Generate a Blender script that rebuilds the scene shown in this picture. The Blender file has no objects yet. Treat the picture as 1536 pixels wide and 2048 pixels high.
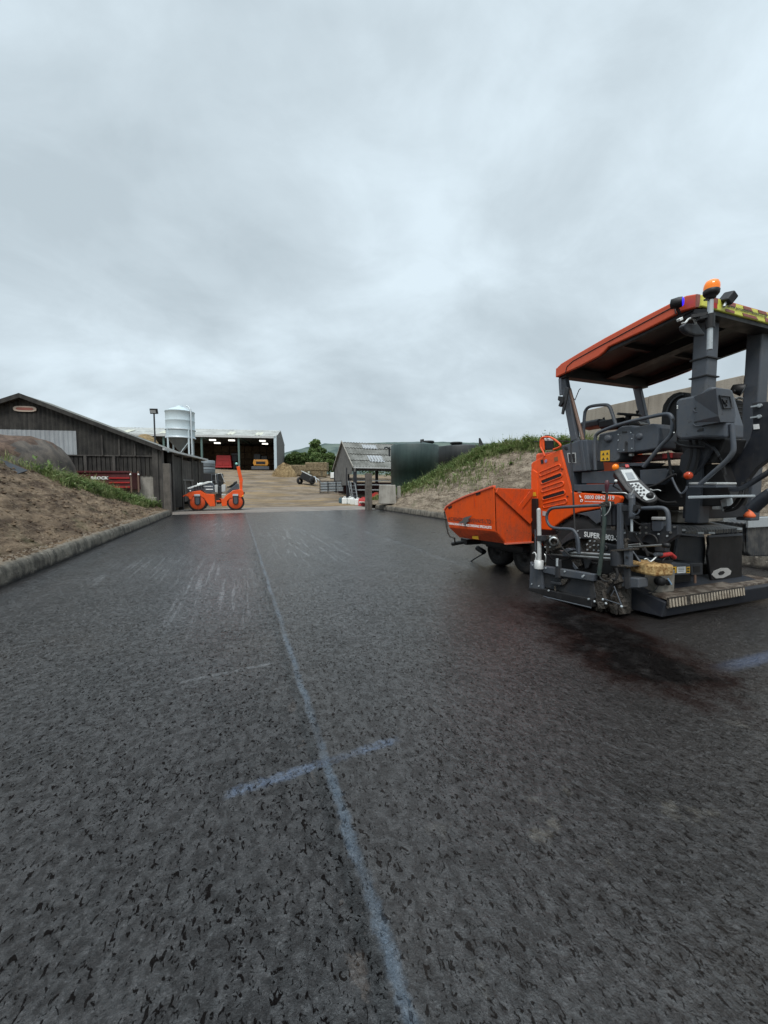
import bpy, bmesh, math, random
import numpy as np
from mathutils import Vector, Matrix, noise as mnoise
random.seed(7)
SC = bpy.context.scene
COL = SC.collection
# ------------------------------------------------------------------ camera
F, CXP, CYP, EYE = 768.0, 768.0, 1024.0, 1.35      # photo pixels, eye height in metres
PITCH = math.radians(3.6506); YAW = math.radians(20.8436)
fw = Vector((math.sin(YAW)*math.cos(PITCH), math.cos(YAW)*math.cos(PITCH), -math.sin(PITCH)))
rt = Vector((math.cos(YAW), -math.sin(YAW), 0)); up = rt.cross(fw)
cd = bpy.data.cameras.new('camera'); cam = bpy.data.objects.new('camera', cd); COL.objects.link(cam)
cd.sensor_fit = 'HORIZONTAL'; cd.sensor_width = 36; cd.lens = 18; cd.clip_start = .05; cd.clip_end = 6000
cam.matrix_world = Matrix(((rt.x, up.x, -fw.x, 0), (rt.y, up.y, -fw.y, 0), (rt.z, up.z, -fw.z, EYE), (0, 0, 0, 1)))
SC.camera = cam
SC.view_settings.view_transform = 'Standard'; SC.view_settings.look = 'None'
SC.view_settings.exposure = 0.62; SC.view_settings.gamma = 1
# ------------------------------------------------------------------ world: overcast
SUN_EL, SUN_AZ = math.radians(56), math.radians(215)
W = bpy.data.worlds.new('World'); SC.world = W; W.use_nodes = True
nt = W.node_tree; nt.nodes.clear()
def wn(t, **k):
    n = nt.nodes.new(t)
    for a, b in k.items(): setattr(n, a, b)
    return n
def wl(a, b): nt.links.new(a, b)
def wmath(op, a, b=None, c=None, clamp=False):
    n = wn('ShaderNodeMath', operation=op); n.use_clamp = clamp
    for i, v in enumerate((a, b, c)):
        if v is None: continue
        if isinstance(v, (int, float)): n.inputs[i].default_value = v
        else: wl(v, n.inputs[i])
    return n.outputs[0]
sky = wn('ShaderNodeTexSky', sky_type='NISHITA'); sky.sun_disc = False
sky.sun_elevation = SUN_EL; sky.sun_rotation = SUN_AZ; sky.dust_density = 4
tc = wn('ShaderNodeTexCoord'); sp = wn('ShaderNodeSeparateXYZ'); wl(tc.outputs['Generated'], sp.inputs[0])
zz = wmath('MAXIMUM', sp.outputs[2], 0.0)
den = wmath('ADD', zz, 0.42)
cb = wn('ShaderNodeCombineXYZ'); wl(wmath('DIVIDE', sp.outputs[0], den), cb.inputs[0]); wl(wmath('DIVIDE', sp.outputs[1], den), cb.inputs[1])
mp = wn('ShaderNodeMapping'); mp.inputs['Rotation'].default_value = (0, 0, math.radians(28)); mp.inputs['Scale'].default_value = (.85, 1.1, 1); mp.inputs['Location'].default_value = (3.1, 1.7, 0)
wl(cb.outputs[0], mp.inputs[0])
def wnoise(scale, detail, rough, dist=0):
    n = wn('ShaderNodeTexNoise'); n.inputs['Scale'].default_value = scale; n.inputs['Detail'].default_value = detail
    n.inputs['Roughness'].default_value = rough; n.inputs['Distortion'].default_value = dist
    wl(mp.outputs[0], n.inputs['Vector']); return n.outputs[0]
n1 = wnoise(1.9, 6, .54, .6); n2 = wnoise(5.0, 8, .62, .4); n3 = wnoise(.95, 2, .5, .3)
s = wmath('ADD', wmath('MULTIPLY', n1, .46), wmath('ADD', wmath('MULTIPLY', n2, .20), wmath('MULTIPLY', n3, .44)))
rp = wn('ShaderNodeValToRGB'); e = rp.color_ramp.elements
e[0].position = .45; e[0].color = (.352, .413, .452, 1); e[1].position = .665; e[1].color = (.512, .596, .650, 1)
m_ = rp.color_ramp.elements.new(.555); m_.color = (.418, .487, .531, 1)
wl(s, rp.inputs[0])
# unseen zenith boost added to light the ground; pale band above the horizon
zen = wn('ShaderNodeMapRange'); zen.interpolation_type = 'SMOOTHSTEP'
wl(sp.outputs[2], zen.inputs[0]); zen.inputs[1].default_value = .74; zen.inputs[2].default_value = .95; zen.inputs[3].default_value = 1.0; zen.inputs[4].default_value = 3.6
hz = wn('ShaderNodeMapRange'); hz.interpolation_type = 'SMOOTHSTEP'
wl(sp.outputs[2], hz.inputs[0]); hz.inputs[1].default_value = 0.0; hz.inputs[2].default_value = .2; hz.inputs[3].default_value = .75; hz.inputs[4].default_value = 0.0
mixh = wn('ShaderNodeMix', data_type='RGBA'); wl(hz.outputs[0], mixh.inputs[0]); wl(rp.outputs[0], mixh.inputs[6]); mixh.inputs[7].default_value = (.455, .53, .575, 1)
sc_ = wn('ShaderNodeVectorMath', operation='SCALE'); wl(mixh.outputs[2], sc_.inputs[0]); wl(zen.outputs[0], sc_.inputs[3])
bgc = wn('ShaderNodeBackground'); wl(sc_.outputs[0], bgc.inputs[0]); bgc.inputs[1].default_value = 1.0
bgs = wn('ShaderNodeBackground'); wl(sky.outputs[0], bgs.inputs[0]); bgs.inputs[1].default_value = .06
mxs = wn('ShaderNodeMixShader'); mxs.inputs[0].default_value = .94
wl(bgs.outputs[0], mxs.inputs[1]); wl(bgc.outputs[0], mxs.inputs[2])
wo = wn('ShaderNodeOutputWorld'); wl(mxs.outputs[0], wo.inputs[0])
# ------------------------------------------------------------------ sun behind cloud
sd = bpy.data.lights.new('sun', 'SUN'); sd.energy = 1.5; sd.angle = math.radians(22); sd.color = (1, .97, .93)
so = bpy.data.objects.new('sun', sd); COL.objects.link(so)
sv = Vector((math.sin(SUN_AZ)*math.cos(SUN_EL), math.cos(SUN_AZ)*math.cos(SUN_EL), math.sin(SUN_EL)))
so.rotation_euler = sv.to_track_quat('Z', 'Y').to_euler(); so.location = (0, 0, 40)

# ================================================================== helpers
def ray(x, y): return fw + rt*((x-CXP)/F) - up*((y-CYP)/F)
E0 = Vector((0, 0, EYE))
def SX(x, y, X): d = ray(x, y); return E0 + d*(X/d.x)             # ray meets the plane x = X
def SY(x, y, Y): d = ray(x, y); return E0 + d*(Y/d.y)
def SZ(x, y, z): d = ray(x, y); return E0 + d*((z-EYE)/d.z)
def SD(x, y, D): return E0 + ray(x, y)*D
def SP(x, y, P0, n):
    d = ray(x, y); n = Vector(n); return E0 + d*((Vector(P0)-E0).dot(n)/d.dot(n))
def C2W(xc, D, z=0):                                              # sideways, ahead -> ground plan
    return Vector((xc*math.cos(YAW)+D*math.sin(YAW), D*math.cos(YAW)-xc*math.sin(YAW), z))

class MB:
    def __init__(s): s.v = []; s.f = []; s.m = []; s.sm = []
    def add(s, vs, fs, m=0, smooth=False):
        o = len(s.v); s.v += [tuple(v) for v in vs]
        for f in fs: s.f.append([i+o for i in f]); s.m.append(m); s.sm.append(smooth)
        return s
    def poly(s, pts, ext, m=0):                                    # polygon pulled along a vector into a solid
        pts = [Vector(p) for p in pts]; ext = Vector(ext); n = len(pts)
        nor = Vector((0, 0, 0))
        for i in range(n): nor += pts[i].cross(pts[(i+1) % n])
        if nor.dot(ext) > 0: pts = pts[::-1]
        vs = pts + [p+ext for p in pts]
        fs = [list(range(n)), list(range(2*n-1, n-1, -1))] + [[(i+1) % n, i, i+n, (i+1) % n+n] for i in range(n)]
        return s.add(vs, fs, m)
    def plx(s, px, X, t, m=0): return s.poly([SX(a, b, X) for a, b in px], (t, 0, 0), m)
    def ply(s, px, Y, t, m=0): return s.poly([SY(a, b, Y) for a, b in px], (0, t, 0), m)
    def box(s, c, d, rot=None, m=0):
        c = Vector(c); vs = []
        for i in (-.5, .5):
            for j in (-.5, .5):
                for k in (-.5, .5):
                    p = Vector((i*d[0], j*d[1], k*d[2]))
                    if rot is not None: p = rot @ p
                    vs.append(c+p)
        return s.add(vs, [[0, 1, 3, 2], [4, 6, 7, 5], [0, 4, 5, 1], [2, 3, 7, 6], [0, 2, 6, 4], [1, 5, 7, 3]], m)
    def bx(s, x0, x1, y0, y1, z0, z1, m=0): return s.box(((x0+x1)/2, (y0+y1)/2, (z0+z1)/2), (abs(x1-x0), abs(y1-y0), abs(z1-z0)), None, m)
    def beam(s, a, b, w, h, m=0, upv=(0, 0, 1)):
        a = Vector(a); b = Vector(b); d = (b-a); L = d.length; d.normalize(); u = Vector(upv)
        if abs(d.dot(u)) > .98: u = Vector((1, 0, 0))
        x = d.cross(u).normalized(); y = x.cross(d)
        return s.box((a+b)/2, (w, L, h), Matrix((x, d, y)).transposed(), m)
    def tube(s, pts, r, n=10, m=0, caps=True):
        pts = [Vector(p) for p in pts]; rings = []; N = len(pts); prev = None
        rr = r if isinstance(r, (list, tuple)) else [r]*N
        for i in range(N):
            d = (pts[min(i+1, N-1)]-pts[max(i-1, 0)]).normalized()
            if prev is None:
                a = Vector((0, 0, 1)) if abs(d.z) < .9 else Vector((1, 0, 0))
                x = d.cross(a).normalized()
            else: x = (prev - d*prev.dot(d)).normalized()
            prev = x; y = d.cross(x)
            rings.append([pts[i] + (x*math.cos(q)+y*math.sin(q))*rr[i] for q in [2*math.pi*k/n for k in range(n)]])
        vs = [v for R in rings for v in R]
        fs = [[i*n+k, i*n+(k+1) % n, (i+1)*n+(k+1) % n, (i+1)*n+k] for i in range(N-1) for k in range(n)]
        s.add(vs, fs, m, True)
        if caps: s.add(rings[0], [list(range(n))[::-1]], m); s.add(rings[-1], [list(range(n))], m)
        return s
    def cyl(s, a, b, r, n=20, m=0): return s.tube([a, b], r, n, m)
    def lathe(s, prof, o, ax=(0, 0, 1), n=28, m=0):
        o = Vector(o); ax = Vector(ax).normalized(); a = Vector((0, 0, 1)) if abs(ax.z) < .9 else Vector((1, 0, 0))
        x = ax.cross(a).normalized(); y = ax.cross(x); vs = []
        for r, h in prof:
            for k in range(n):
                q = 2*math.pi*k/n; vs.append(o+ax*h+(x*math.cos(q)+y*math.sin(q))*max(r, 1e-4))
        fs = [[i*n+k, i*n+(k+1) % n, (i+1)*n+(k+1) % n, (i+1)*n+k] for i in range(len(prof)-1) for k in range(n)]
        return s.add(vs, fs, m, True)
    def ball(s, c, r, n=12, m=0, sc=(1, 1, 1)):
        c = Vector(c); vs = []; fs = []
        for i in range(n//2+1):
            t = math.pi*i/(n//2)
            for k in range(n):
                q = 2*math.pi*k/n
                vs.append(c+Vector((math.sin(t)*math.cos(q)*r*sc[0], math.sin(t)*math.sin(q)*r*sc[1], math.cos(t)*r*sc[2])))
        for i in range(n//2):
            for k in range(n): fs.append([i*n+k, i*n+(k+1) % n, (i+1)*n+(k+1) % n, (i+1)*n+k])
        return s.add(vs, fs, m, True)
    def bolt(s, p, ax, r=.012, h=.012, m=0):
        p = Vector(p); return s.cyl(p, p+Vector(ax).normalized()*h, r, 6, m)
    def text(s, txt, o, xd, yd, width=None, height=None, m=0, bold=0.0, shear=0.0):
        vs, fs = glyphs(txt, bold, shear)
        x0 = min(v[0] for v in vs); x1 = max(v[0] for v in vs); y0 = min(v[1] for v in vs); y1 = max(v[1] for v in vs)
        sx = width/(x1-x0) if width else height/(y1-y0)
        sy = height/(y1-y0) if height else sx
        o = Vector(o); xd = Vector(xd); yd = Vector(yd)
        return s.add([o+xd*((v[0]-x0)*sx)+yd*((v[1]-y0)*sy) for v in vs], fs, m)
    def build(s, name, mats, parent=None, bevel=0, origin=None, world=True, seg=2):
        me = bpy.data.meshes.new(name)
        if parent is not None and world: origin = root_of(parent).location
        o = Vector(origin) if origin is not None else Vector((0, 0, 0))
        me.from_pydata([(x-o.x, y-o.y, z-o.z) for x, y, z in s.v], [], s.f)
        for mt in (mats if isinstance(mats, (list, tuple)) else [mats]): me.materials.append(mt)
        me.polygons.foreach_set('material_index', s.m); me.polygons.foreach_set('use_smooth', s.sm); me.update()
        ob = bpy.data.objects.new(name, me); COL.objects.link(ob)
        if parent is not None: ob.parent = parent
        elif origin is not None: ob.location = o
        if bevel:
            b = ob.modifiers.new('bevel', 'BEVEL'); b.width = bevel; b.segments = seg; b.limit_method = 'ANGLE'; b.angle_limit = math.radians(40)
        return ob
def root_of(o):
    while o.parent is not None: o = o.parent
    return o
_gl = {}
def glyphs(txt, bold, shear):
    k = (txt, bold, shear)
    if k not in _gl:
        cu = bpy.data.curves.new('t', 'FONT'); cu.body = txt; cu.size = 1; cu.offset = bold; cu.shear = shear; cu.resolution_u = 3
        ob = bpy.data.objects.new('t', cu); COL.objects.link(ob)
        me = bpy.data.meshes.new_from_object(ob.evaluated_get(bpy.context.evaluated_depsgraph_get()))
        _gl[k] = ([tuple(v.co) for v in me.vertices], [list(p.vertices) for p in me.polygons])
        bpy.data.objects.remove(ob); bpy.data.curves.remove(cu); bpy.data.meshes.remove(me)
    return _gl[k]
def tag(o, label, cat=None, group=None, kind=None):
    o['label'] = label
    if cat: o['category'] = cat
    if group: o['group'] = group
    if kind: o['kind'] = kind
    return o
def thing(name, label, cat, loc=(0, 0, 0), rz=0, group=None):
    o = bpy.data.objects.new(name, None); COL.objects.link(o); o.location = loc; o.rotation_euler = (0, 0, rz); o.empty_display_size = .2
    return tag(o, label, cat, group)
def dup(root, loc, rz, label):
    r = root.copy(); COL.objects.link(r); r.location = loc; r.rotation_euler = (0, 0, rz); r['label'] = label
    for ch in list(root.children):
        c = ch.copy(); COL.objects.link(c); c.parent = r
        for g in ch.children:
            d = g.copy(); COL.objects.link(d); d.parent = c
    return r

# ================================================================== materials
class NM:
    def __init__(s, name):
        s.mat = bpy.data.materials.new(name); s.mat.use_nodes = True; s.t = s.mat.node_tree; s.t.nodes.clear()
        s.out = s.n('ShaderNodeOutputMaterial'); s.b = s.n('ShaderNodeBsdfPrincipled'); s.l(s.b.outputs[0], s.out.inputs[0])
        s._pos = None; s._obj = None
    def n(s, t, **k):
        q = s.t.nodes.new(t)
        for a, b in k.items(): setattr(q, a, b)
        return q
    def l(s, a, b): s.t.links.new(a, b)
    def set(s, sock, v):
        if isinstance(v, bpy.types.NodeSocket): s.l(v, sock)
        else: sock.default_value = (*v, 1) if isinstance(v, tuple) and len(v) == 3 and sock.type == 'RGBA' else v
    def pos(s):
        if s._pos is None: s._pos = s.n('ShaderNodeNewGeometry').outputs['Position']
        return s._pos
    def obj(s):
        if s._obj is None: s._obj = s.n('ShaderNodeTexCoord').outputs['Object']
        return s._obj
    def map(s, v, scale=(1, 1, 1), rot=(0, 0, 0), loc=(0, 0, 0)):
        q = s.n('ShaderNodeMapping'); s.l(v, q.inputs[0]); q.inputs['Scale'].default_value = scale; q.inputs['Rotation'].default_value = rot; q.inputs['Location'].default_value = loc
        return q.outputs[0]
    def noise(s, sc, det=4, ro=.55, v=None, dist=0, col=False):
        q = s.n('ShaderNodeTexNoise'); q.inputs['Scale'].default_value = sc; q.inputs['Detail'].default_value = det; q.inputs['Roughness'].default_value = ro; q.inputs['Distortion'].default_value = dist
        s.l(v if v is not None else s.pos(), q.inputs['Vector']); return q.outputs[1 if col else 0]
    def vor(s, sc, v=None, feat='F1', rnd=1, out=0):
        q = s.n('ShaderNodeTexVoronoi', feature=feat); q.inputs['Scale'].default_value = sc; q.inputs['Randomness'].default_value = rnd
        s.l(v if v is not None else s.pos(), q.inputs['Vector']); return q.outputs[out]
    def wave(s, sc, v, dist=0, axis='X', prof='SIN'):
        q = s.n('ShaderNodeTexWave', bands_direction=axis, wave_profile=prof); q.inputs['Scale'].default_value = sc; q.inputs['Distortion'].default_value = dist
        s.l(v, q.inputs['Vector']); return q.outputs[1]
    def math(s, op, a, b=None, c=None, clamp=False):
        q = s.n('ShaderNodeMath', operation=op); q.use_clamp = clamp
        for i, v in enumerate((a, b, c)):
            if v is not None: s.set(q.inputs[i], v)
        return q.outputs[0]
    def mr(s, v, a, b, c=0., d=1., smooth=True):
        q = s.n('ShaderNodeMapRange'); q.interpolation_type = 'SMOOTHSTEP' if smooth else 'LINEAR'
        s.l(v, q.inputs[0])
        for i, x in enumerate((a, b, c, d)): s.set(q.inputs[i+1], x)
        return q.outputs[0]
    def mix(s, f, a, b, mode='MIX'):
        q = s.n('ShaderNodeMix', data_type='RGBA', blend_type=mode); s.set(q.inputs[0], f); s.set(q.inputs[6], a); s.set(q.inputs[7], b); return q.outputs[2]
    def ramp(s, v, stops):
        q = s.n('ShaderNodeValToRGB'); s.l(v, q.inputs[0]); el = q.color_ramp.elements
        while len(el) < len(stops): el.new(.5)
        for i, (p, c) in enumerate(stops): el[i].position = p; el[i].color = (*c, 1)
        return q.outputs[0]
    def xyz(s, v=None):
        q = s.n('ShaderNodeSeparateXYZ'); s.l(v if v is not None else s.pos(), q.inputs[0]); return q.outputs
    def bump(s, h, dist=.01, st=1.0, nrm=None):
        q = s.n('ShaderNodeBump'); q.inputs['Distance'].default_value = dist; q.inputs['Strength'].default_value = st; s.l(h, q.inputs['Height'])
        if nrm is not None: s.l(nrm, q.inputs['Normal'])
        return q.outputs[0]
    def done(s, col=None, ro=.6, nrm=None, metal=0, spec=None, **kw):
        if col is not None: s.set(s.b.inputs['Base Color'], col)
        s.set(s.b.inputs['Roughness'], ro); s.set(s.b.inputs['Metallic'], metal)
        if spec is not None: s.set(s.b.inputs['Specular IOR Level'], spec)
        if nrm is not None: s.l(nrm, s.b.inputs['Normal'])
        for k, v in kw.items(): s.set(s.b.inputs[k.replace('_', ' ')], v)
        return s.mat
def paint(name, col, ro=.4, dirt=.35, dcol=(.12, .10, .08), metal=0, scale=3.0, bump=.0, spat=1.0):
    m = NM(name); p = m.pos()
    a = m.noise(scale, 6, .62, p); b = m.noise(scale*9, 4, .6, p); st = m.noise(3.5, 5, .65, m.map(p, (6, 6, .7)))
    f = m.math('MULTIPLY', m.mr(m.math('ADD', m.math('ADD', m.math('MULTIPLY', a, .45), m.math('MULTIPLY', st, .3)), m.math('MULTIPLY', b, .25)), .42, .68), dirt)
    c = m.mix(f, col, dcol)
    if spat:
        c = m.mix(m.math('MULTIPLY', m.mr(m.noise(38, 3, .6, m.map(p, loc=(3, 8, 1))), .63, .68), m.math('MULTIPLY', m.mr(a, .45, .6), dirt*1.4*spat)), c, (.02, .017, .015))
        c = m.mix(m.math('MULTIPLY', m.mr(m.noise(9, 5, .75, m.map(p, (1.6, 1.6, .35), (.6, .3, 0))), .66, .70), dirt*.9), c, tuple(min(1, x*1.5+.05) for x in col))
    r = m.math('ADD', m.math('MULTIPLY', m.noise(scale*4, 5, .6, p), .3), m.math('ADD', m.math('MULTIPLY', f, .35), ro-.12))
    nr = m.bump(m.noise(40, 3, .5, p), bump) if bump else m.bump(m.noise(5, 3, .5, p), .006, .5)
    return m.done(c, r, nr, metal)
def plain(name, col, ro=.6, metal=0): return paint(name, col, ro, .15, (.08, .075, .07), metal)

M = {}
M['orange'] = paint('orange_paint', (.80, .088, .006), .34, .42, (.30, .055, .02))
M['orange_worn'] = paint('worn_orange_paint', (.64, .072, .009), .45, .65, (.20, .06, .03), scale=2.2)
M['orange_roof'] = paint('canopy_orange', (.56, .075, .022), .42, .25, (.35, .08, .03))
M['grey'] = paint('anthracite_paint', (.056, .066, .082), .45, .5, (.12, .115, .105), scale=4)
M['grey_dark'] = paint('dark_grey_paint', (.020, .023, .028), .5, .5, (.07, .062, .055), scale=4)
M['navy'] = paint('blue_black_paint', (.011, .014, .021), .45, .4, (.05, .045, .04))
M['black'] = paint('black_parts', (.007, .007, .008), .5, .4, (.025, .022, .02))
M['rubber'] = paint('black_rubber', (.011, .011, .012), .8, .5, (.04, .035, .03), scale=6)
M['tar'] = paint('tar_caked_steel', (.032, .027, .022), .6, .8, (.08, .065, .05), scale=14, bump=.02)
M['steel'] = paint('bare_steel', (.42, .43, .42), .32, .4, (.14, .12, .10), metal=.85)
M['galv'] = paint('galvanised_steel', (.46, .50, .52), .45, .3, (.25, .26, .26), metal=.35)
M['alu'] = paint('pale_aluminium', (.50, .51, .50), .5, .4, (.25, .24, .22), metal=.2)
M['white'] = paint('white_plastic', (.72, .74, .72), .5, .3, (.40, .38, .34))
M['print_white'] = plain('white_print', (.82, .82, .80), .5)
M['print_black'] = plain('black_print', (.02, .018, .018), .5)
M['yellow'] = plain('yellow_sticker', (.75, .42, .02), .45)
M['fluoro'] = plain('fluorescent_yellow', (.66, .66, .10), .45)
M['brownred'] = plain('faded_red_tape', (.27, .085, .06), .5)
M['red'] = paint('red_paint', (.42, .022, .022), .42, .35, (.15, .04, .03))
M['maroon'] = paint('maroon_paint', (.085, .012, .014), .5, .5, (.10, .06, .05))
M['amber'] = NM('amber_lens').done((.85, .20, .01), .15, Emission_Color=(1, .25, .02), Emission_Strength=.12)
M['amber_red'] = NM('red_lens').done((.45, .045, .008), .15)
M['blue_lens'] = NM('blue_lamp').done((.02, .02, .7), .2, Emission_Color=(.03, .02, 1), Emission_Strength=.6)
M['glass'] = NM('lamp_glass').done((.30, .31, .31), .12, spec=.8)
M['screen'] = plain('pale_keypad', (.46, .49, .49), .4)
M['lcd'] = plain('grey_lcd', (.22, .25, .27), .3)
M['hose_green'] = paint('green_hose', (.020, .038, .034), .6, .7, (.10, .10, .085), scale=16)
M['lamp_on'] = NM('lit_shed_lamp').done((.9, .9, .85), .4, Emission_Color=(1, .97, .88), Emission_Strength=1.0)
M['mint'] = plain('mint_plastic', (.25, .55, .48), .4)

def m_wall(name, col, col2, scale=2.0, bump=.01, ro=.85, streak=True):
    m = NM(name); p = m.pos()
    a = m.noise(scale, 6, .6, p); st = m.noise(1.0, 5, .6, m.map(p, (6, 6, .5))); fine = m.noise(30, 4, .6, p)
    f = m.math('ADD', m.math('MULTIPLY', a, .5), m.math('MULTIPLY', st if streak else a, .5))
    f = m.math('ADD', m.math('MULTIPLY', fine, .25), m.math('MULTIPLY', f, .75))
    return m.done(m.mix(m.mr(f, .36, .64), col, col2), ro, m.bump(fine, bump))
M['concrete'] = m_wall('grey_concrete', (.20, .185, .16), (.36, .34, .30), 2.2, .012)
def m_kerb():
    m = NM('rough_kerb_concrete'); p = m.pos(); X, Y, Z = m.xyz()
    a = m.noise(2.4, 6, .65, p); b = m.noise(34, 5, .7, p); st = m.noise(2.2, 5, .6, m.map(p, (3, 3, .4)))
    c = m.mix(m.mr(m.math('ADD', m.math('MULTIPLY', a, .5), m.math('MULTIPLY', st, .5)), .38, .62), (.055, .050, .043), (.19, .172, .142))
    c = m.mix(m.math('MULTIPLY', m.mr(b, .52, .66), .5), c, (.05, .045, .04)); c = m.mix(m.math('MULTIPLY', m.mr(m.noise(9, 4, .6, m.map(p, loc=(1, 2, 3))), .60, .68), .6), c, (.36, .33, .28))
    tar = m.math('SUBTRACT', 1., m.mr(m.math('ADD', Z, m.math('MULTIPLY', m.math('SUBTRACT', m.noise(5, 5, .7, p), .5), .16)), .02, .09))
    c = m.mix(m.math('MULTIPLY', tar, .9), c, (.014, .0135, .014))
    top = m.math('MULTIPLY', m.mr(m.math('ADD', Z, m.math('MULTIPLY', m.math('SUBTRACT', m.noise(6, 5, .7, p), .5), .1)), .26, .31), .8)
    c = m.mix(top, c, (.17, .132, .092))
    jt = m.math('MULTIPLY', m.mr(m.wave(.175, m.map(p, (0, 1, 0)), .4, 'Y'), .9993, .9999), .8)
    c = m.mix(jt, c, (.03, .027, .024))
    return m.done(c, .9, m.bump(m.math('ADD', m.math('MULTIPLY', a, .8), m.math('ADD', m.math('MULTIPLY', b, .45), m.math('MULTIPLY', m.noise(12, 4, .7, p), .6))), .03), spec=.25)
M['kerb'] = m_kerb()
M['wallcon'] = m_wall('stained_wall_concrete', (.24, .205, .165), (.36, .32, .265), .8, .01)
M['oldwood'] = m_wall('weathered_timber', (.024, .021, .019), (.085, .077, .068), 2.0, .01)
M['postwood'] = m_wall('split_grey_post', (.06, .052, .045), (.15, .13, .11), 3.0, .01)
M['tank'] = m_wall('algae_stained_steel', (.022, .038, .038), (.046, .076, .070), .9, .004, .55)
M['tankdark'] = m_wall('black_tank_steel', (.007, .008, .009), (.022, .026, .026), .9, .004, .55)
M['sheet_dark'] = m_wall('dirty_dark_sheeting', (.006, .0055, .0052), (.046, .042, .036), 2.6, .004, .85)
M['sheet_light'] = m_wall('pale_sheeting', (.24, .25, .26), (.34, .36, .37), 1.5, .003, .7)
M['boardpale'] = m_wall('pale_weathered_boards', (.075, .073, .070), (.155, .15, .14), 2.0, .004, .8)  # paler tone of weathered board
M['roofgrey'] = m_wall('mossy_cement_sheet', (.085, .085, .074), (.18, .18, .165), 1.2, .004, .9, False)
M['roofpale'] = m_wall('pale_cement_sheet', (.25, .255, .24), (.40, .41, .39), .7, .004, .9, False)
M['rooflight'] = m_wall('yellowed_rooflight', (.42, .42, .34), (.55, .55, .46), 1., .002, .6, False)
M['green_steel'] = plain('green_steel', (.09, .15, .135), .5)
M['straw'] = m_wall('straw', (.16, .105, .045), (.30, .215, .11), 5, .05, .95, False)
M['bale'] = m_wall('old_straw_bale', (.10, .075, .04), (.26, .20, .12), 5, .05, .95, False)
M['sheeted'] = m_wall('dusty_black_sheet', (.035, .030, .026), (.13, .105, .085), 2.0, .02, .8, False)
M['redsoil'] = m_wall('red_brown_soil', (.062, .038, .027), (.150, .098, .070), 4, .06, .95, False)
M['foam'] = m_wall('stained_foam', (.18, .085, .02), (.52, .36, .16), 26, .01, .9, False)
M['dustbox'] = m_wall('dusty_steel_box', (.13, .12, .10), (.24, .22, .19), 9, .004, .7, False)
M['pinkpaper'] = plain('faded_label', (.34, .25, .23), .7)
M['pipebrown'] = paint('brown_strut', (.17, .10, .07), .4, .3)
M['silo'] = paint('pale_silo_steel', (.50, .585, .62), .5, .3, (.30, .34, .36), metal=.1, scale=1.2)
M['silodark'] = paint('silo_hopper', (.16, .175, .18), .5, .4, (.10, .10, .10), metal=.2)
M['chain'] = plain('silver_octagon', (.40, .39, .37), .5)

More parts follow.
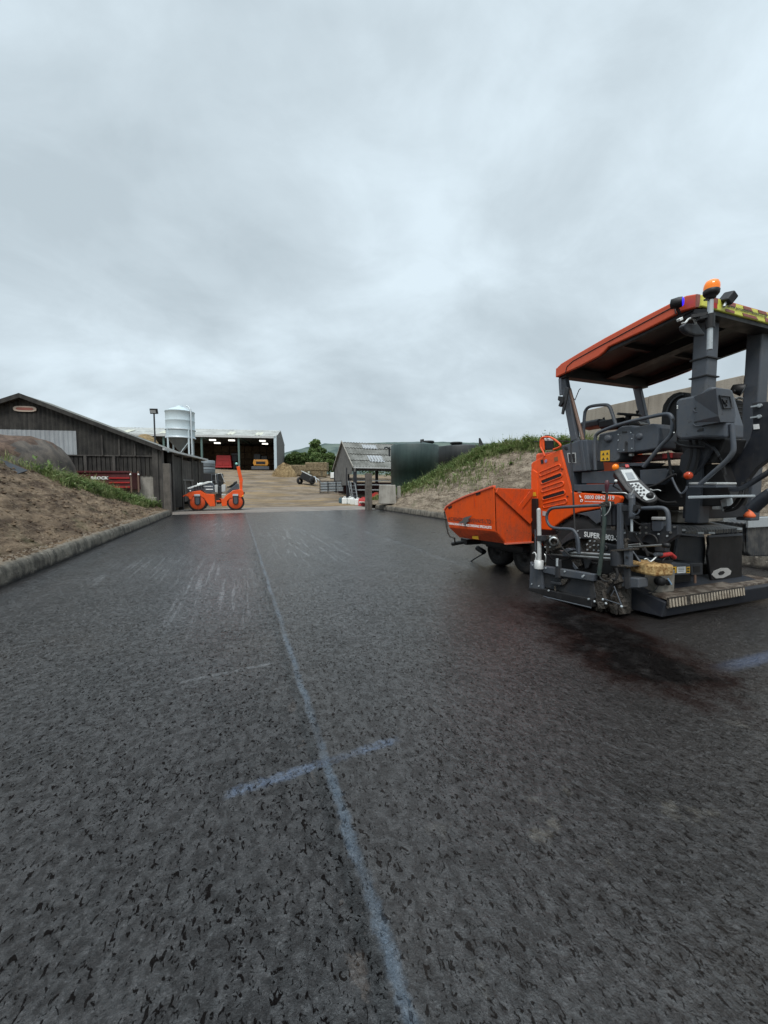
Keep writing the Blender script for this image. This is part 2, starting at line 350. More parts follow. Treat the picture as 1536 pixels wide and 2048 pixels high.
def m_asphalt():
    m = NM('fresh_asphalt'); p = m.pos(); X, Y, Z = m.xyz()
    big = m.noise(.55, 5, .6, p); mid = m.noise(2.3, 5, .6, p)
    wv = m.map(p, (1, 1, 1)); warp = m.noise(14, 3, .5, p, col=True)
    wp = m.n('ShaderNodeVectorMath', operation='MULTIPLY_ADD'); m.l(warp, wp.inputs[0]); wp.inputs[1].default_value = (.035, .035, .035); m.l(p, wp.inputs[2])
    st = m.vor(88, wp.outputs[0]); st2 = m.vor(190, p); ndl = m.noise(150, 4, .7, p); lump = m.noise(24, 4, .6, p)
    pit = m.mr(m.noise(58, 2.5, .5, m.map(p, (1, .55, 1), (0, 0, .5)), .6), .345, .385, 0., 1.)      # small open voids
    g6 = m.noise(7, 5, .68, p); g30 = m.noise(34, 5, .7, m.map(p, loc=(1, 4, 2)))
    hh = m.math('ADD', m.math('MULTIPLY', m.math('SUBTRACT', 1., st), .35), m.math('MULTIPLY', ndl, .40))
    hh = m.math('ADD', hh, m.math('MULTIPLY', g30, .45))
    top = m.mr(hh, .42, .74)                                      # rolled flat tops with open voids between
    h = m.math('ADD', m.math('MULTIPLY', top, .55), m.math('MULTIPLY', pit, .55))
    h = m.math('ADD', h, m.math('MULTIPLY', m.math('ADD', ndl, st2), .10))
    h = m.math('ADD', h, m.math('MULTIPLY', lump, .42))
    h = m.math('ADD', h, m.math('MULTIPLY', g6, .8))
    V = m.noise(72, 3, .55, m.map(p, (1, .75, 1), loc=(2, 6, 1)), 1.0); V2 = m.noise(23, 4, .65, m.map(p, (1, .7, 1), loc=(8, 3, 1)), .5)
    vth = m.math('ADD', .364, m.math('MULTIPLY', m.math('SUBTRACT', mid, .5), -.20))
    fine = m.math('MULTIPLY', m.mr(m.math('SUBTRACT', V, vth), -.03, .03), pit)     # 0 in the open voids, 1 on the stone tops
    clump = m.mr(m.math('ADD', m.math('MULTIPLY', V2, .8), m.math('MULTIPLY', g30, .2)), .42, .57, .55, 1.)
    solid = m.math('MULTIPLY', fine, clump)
    h = m.math('ADD', h, m.math('MULTIPLY', solid, .9))
    # cold joint with a raised right-hand pass
    jx = m.math('SUBTRACT', m.math('SUBTRACT', X, .325), m.math('MULTIPLY', m.math('SUBTRACT', m.noise(1.6, 4, .6, m.map(p, (0, 1, 0))), .5), .06))
    step = m.mr(jx, -.02, .03)
    crack = m.math('SUBTRACT', 1., m.mr(m.math('ABSOLUTE', m.math('ADD', jx, m.math('MULTIPLY', m.math('SUBTRACT', m.noise(9, 4, .7, p), .5), .07))), .012, .038))
    crack = m.math('MULTIPLY', crack, m.mr(m.noise(1.4, 3, .6, p), .25, .50, .35, 1.))
    chip = m.math('MULTIPLY', m.math('SUBTRACT', 1., m.mr(m.math('ABSOLUTE', m.math('ADD', jx, .045)), .012, .035)), m.mr(m.noise(7, 4, .6, m.map(p, (1, .7, 1), loc=(6, 1, 0))), .56, .60))
    h = m.math('ADD', h, m.math('MULTIPLY', step, 1.0))
    h = m.math('SUBTRACT', h, m.math('MULTIPLY', crack, 1.2))
    # colours
    band = m.noise(1.0, 4, .55, m.map(p, (1.5, .10, 1)))
    c = m.mix(m.mr(m.math('ADD', m.math('MULTIPLY', big, .55), m.math('MULTIPLY', mid, .45)), .40, .62), (.0125, .0106, .0103), (.0265, .0226, .0217))
    c = m.mix(m.math('MULTIPLY', m.mr(band, .44, .60), .55), c, (.034, .0298, .0290))
    c = m.mix(m.math('MULTIPLY', m.mr(g30, .50, .62), m.mr(mid, .35, .65, .15, .5)), c, (.034, .0315, .0315))
    c = m.mix(m.math('MULTIPLY', m.mr(m.math('ADD', m.math('MULTIPLY', ndl, .5), m.math('MULTIPLY', g30, .5)), .40, .52, 1., 0.), .6), c, (.004, .0038, .004))
    c = m.mix(m.math('MULTIPLY', m.math('SUBTRACT', 1., solid), .70), c, (.0045, .0038, .0037))  # shade inside the open voids is painted into the base colour
    c = m.mix(m.math('MULTIPLY', m.mr(m.noise(.8, 4, .6, m.map(p, (1, 1, 1), loc=(7, 3, 0))), .52, .72), .5), c, (.030, .0235, .019))
    # the right-hand pass is a shade paler
    c = m.mix(m.math('MULTIPLY', step, .28), c, (.050, .045, .042))
    rag = m.math('MULTIPLY', m.math('SUBTRACT', m.noise(24, 5, .7, p), .5), .06)
    # pale blue-grey smear along the joint
    ln = m.math('SUBTRACT', 1., m.mr(m.math('ABSOLUTE', m.math('ADD', m.math('SUBTRACT', jx, .050), rag)), .006, .034))
    ln = m.math('MULTIPLY', ln, m.mr(m.noise(2.4, 4, .6, m.map(p, loc=(2, 9, 0))), .30, .62, .25, .9))
    ln = m.math('MULTIPLY', ln, m.math('ADD', m.math('MULTIPLY', pit, .45), .45))
    c = m.mix(ln, c, (.075, .10, .13))
    c = m.mix(m.math('MULTIPLY', crack, .85), c, (.003, .0028, .0028)); c = m.mix(m.math('MULTIPLY', chip, m.math('MULTIPLY', m.math('SUBTRACT', 1., m.mr(Y, 2, 3)), .8)), c, (.052, .040, .033))
    # sprayed cross stroke
    t = m.math('DIVIDE', m.math('ADD', X, .07), .84, clamp=False)
    cyl = m.math('SUBTRACT', m.math('SUBTRACT', Y, 1.746), m.math('MULTIPLY', t, .074))
    cr = m.math('SUBTRACT', 1., m.mr(m.math('ABSOLUTE', m.math('ADD', cyl, rag)), .012, .042))
    cr = m.math('MULTIPLY', cr, m.math('MULTIPLY', m.mr(X, -.10, -.04), m.math('SUBTRACT', 1., m.mr(X, .70, .80))))
    gap = m.math('SUBTRACT', 1., m.math('MULTIPLY', m.mr(X, .30, .36), m.math('SUBTRACT', 1., m.mr(X, .50, .60))))
    cr = m.math('MULTIPLY', m.math('MULTIPLY', cr, m.math('ADD', m.math('MULTIPLY', gap, .6), .4)), m.math('ADD', m.math('MULTIPLY', pit, .6), .25))
    c = m.mix(m.math('MULTIPLY', cr, m.mr(m.noise(30, 4, .7, p), .38, .58, .25, 1.)), c, (.085, .112, .165))
    # second faint joint and a scuffed pale strip on its left
    j2 = m.math('SUBTRACT', m.math('SUBTRACT', X, 3.75), m.math('MULTIPLY', m.math('SUBTRACT', m.noise(.8, 3, .5, m.map(p, (0, 1, 0))), .5), .2))
    l2 = m.math('MULTIPLY', m.math('SUBTRACT', 1., m.mr(m.math('ABSOLUTE', m.math('ADD', m.math('ADD', j2, .12), m.math('MULTIPLY', rag, 2.))), .03, .16)), m.mr(Y, 4.8, 5.6))
    c = m.mix(m.math('MULTIPLY', l2, m.mr(m.noise(1.7, 4, .6, p), .4, .65, .05, .4)), c, (.12, .13, .145))
    d2 = m.math('MULTIPLY', m.math('SUBTRACT', 1., m.mr(m.math('ABSOLUTE', j2), .01, .05)), m.mr(Y, 4.8, 5.6))
    c = m.mix(m.math('MULTIPLY', d2, .6), c, (.008, .008, .009))
    # pale roller scuffs and painted specular sparkle left of the joint
    def zone(x0, x1, y0, y1, e=.25):
        zx = m.math('MULTIPLY', m.mr(X, x0-e, x0+e), m.math('SUBTRACT', 1., m.mr(X, x1-e, x1+e)))
        return m.math('MULTIPLY', zx, m.math('MULTIPLY', m.mr(Y, y0-e*3, y0+e*3), m.math('SUBTRACT', 1., m.mr(Y, y1-e*3, y1+e*3))))
    line = m.mr(m.noise(1., 3, .6, m.map(p, (19, .7, 1), (0, 0, .06))), .54, .60)
    line2 = m.mr(m.noise(1., 3, .6, m.map(p, (15, .7, 1), (0, 0, -.40))), .54, .60)
    brk = m.mr(m.noise(16, 4, .65, p), .40, .56)
    za = m.math('ADD', zone(-.75, .15, 4.2, 7.6), m.math('MULTIPLY', zone(-2.2, -.9, 6.2, 8.5), .7)); zb = m.math('ADD', zone(.7, 2.4, 7.0, 13.5, .3), m.math('MULTIPLY', zone(-1.0, -.1, 11, 16), .8))
    scf = m.math('MULTIPLY', m.math('ADD', m.math('MULTIPLY', za, line), m.math('MULTIPLY', zb, line2)), brk)
    c = m.mix(m.math('MULTIPLY', m.math('MULTIPLY', za, m.mr(g30, .46, .60)), .6), c, (.12, .122, .128))  # bright sparkle patch painted in as pale speckle
    c = m.mix(m.math('MULTIPLY', scf, .6), c, (.22, .225, .235))
    ys = m.math('MULTIPLY', zone(-.42, .22, 2.9, 3.02, .02), m.math('SUBTRACT', 1., m.mr(m.math('ABSOLUTE', m.math('ADD', m.math('SUBTRACT', m.math('SUBTRACT', Y, 2.96), m.math('MULTIPLY', X, .12)), m.math('MULTIPLY', rag, .6))), .008, .03)))
    c = m.mix(m.math('MULTIPLY', ys, m.math('MULTIPLY', brk, .6)), c, (.15, .155, .16))
    # blotches of dust in the foreground
    ds = m.math('MULTIPLY', m.mr(m.noise(3.2, 5, .65, m.map(p, loc=(1.2, 5.5, 0))), .60, .70), m.math('MULTIPLY', m.mr(X, .45, .7), m.math('SUBTRACT', 1., m.mr(Y, 1.1, 1.5))))
    c = m.mix(m.math('MULTIPLY', ds, .45), c, (.16, .145, .12))
    # oily red-brown spill beside the paver
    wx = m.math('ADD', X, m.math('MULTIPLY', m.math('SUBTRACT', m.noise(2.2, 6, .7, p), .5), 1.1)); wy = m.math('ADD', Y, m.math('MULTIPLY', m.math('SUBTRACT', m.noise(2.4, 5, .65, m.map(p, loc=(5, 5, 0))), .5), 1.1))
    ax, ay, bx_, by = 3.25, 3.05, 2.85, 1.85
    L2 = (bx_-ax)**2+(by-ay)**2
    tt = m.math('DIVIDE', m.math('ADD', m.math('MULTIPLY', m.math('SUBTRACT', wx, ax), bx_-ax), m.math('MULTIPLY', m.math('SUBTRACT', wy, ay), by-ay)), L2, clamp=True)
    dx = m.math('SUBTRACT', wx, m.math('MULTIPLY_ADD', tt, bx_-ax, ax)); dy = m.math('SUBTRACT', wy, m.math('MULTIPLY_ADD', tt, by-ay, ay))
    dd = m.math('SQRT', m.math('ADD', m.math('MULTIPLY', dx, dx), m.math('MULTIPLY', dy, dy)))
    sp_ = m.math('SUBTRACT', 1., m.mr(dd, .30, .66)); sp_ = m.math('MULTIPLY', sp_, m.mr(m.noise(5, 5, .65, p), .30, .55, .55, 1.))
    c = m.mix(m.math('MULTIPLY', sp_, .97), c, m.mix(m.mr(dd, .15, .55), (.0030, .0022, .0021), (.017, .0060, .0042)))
    b2 = m.math('MULTIPLY', m.math('SUBTRACT', 1., m.mr(m.math('ABSOLUTE', m.math('ADD', m.math('SUBTRACT', Y, 1.70), m.math('MULTIPLY', rag, 1.5))), .02, .09)), m.mr(X, 3.2, 3.7))
    c = m.mix(m.math('MULTIPLY', b2, .4), c, (.12, .16, .26))
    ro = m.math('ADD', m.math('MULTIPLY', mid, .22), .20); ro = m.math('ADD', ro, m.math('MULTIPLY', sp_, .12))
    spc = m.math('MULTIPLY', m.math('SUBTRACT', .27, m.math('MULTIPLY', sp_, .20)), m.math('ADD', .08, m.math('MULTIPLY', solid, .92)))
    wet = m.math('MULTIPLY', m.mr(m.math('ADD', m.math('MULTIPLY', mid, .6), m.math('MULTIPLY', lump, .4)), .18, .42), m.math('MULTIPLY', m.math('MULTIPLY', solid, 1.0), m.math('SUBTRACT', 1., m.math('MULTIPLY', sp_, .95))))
    m.l(m.bump(m.math('ADD', m.math('MULTIPLY', lump, .9), m.math('ADD', m.math('MULTIPLY', g30, .5), m.math('MULTIPLY', g6, .9))), .008, 1.), m.b.inputs['Coat Normal'])
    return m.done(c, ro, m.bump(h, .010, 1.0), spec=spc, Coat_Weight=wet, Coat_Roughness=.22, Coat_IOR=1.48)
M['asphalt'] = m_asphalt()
def m_bank(name, c1, c2, c3, ang, gr):
    m = NM(name); p = m.pos()
    stv = m.map(p, (1.2, .28, 1.2), (0, 0, ang)); s1 = m.noise(3.4, 6, .65, stv); s2 = m.noise(11, 5, .65, p); s3 = m.noise(.6, 4, .6, p); fine = m.noise(55, 4, .65, p)
    c = m.mix(m.mr(s1, .38, .62), c1, c2)
    c = m.mix(m.math('MULTIPLY', m.mr(s2, .52, .70), .65), c, c3)
    c = m.mix(m.math('MULTIPLY', m.mr(s3, .52, .66), .6), c, c1)
    c = m.mix(m.math('MULTIPLY', m.mr(m.noise(1.5, 5, .7, m.map(p, loc=(3, 1, 2))), .56, .68), gr), c, (.06, .085, .03))
    h = m.math('ADD', m.math('MULTIPLY', s1, 1.4), m.math('ADD', m.math('MULTIPLY', s2, .7), m.math('MULTIPLY', fine, .35)))
    return m.done(c, .95, m.bump(h, .10, .9), spec=.2)
M['bankL'] = m_bank('raked_brown_soil', (.072, .048, .032), (.215, .155, .103), (.34, .265, .185), .35, .25)
M['bankR'] = m_bank('raked_pale_soil', (.12, .092, .066), (.29, .235, .175), (.43, .37, .29), -.35, .35)
def m_ground():
    m = NM('farmyard_earth'); p = m.pos(); X, Y, Z = m.xyz()
    a = m.noise(.35, 6, .65, p); b = m.noise(2.6, 6, .7, p); t = m.noise(1.0, 5, .65, m.map(p, (.16, 1.1, 1), (0, 0, .12)))
    c = m.mix(m.mr(a, .36, .64), (.105, .082, .060), (.21, .17, .13))
    c = m.mix(m.math('MULTIPLY', m.mr(t, .46, .64), .75), c, (.27, .185, .09))
    c = m.mix(m.math('MULTIPLY', m.mr(b, .54, .68), .6), c, (.085, .06, .045))
    far = m.mr(Y, 70, 110)
    g = m.mix(m.mr(m.noise(.02, 4, .6, p), .4, .6), (.045, .075, .022), (.07, .095, .04))
    c = m.mix(far, c, g)
    return m.done(c, .95, m.bump(m.math('ADD', b, m.noise(24, 4, .6, p)), .05, .8), spec=.2)
M['ground'] = m_ground()
def m_apron():
    m = NM('muddy_concrete_apron'); p = m.pos()
    a = m.noise(1.0, 6, .65, m.map(p, (.3, 1.6, 1))); b = m.noise(7, 5, .65, p)
    c = m.mix(m.mr(a, .36, .66), (.115, .092, .078), (.25, .225, .195)); c = m.mix(m.math('MULTIPLY', m.mr(b, .5, .7), .5), c, (.08, .062, .05))
    return m.done(c, .8, m.bump(b, .02, .7))
M['apron'] = m_apron()
def m_leaf(name, c1, c2, c3=None):
    m = NM(name); p = m.pos(); a = m.noise(.55, 4, .6, p); b = m.noise(6, 2, .5, p)
    c = m.mix(m.mr(m.math('ADD', m.math('MULTIPLY', a, .6), m.math('MULTIPLY', b, .4)), .38, .62), c1, c2)
    if c3: c = m.mix(m.math('MULTIPLY', m.mr(m.noise(3.1, 3, .6, m.map(p, loc=(9, 2, 4))), .56, .66), .8), c, c3)
    d = m.n('ShaderNodeBsdfTranslucent'); m.l(c, d.inputs[0]); mx = m.n('ShaderNodeMixShader'); mx.inputs[0].default_value = .3
    m.l(m.b.outputs[0], mx.inputs[1]); m.l(d.outputs[0], mx.inputs[2]); m.l(mx.outputs[0], m.out.inputs[0])
    return m.done(c, .7, spec=.3)
M['grass'] = m_leaf('bank_grass', (.135, .170, .055), (.25, .27, .115), (.38, .34, .19))
M['weed'] = m_leaf('bank_weeds', (.075, .125, .032), (.15, .205, .065), (.25, .27, .13))
M['leaf_hedge'] = m_leaf('hedge_leaves', (.040, .072, .020), (.11, .165, .05), (.19, .235, .09))
M['leaf_ash'] = m_leaf('tree_leaves', (.07, .125, .035), (.16, .23, .075), (.30, .34, .17))
M['bark'] = m_wall('bark', (.05, .04, .03), (.11, .095, .08), 4, .02)
def m_hill():
    m = NM('moorland'); p = m.pos(); a = m.noise(.012, 6, .65, p)
    return m.done(m.mix(m.mr(a, .4, .6), (.060, .085, .080), (.115, .145, .125)), .95, spec=.1)
M['hill'] = m_hill()
def m_checker():
    m = NM('checker_plate'); p = m.obj()
    w = m.math('MULTIPLY', m.wave(9, m.map(p, (1, 1, 1), (0, 0, .785))), m.wave(9, m.map(p, (1, 1, 1), (0, 0, -.785))))
    c = m.mix(m.mr(m.noise(7, 5, .65), .4, .65), (.045, .05, .057), (.11, .11, .107))
    return m.done(c, .42, m.bump(w, .012, .8), .3)
M['checker'] = m_checker()
def m_tread():
    m = NM('muddy_step_grating'); p = m.obj()
    w = m.wave(11, m.map(p, (1, 0, 0)), .3)
    c = m.mix(m.mr(m.noise(9, 5, .7), .40, .62), (.075, .052, .038), (.24, .205, .165))
    return m.done(c, .75, m.bump(w, .02, .9), .1)
M['tread'] = m_tread()
# ================================================================== ground, road, banks
def lerp_tab(t, tab):
    if t <= tab[0][0]: return tab[0][1]
    for (a, b), (c, d) in zip(tab, tab[1:]):
        if t <= c: return b+(d-b)*(t-a)/(c-a)
    return tab[-1][1]
RISE = [(25.5, 0), (28, .06), (32, .33), (37, .80), (44, 1.65), (52, 2.65), (60, 3.75), (64, 4.1), (80, 4.4), (200, 6), (900, 10)]
def ground_z(x, y):
    z = lerp_tab(y, RISE)
    if x > 7: z *= 1-.25*min(1, (x-7)/6)*(1 if y < 60 else max(0, 1-(y-60)/30))
    return z
def grid(xs, ys, zf):
    vs = [(x, y, zf(x, y)) for y in ys for x in xs]; n = len(xs)
    fs = [[j*n+i, j*n+i+1, (j+1)*n+i+1, (j+1)*n+i] for j in range(len(ys)-1) for i in range(n-1)]
    return vs, fs
def spread(a, b, n): return [a+(b-a)*i/n for i in range(n+1)]
xs = [-2500, -800, -300, -120, -60]+spread(-40, 60, 130)+[80, 140, 300, 800, 2500]
ys = [-300, -60, -20]+spread(-8, 90, 150)+[100, 130, 200, 400, 900, 2200]
def gz(x, y):
    z = ground_z(x, y)
    if y > 21.5 and y < 100 and -30 < x < 40:
        k = min(1, (y-21.5)/8)
        z += k*(.10*mnoise.noise((x*.35, y*.35, 1))+.05*mnoise.noise((x*1.1, y*1.1, 4)))
    if y < 27.0: z = min(z, 0)-.06*(1 if y < 25.5 else (27-y)/1.5)
    return z
vs, fs = grid(xs, ys, gz)
g = MB().add(vs, fs, 0, True).build('ground', M['ground']); tag(g, 'sloping farmyard earth scattered with straw, running up to the sheds', 'ground', kind='structure')
def edge_y(x): return 21.45+.10*(x+3)+.05*mnoise.noise((x*1.3, 0, 0))
# asphalt
vs = []; fs = []; nx = 60
for j in range(80):
    for i in range(nx+1):
        x = -3.02+(8.06+3.02)*i/nx; t = j/79; y = -6+(edge_y(x)+6)*t
        vs.append((x, y, .004+.006*mnoise.noise((x*.5, y*.5, 3))*min(1, max(0, (20-y)/4))))
fs = [[j*(nx+1)+i, j*(nx+1)+i+1, (j+1)*(nx+1)+i+1, (j+1)*(nx+1)+i] for j in range(79) for i in range(nx)]
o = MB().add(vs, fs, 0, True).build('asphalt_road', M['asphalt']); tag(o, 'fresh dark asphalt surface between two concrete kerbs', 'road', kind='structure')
vs = []; fs = []
for i in range(nx+1):
    x = -3.4+(8.2+3.4)*i/nx
    for k in range(9): vs.append((x, edge_y(x)+.012+k*.62+(.4*mnoise.noise((x*.6, 7, 0)) if k == 8 else 0), .0+(.012 if k else 0)+.01*mnoise.noise((x, k, 0))))
fs = [[i*9+k, (i+1)*9+k, (i+1)*9+k+1, i*9+k+1] for i in range(nx) for k in range(8)]
o = MB().add(vs, fs, 0, True).build('concrete_apron', M['apron']); tag(o, 'muddy concrete strip where the asphalt ends', 'pavement', kind='structure')
# kerbs, rounded and rough
def kerb(name, x0, side, y0, y1, hgt, wid, label):
    prof = [(0, -.05), (0, .0), (.012, hgt*.6), (.05, hgt*.9), (.11, hgt), (wid, hgt*1.03), (wid+.05, -.05)]
    vs = []; n = 170
    for j in range(n+1):
        y = y0+(y1-y0)*j/n
        for a, b in prof:
            q = mnoise.noise((a*5, y*.7, b*5)); q2 = mnoise.noise((a*16, y*5, b*16))
            vs.append((x0+side*(a+.020*q+.003*q2), y, b+(.022*q+.003*q2 if b > .02 else 0)))
    k = len(prof); fs = []
    for j in range(n):
        for i in range(k-1):
            f = [j*k+i, j*k+i+1, (j+1)*k+i+1, (j+1)*k+i]; fs.append(f if side > 0 else f[::-1])
    fs += [list(range(k)), [n*k+i for i in range(k)][::-1]]
    o = MB().add(vs, fs, 0, True).build(name, M['kerb']); tag(o, label, 'kerb', kind='structure')
kerb('kerb', -3.0, -1, -5, 20.9, .30, .36, 'rough cast concrete kerb below the brown soil bank')
kerb('kerb', 8.02, 1, -5, 22.6, .31, .36, 'rough cast concrete kerb below the pale soil bank')
mb = MB(); random.seed(11)
for i in range(520):
    y = random.uniform(.9, 9); x = (.30+random.gauss(0, .05)) if i < 240 else random.uniform(-2.9, 5); r = random.uniform(.003, .0075)
    q = [Vector((random.uniform(.6, 1.2)*r*math.cos(a), random.uniform(.6, 1.2)*r*math.sin(a), 0)) for a in (0, 1.6, 3.1, 4.7)]; t = Vector((x, y, .006+r*random.uniform(.6, 1.1)))
    mb.add([Vector((x, y, .004))+v for v in q]+[t], [[0, 1, 4], [1, 2, 4], [2, 3, 4], [3, 0, 4]])
tag(mb.build('loose_chippings', plain('dark_chippings', (.035, .033, .033), .6)), 'loose dark stone chippings scattered along the joint in the asphalt', 'chippings', kind='stuff')
# banks
LC = [(-6, (-6.3, 2.25)), (6, (-6.2, 2.55)), (11, (-6.0, 2.30)), (13.2, (-5.75, 2.02)), (16, (-5.25, 1.50)), (18.3, (-4.85, 1.10)), (20, (-4.45, .74)), (21.4, (-3.9, .42)), (22.6, (-3.6, .12))]
RC = [(-6, (10.9, 2.7)), (6, (10.9, 2.75)), (9.5, (11.0, 2.85)), (11.6, (11.3, 3.05)), (13, (11.3, 3.22)), (15, (11.3, 3.28)), (17, (11.2, 2.98)), (19.2, (11.1, 2.38)), (21.6, (10.9, 1.62)), (24.2, (10.2, 1.0)), (26.5, (9.3, .45)), (28, (9.0, .15))]
def crest(tab, y):
    if y <= tab[0][0]: return tab[0][1]
    for (a, p), (c, q) in zip(tab, tab[1:]):
        if y <= c:
            t = (y-a)/(c-a); return (p[0]+(q[0]-p[0])*t, p[1]+(q[1]-p[1])*t)
    return tab[-1][1]
def bank_pt(side, s, y):
    tab = LC if side < 0 else RC; cx, cz = crest(tab, y); k0 = -3.30 if side < 0 else 8.30; kz = .27 if cz > .27 else cz*.9
    if s <= 1:
        prof = s+.10*math.sin(math.pi*s)*(.6 if side > 0 else .3)
        x = k0+(cx-k0)*s; z = kz+(cz-kz)*min(1.03, prof)
    else:
        q = s-1; x = cx+side*q*18; z = cz-(.35*min(1, q*5)+.1*q)*min(1, cz) if side < 0 else cz-.5*q*min(1, cz)
    a = .10*mnoise.noise((x*.9, y*.5, 2))+.06*mnoise.noise((s*10+y*.55*(1 if side < 0 else -1), y*.45, 9))+.055*mnoise.noise((x*2.6, y*1.7, 5))+.045*mnoise.noise((x*6, y*4, 8))+.02*mnoise.noise((x*13, y*9, 8))
    fade = min(1, s*5)*min(1, max(.15, cz))
    return Vector((x, y, z+a*fade))
def bank(side, name, mat, y0, y1, label):
    ss = spread(0, 1, 46)+[1.03, 1.07, 1.12, 1.2, 1.35, 1.6, 2.1]; n = 300; vs = []
    for j in range(n+1):
        y = y0+(y1-y0)*j/n
        for s in ss: vs.append(bank_pt(side, s, y))
    k = len(ss); fs = []
    for j in range(n):
        for i in range(k-1):
            f = [j*k+i, j*k+i+1, (j+1)*k+i+1, (j+1)*k+i]; fs.append(f if side > 0 else f[::-1])
    o = MB().add(vs, fs, 0, True).build(name, mat); tag(o, label, 'bank', kind='structure')
bank(-1, 'soil_bank', M['bankL'], -5, 22.6, 'raked brown earth bank rising behind the kerb below the dark barn')
bank(1, 'soil_bank', M['bankR'], -5, 28, 'raked pale stony earth bank rising behind the paver')
# clods and stones lying on both banks
def clods(side, n, mat, label, y0, y1, smax=.98):
    mb = MB()
    for i in range(n):
        y = random.uniform(y0, y1); s = random.uniform(.0, smax)**.9; p = bank_pt(side, s, y); r = .012+.05*random.random()**4
        c = [Vector((random.uniform(-1, 1), random.uniform(-1, 1), random.uniform(-.7, .8))).normalized()*r*random.uniform(.7, 1.3) for _ in range(6)]
        mb.add([p+Vector((r*1.2, 0, 0)), p+Vector((-r, r*.2, 0)), p+Vector((0, r, 0)), p+Vector((.1*r, -r*1.1, 0)), p+Vector((c[0].x*.4, c[0].y*.4, r*.9)), p+Vector((0, 0, -r))],
               [[0, 2, 4], [2, 1, 4], [1, 3, 4], [3, 0, 4], [2, 0, 5], [1, 2, 5], [3, 1, 5], [0, 3, 5]], 0)
    tag(mb.build('clods_of_earth', mat), label, 'clods', kind='stuff')
def spill(side, n, mat, label, y0, y1):
    mb = MB()
    for i in range(n):
        y = random.uniform(y0, y1); k = mnoise.noise((y*1.1, side, 0))
        if k < random.uniform(-.4, .35): continue
        x = side*random.uniform(.10, .36)+(-3.0 if side < 0 else 8.02); z = .300+random.uniform(-.005, .012); r = .008+.03*random.random()**3
        v = [Vector((x+random.uniform(.6, 1.3)*r*math.cos(a), y+random.uniform(.6, 1.3)*r*math.sin(a), z-.01)) for a in (0, 1.3, 2.6, 3.8, 5.1)]; t = Vector((x, y, z+r*random.uniform(.4, .9)))
        mb.add(v+[t], [[i_, (i_+1) % 5, 5] for i_ in range(5)])
    tag(mb.build('spilled_soil', mat), label, 'soil', kind='stuff')
spill(-1, 5200, M['bankL'], 'crumbs of brown soil spilled over the top of the left kerb', 3, 20.5)
spill(1, 3000, M['bankR'], 'crumbs of pale soil spilled over the top of the right kerb', 6, 22)
clods(-1, 4200, M['bankL'], 'loose clods of earth strewn over the brown bank', 3, 21)
clods(1, 4200, M['bankR'], 'loose stones and clods strewn over the pale bank', 4, 25)
# grass and weeds
def blades(mb, base, h, lean, w, az, m=0):
    d = Vector((math.cos(az), math.sin(az), 0)); s = Vector((-d.y, d.x, 0))*w
    a = base+d*lean*h*.3+Vector((0, 0, h*.55)); b = base+d*lean*h+Vector((0, 0, h*(1-.25*lean)))
    mb.add([base-s, base+s, a+s*.75, a-s*.75, b], [[0, 1, 2, 3], [3, 2, 4]], m)
def sward(side, n, dens, name, mats, label, y0, y1, smin, smax, h0, h1, wid):
    mb = MB(); k = 0; tries = 0
    while k < n and tries < n*60:
        tries += 1
        y = random.uniform(y0, y1); s = random.uniform(smin, smax)
        if dens(s, y) < random.random(): continue
        p = bank_pt(side, s, y); cl = .5+.5*mnoise.noise((p.x*1.6, p.y*1.6, 3))
        if cl < .28: continue
        hh = random.uniform(h0, h1)*(.5+.9*cl)*(1.7 if random.random() < .08 else 1)
        for _ in range(3):
            blades(mb, p+Vector((random.uniform(-.06, .06), random.uniform(-.06, .06), -.02)), hh*random.uniform(.6, 1.1), random.uniform(.1, .8), wid*random.uniform(.6, 1.4), random.uniform(0, 6.28), 0 if random.random() < .72 else 1)
        if random.random() < .05:           # dock or thistle with a rosette of broad leaves
            for q in range(9):
                az = random.uniform(0, 6.28); L = random.uniform(.12, .24); c = p+Vector((0, 0, random.uniform(.02, hh*.7))); dx = Vector((math.cos(az), math.sin(az), random.uniform(.1, .8)))*L; dy = Vector((-math.sin(az), math.cos(az), 0))*L*.20
                mb.add([c, c+dx*.45+dy, c+dx, c+dx*.45-dy], [[0, 1, 2, 3]], 1)
        if random.random() < .22:           # leafy stem
            for q in range(5):
                c = p+Vector((random.uniform(-.07, .07), random.uniform(-.07, .07), hh*random.uniform(.25, .95))); az = random.uniform(0, 6.28); L = random.uniform(.04, .09)
                dx = Vector((math.cos(az), math.sin(az), random.uniform(-.3, .5)))*L; dy = Vector((-math.sin(az), math.cos(az), random.uniform(-.3, .3)))*L*.45
                mb.add([c, c+dx*.5+dy, c+dx, c+dx*.5-dy], [[0, 1, 2, 3]], 1)
        k += 1
    tag(mb.build(name, mats), label, 'grass', kind='stuff')
def bump1(v, a, b, c, d): return max(0, min(1, (v-a)/(b-a), (d-v)/(d-c)))
def dL(s, y):
    v = bump1(s, .55, .82, 1.12, 1.35)*bump1(y, 13.9, 16.0, 18.5, 20.5)
    v = max(v, .5*bump1(s, .30, .6, 1.1, 1.3)*bump1(y, 17.5, 18.5, 20.5, 22))
    return max(v, .14*bump1(s, .84, .95, 1.1, 1.3)*bump1(y, 9, 11, 14, 16))
sward(-1, 7000, dL, 'grass_clump', [M['grass'], M['weed']], 'green grass and weeds growing along the crest of the brown bank', 3, 21.5, .25, 1.4, .12, .42, .009)
def dR(s, y):
    lim = .88-.045*max(0, y-13)
    v = bump1(s, lim-.10, lim+.12, 1.10, 1.3)*bump1(y, 9.3, 10.8, 23, 26)
    return max(v, .10*bump1(s, .25, .4, .6, .8)*bump1(y, 12, 14, 20, 23))
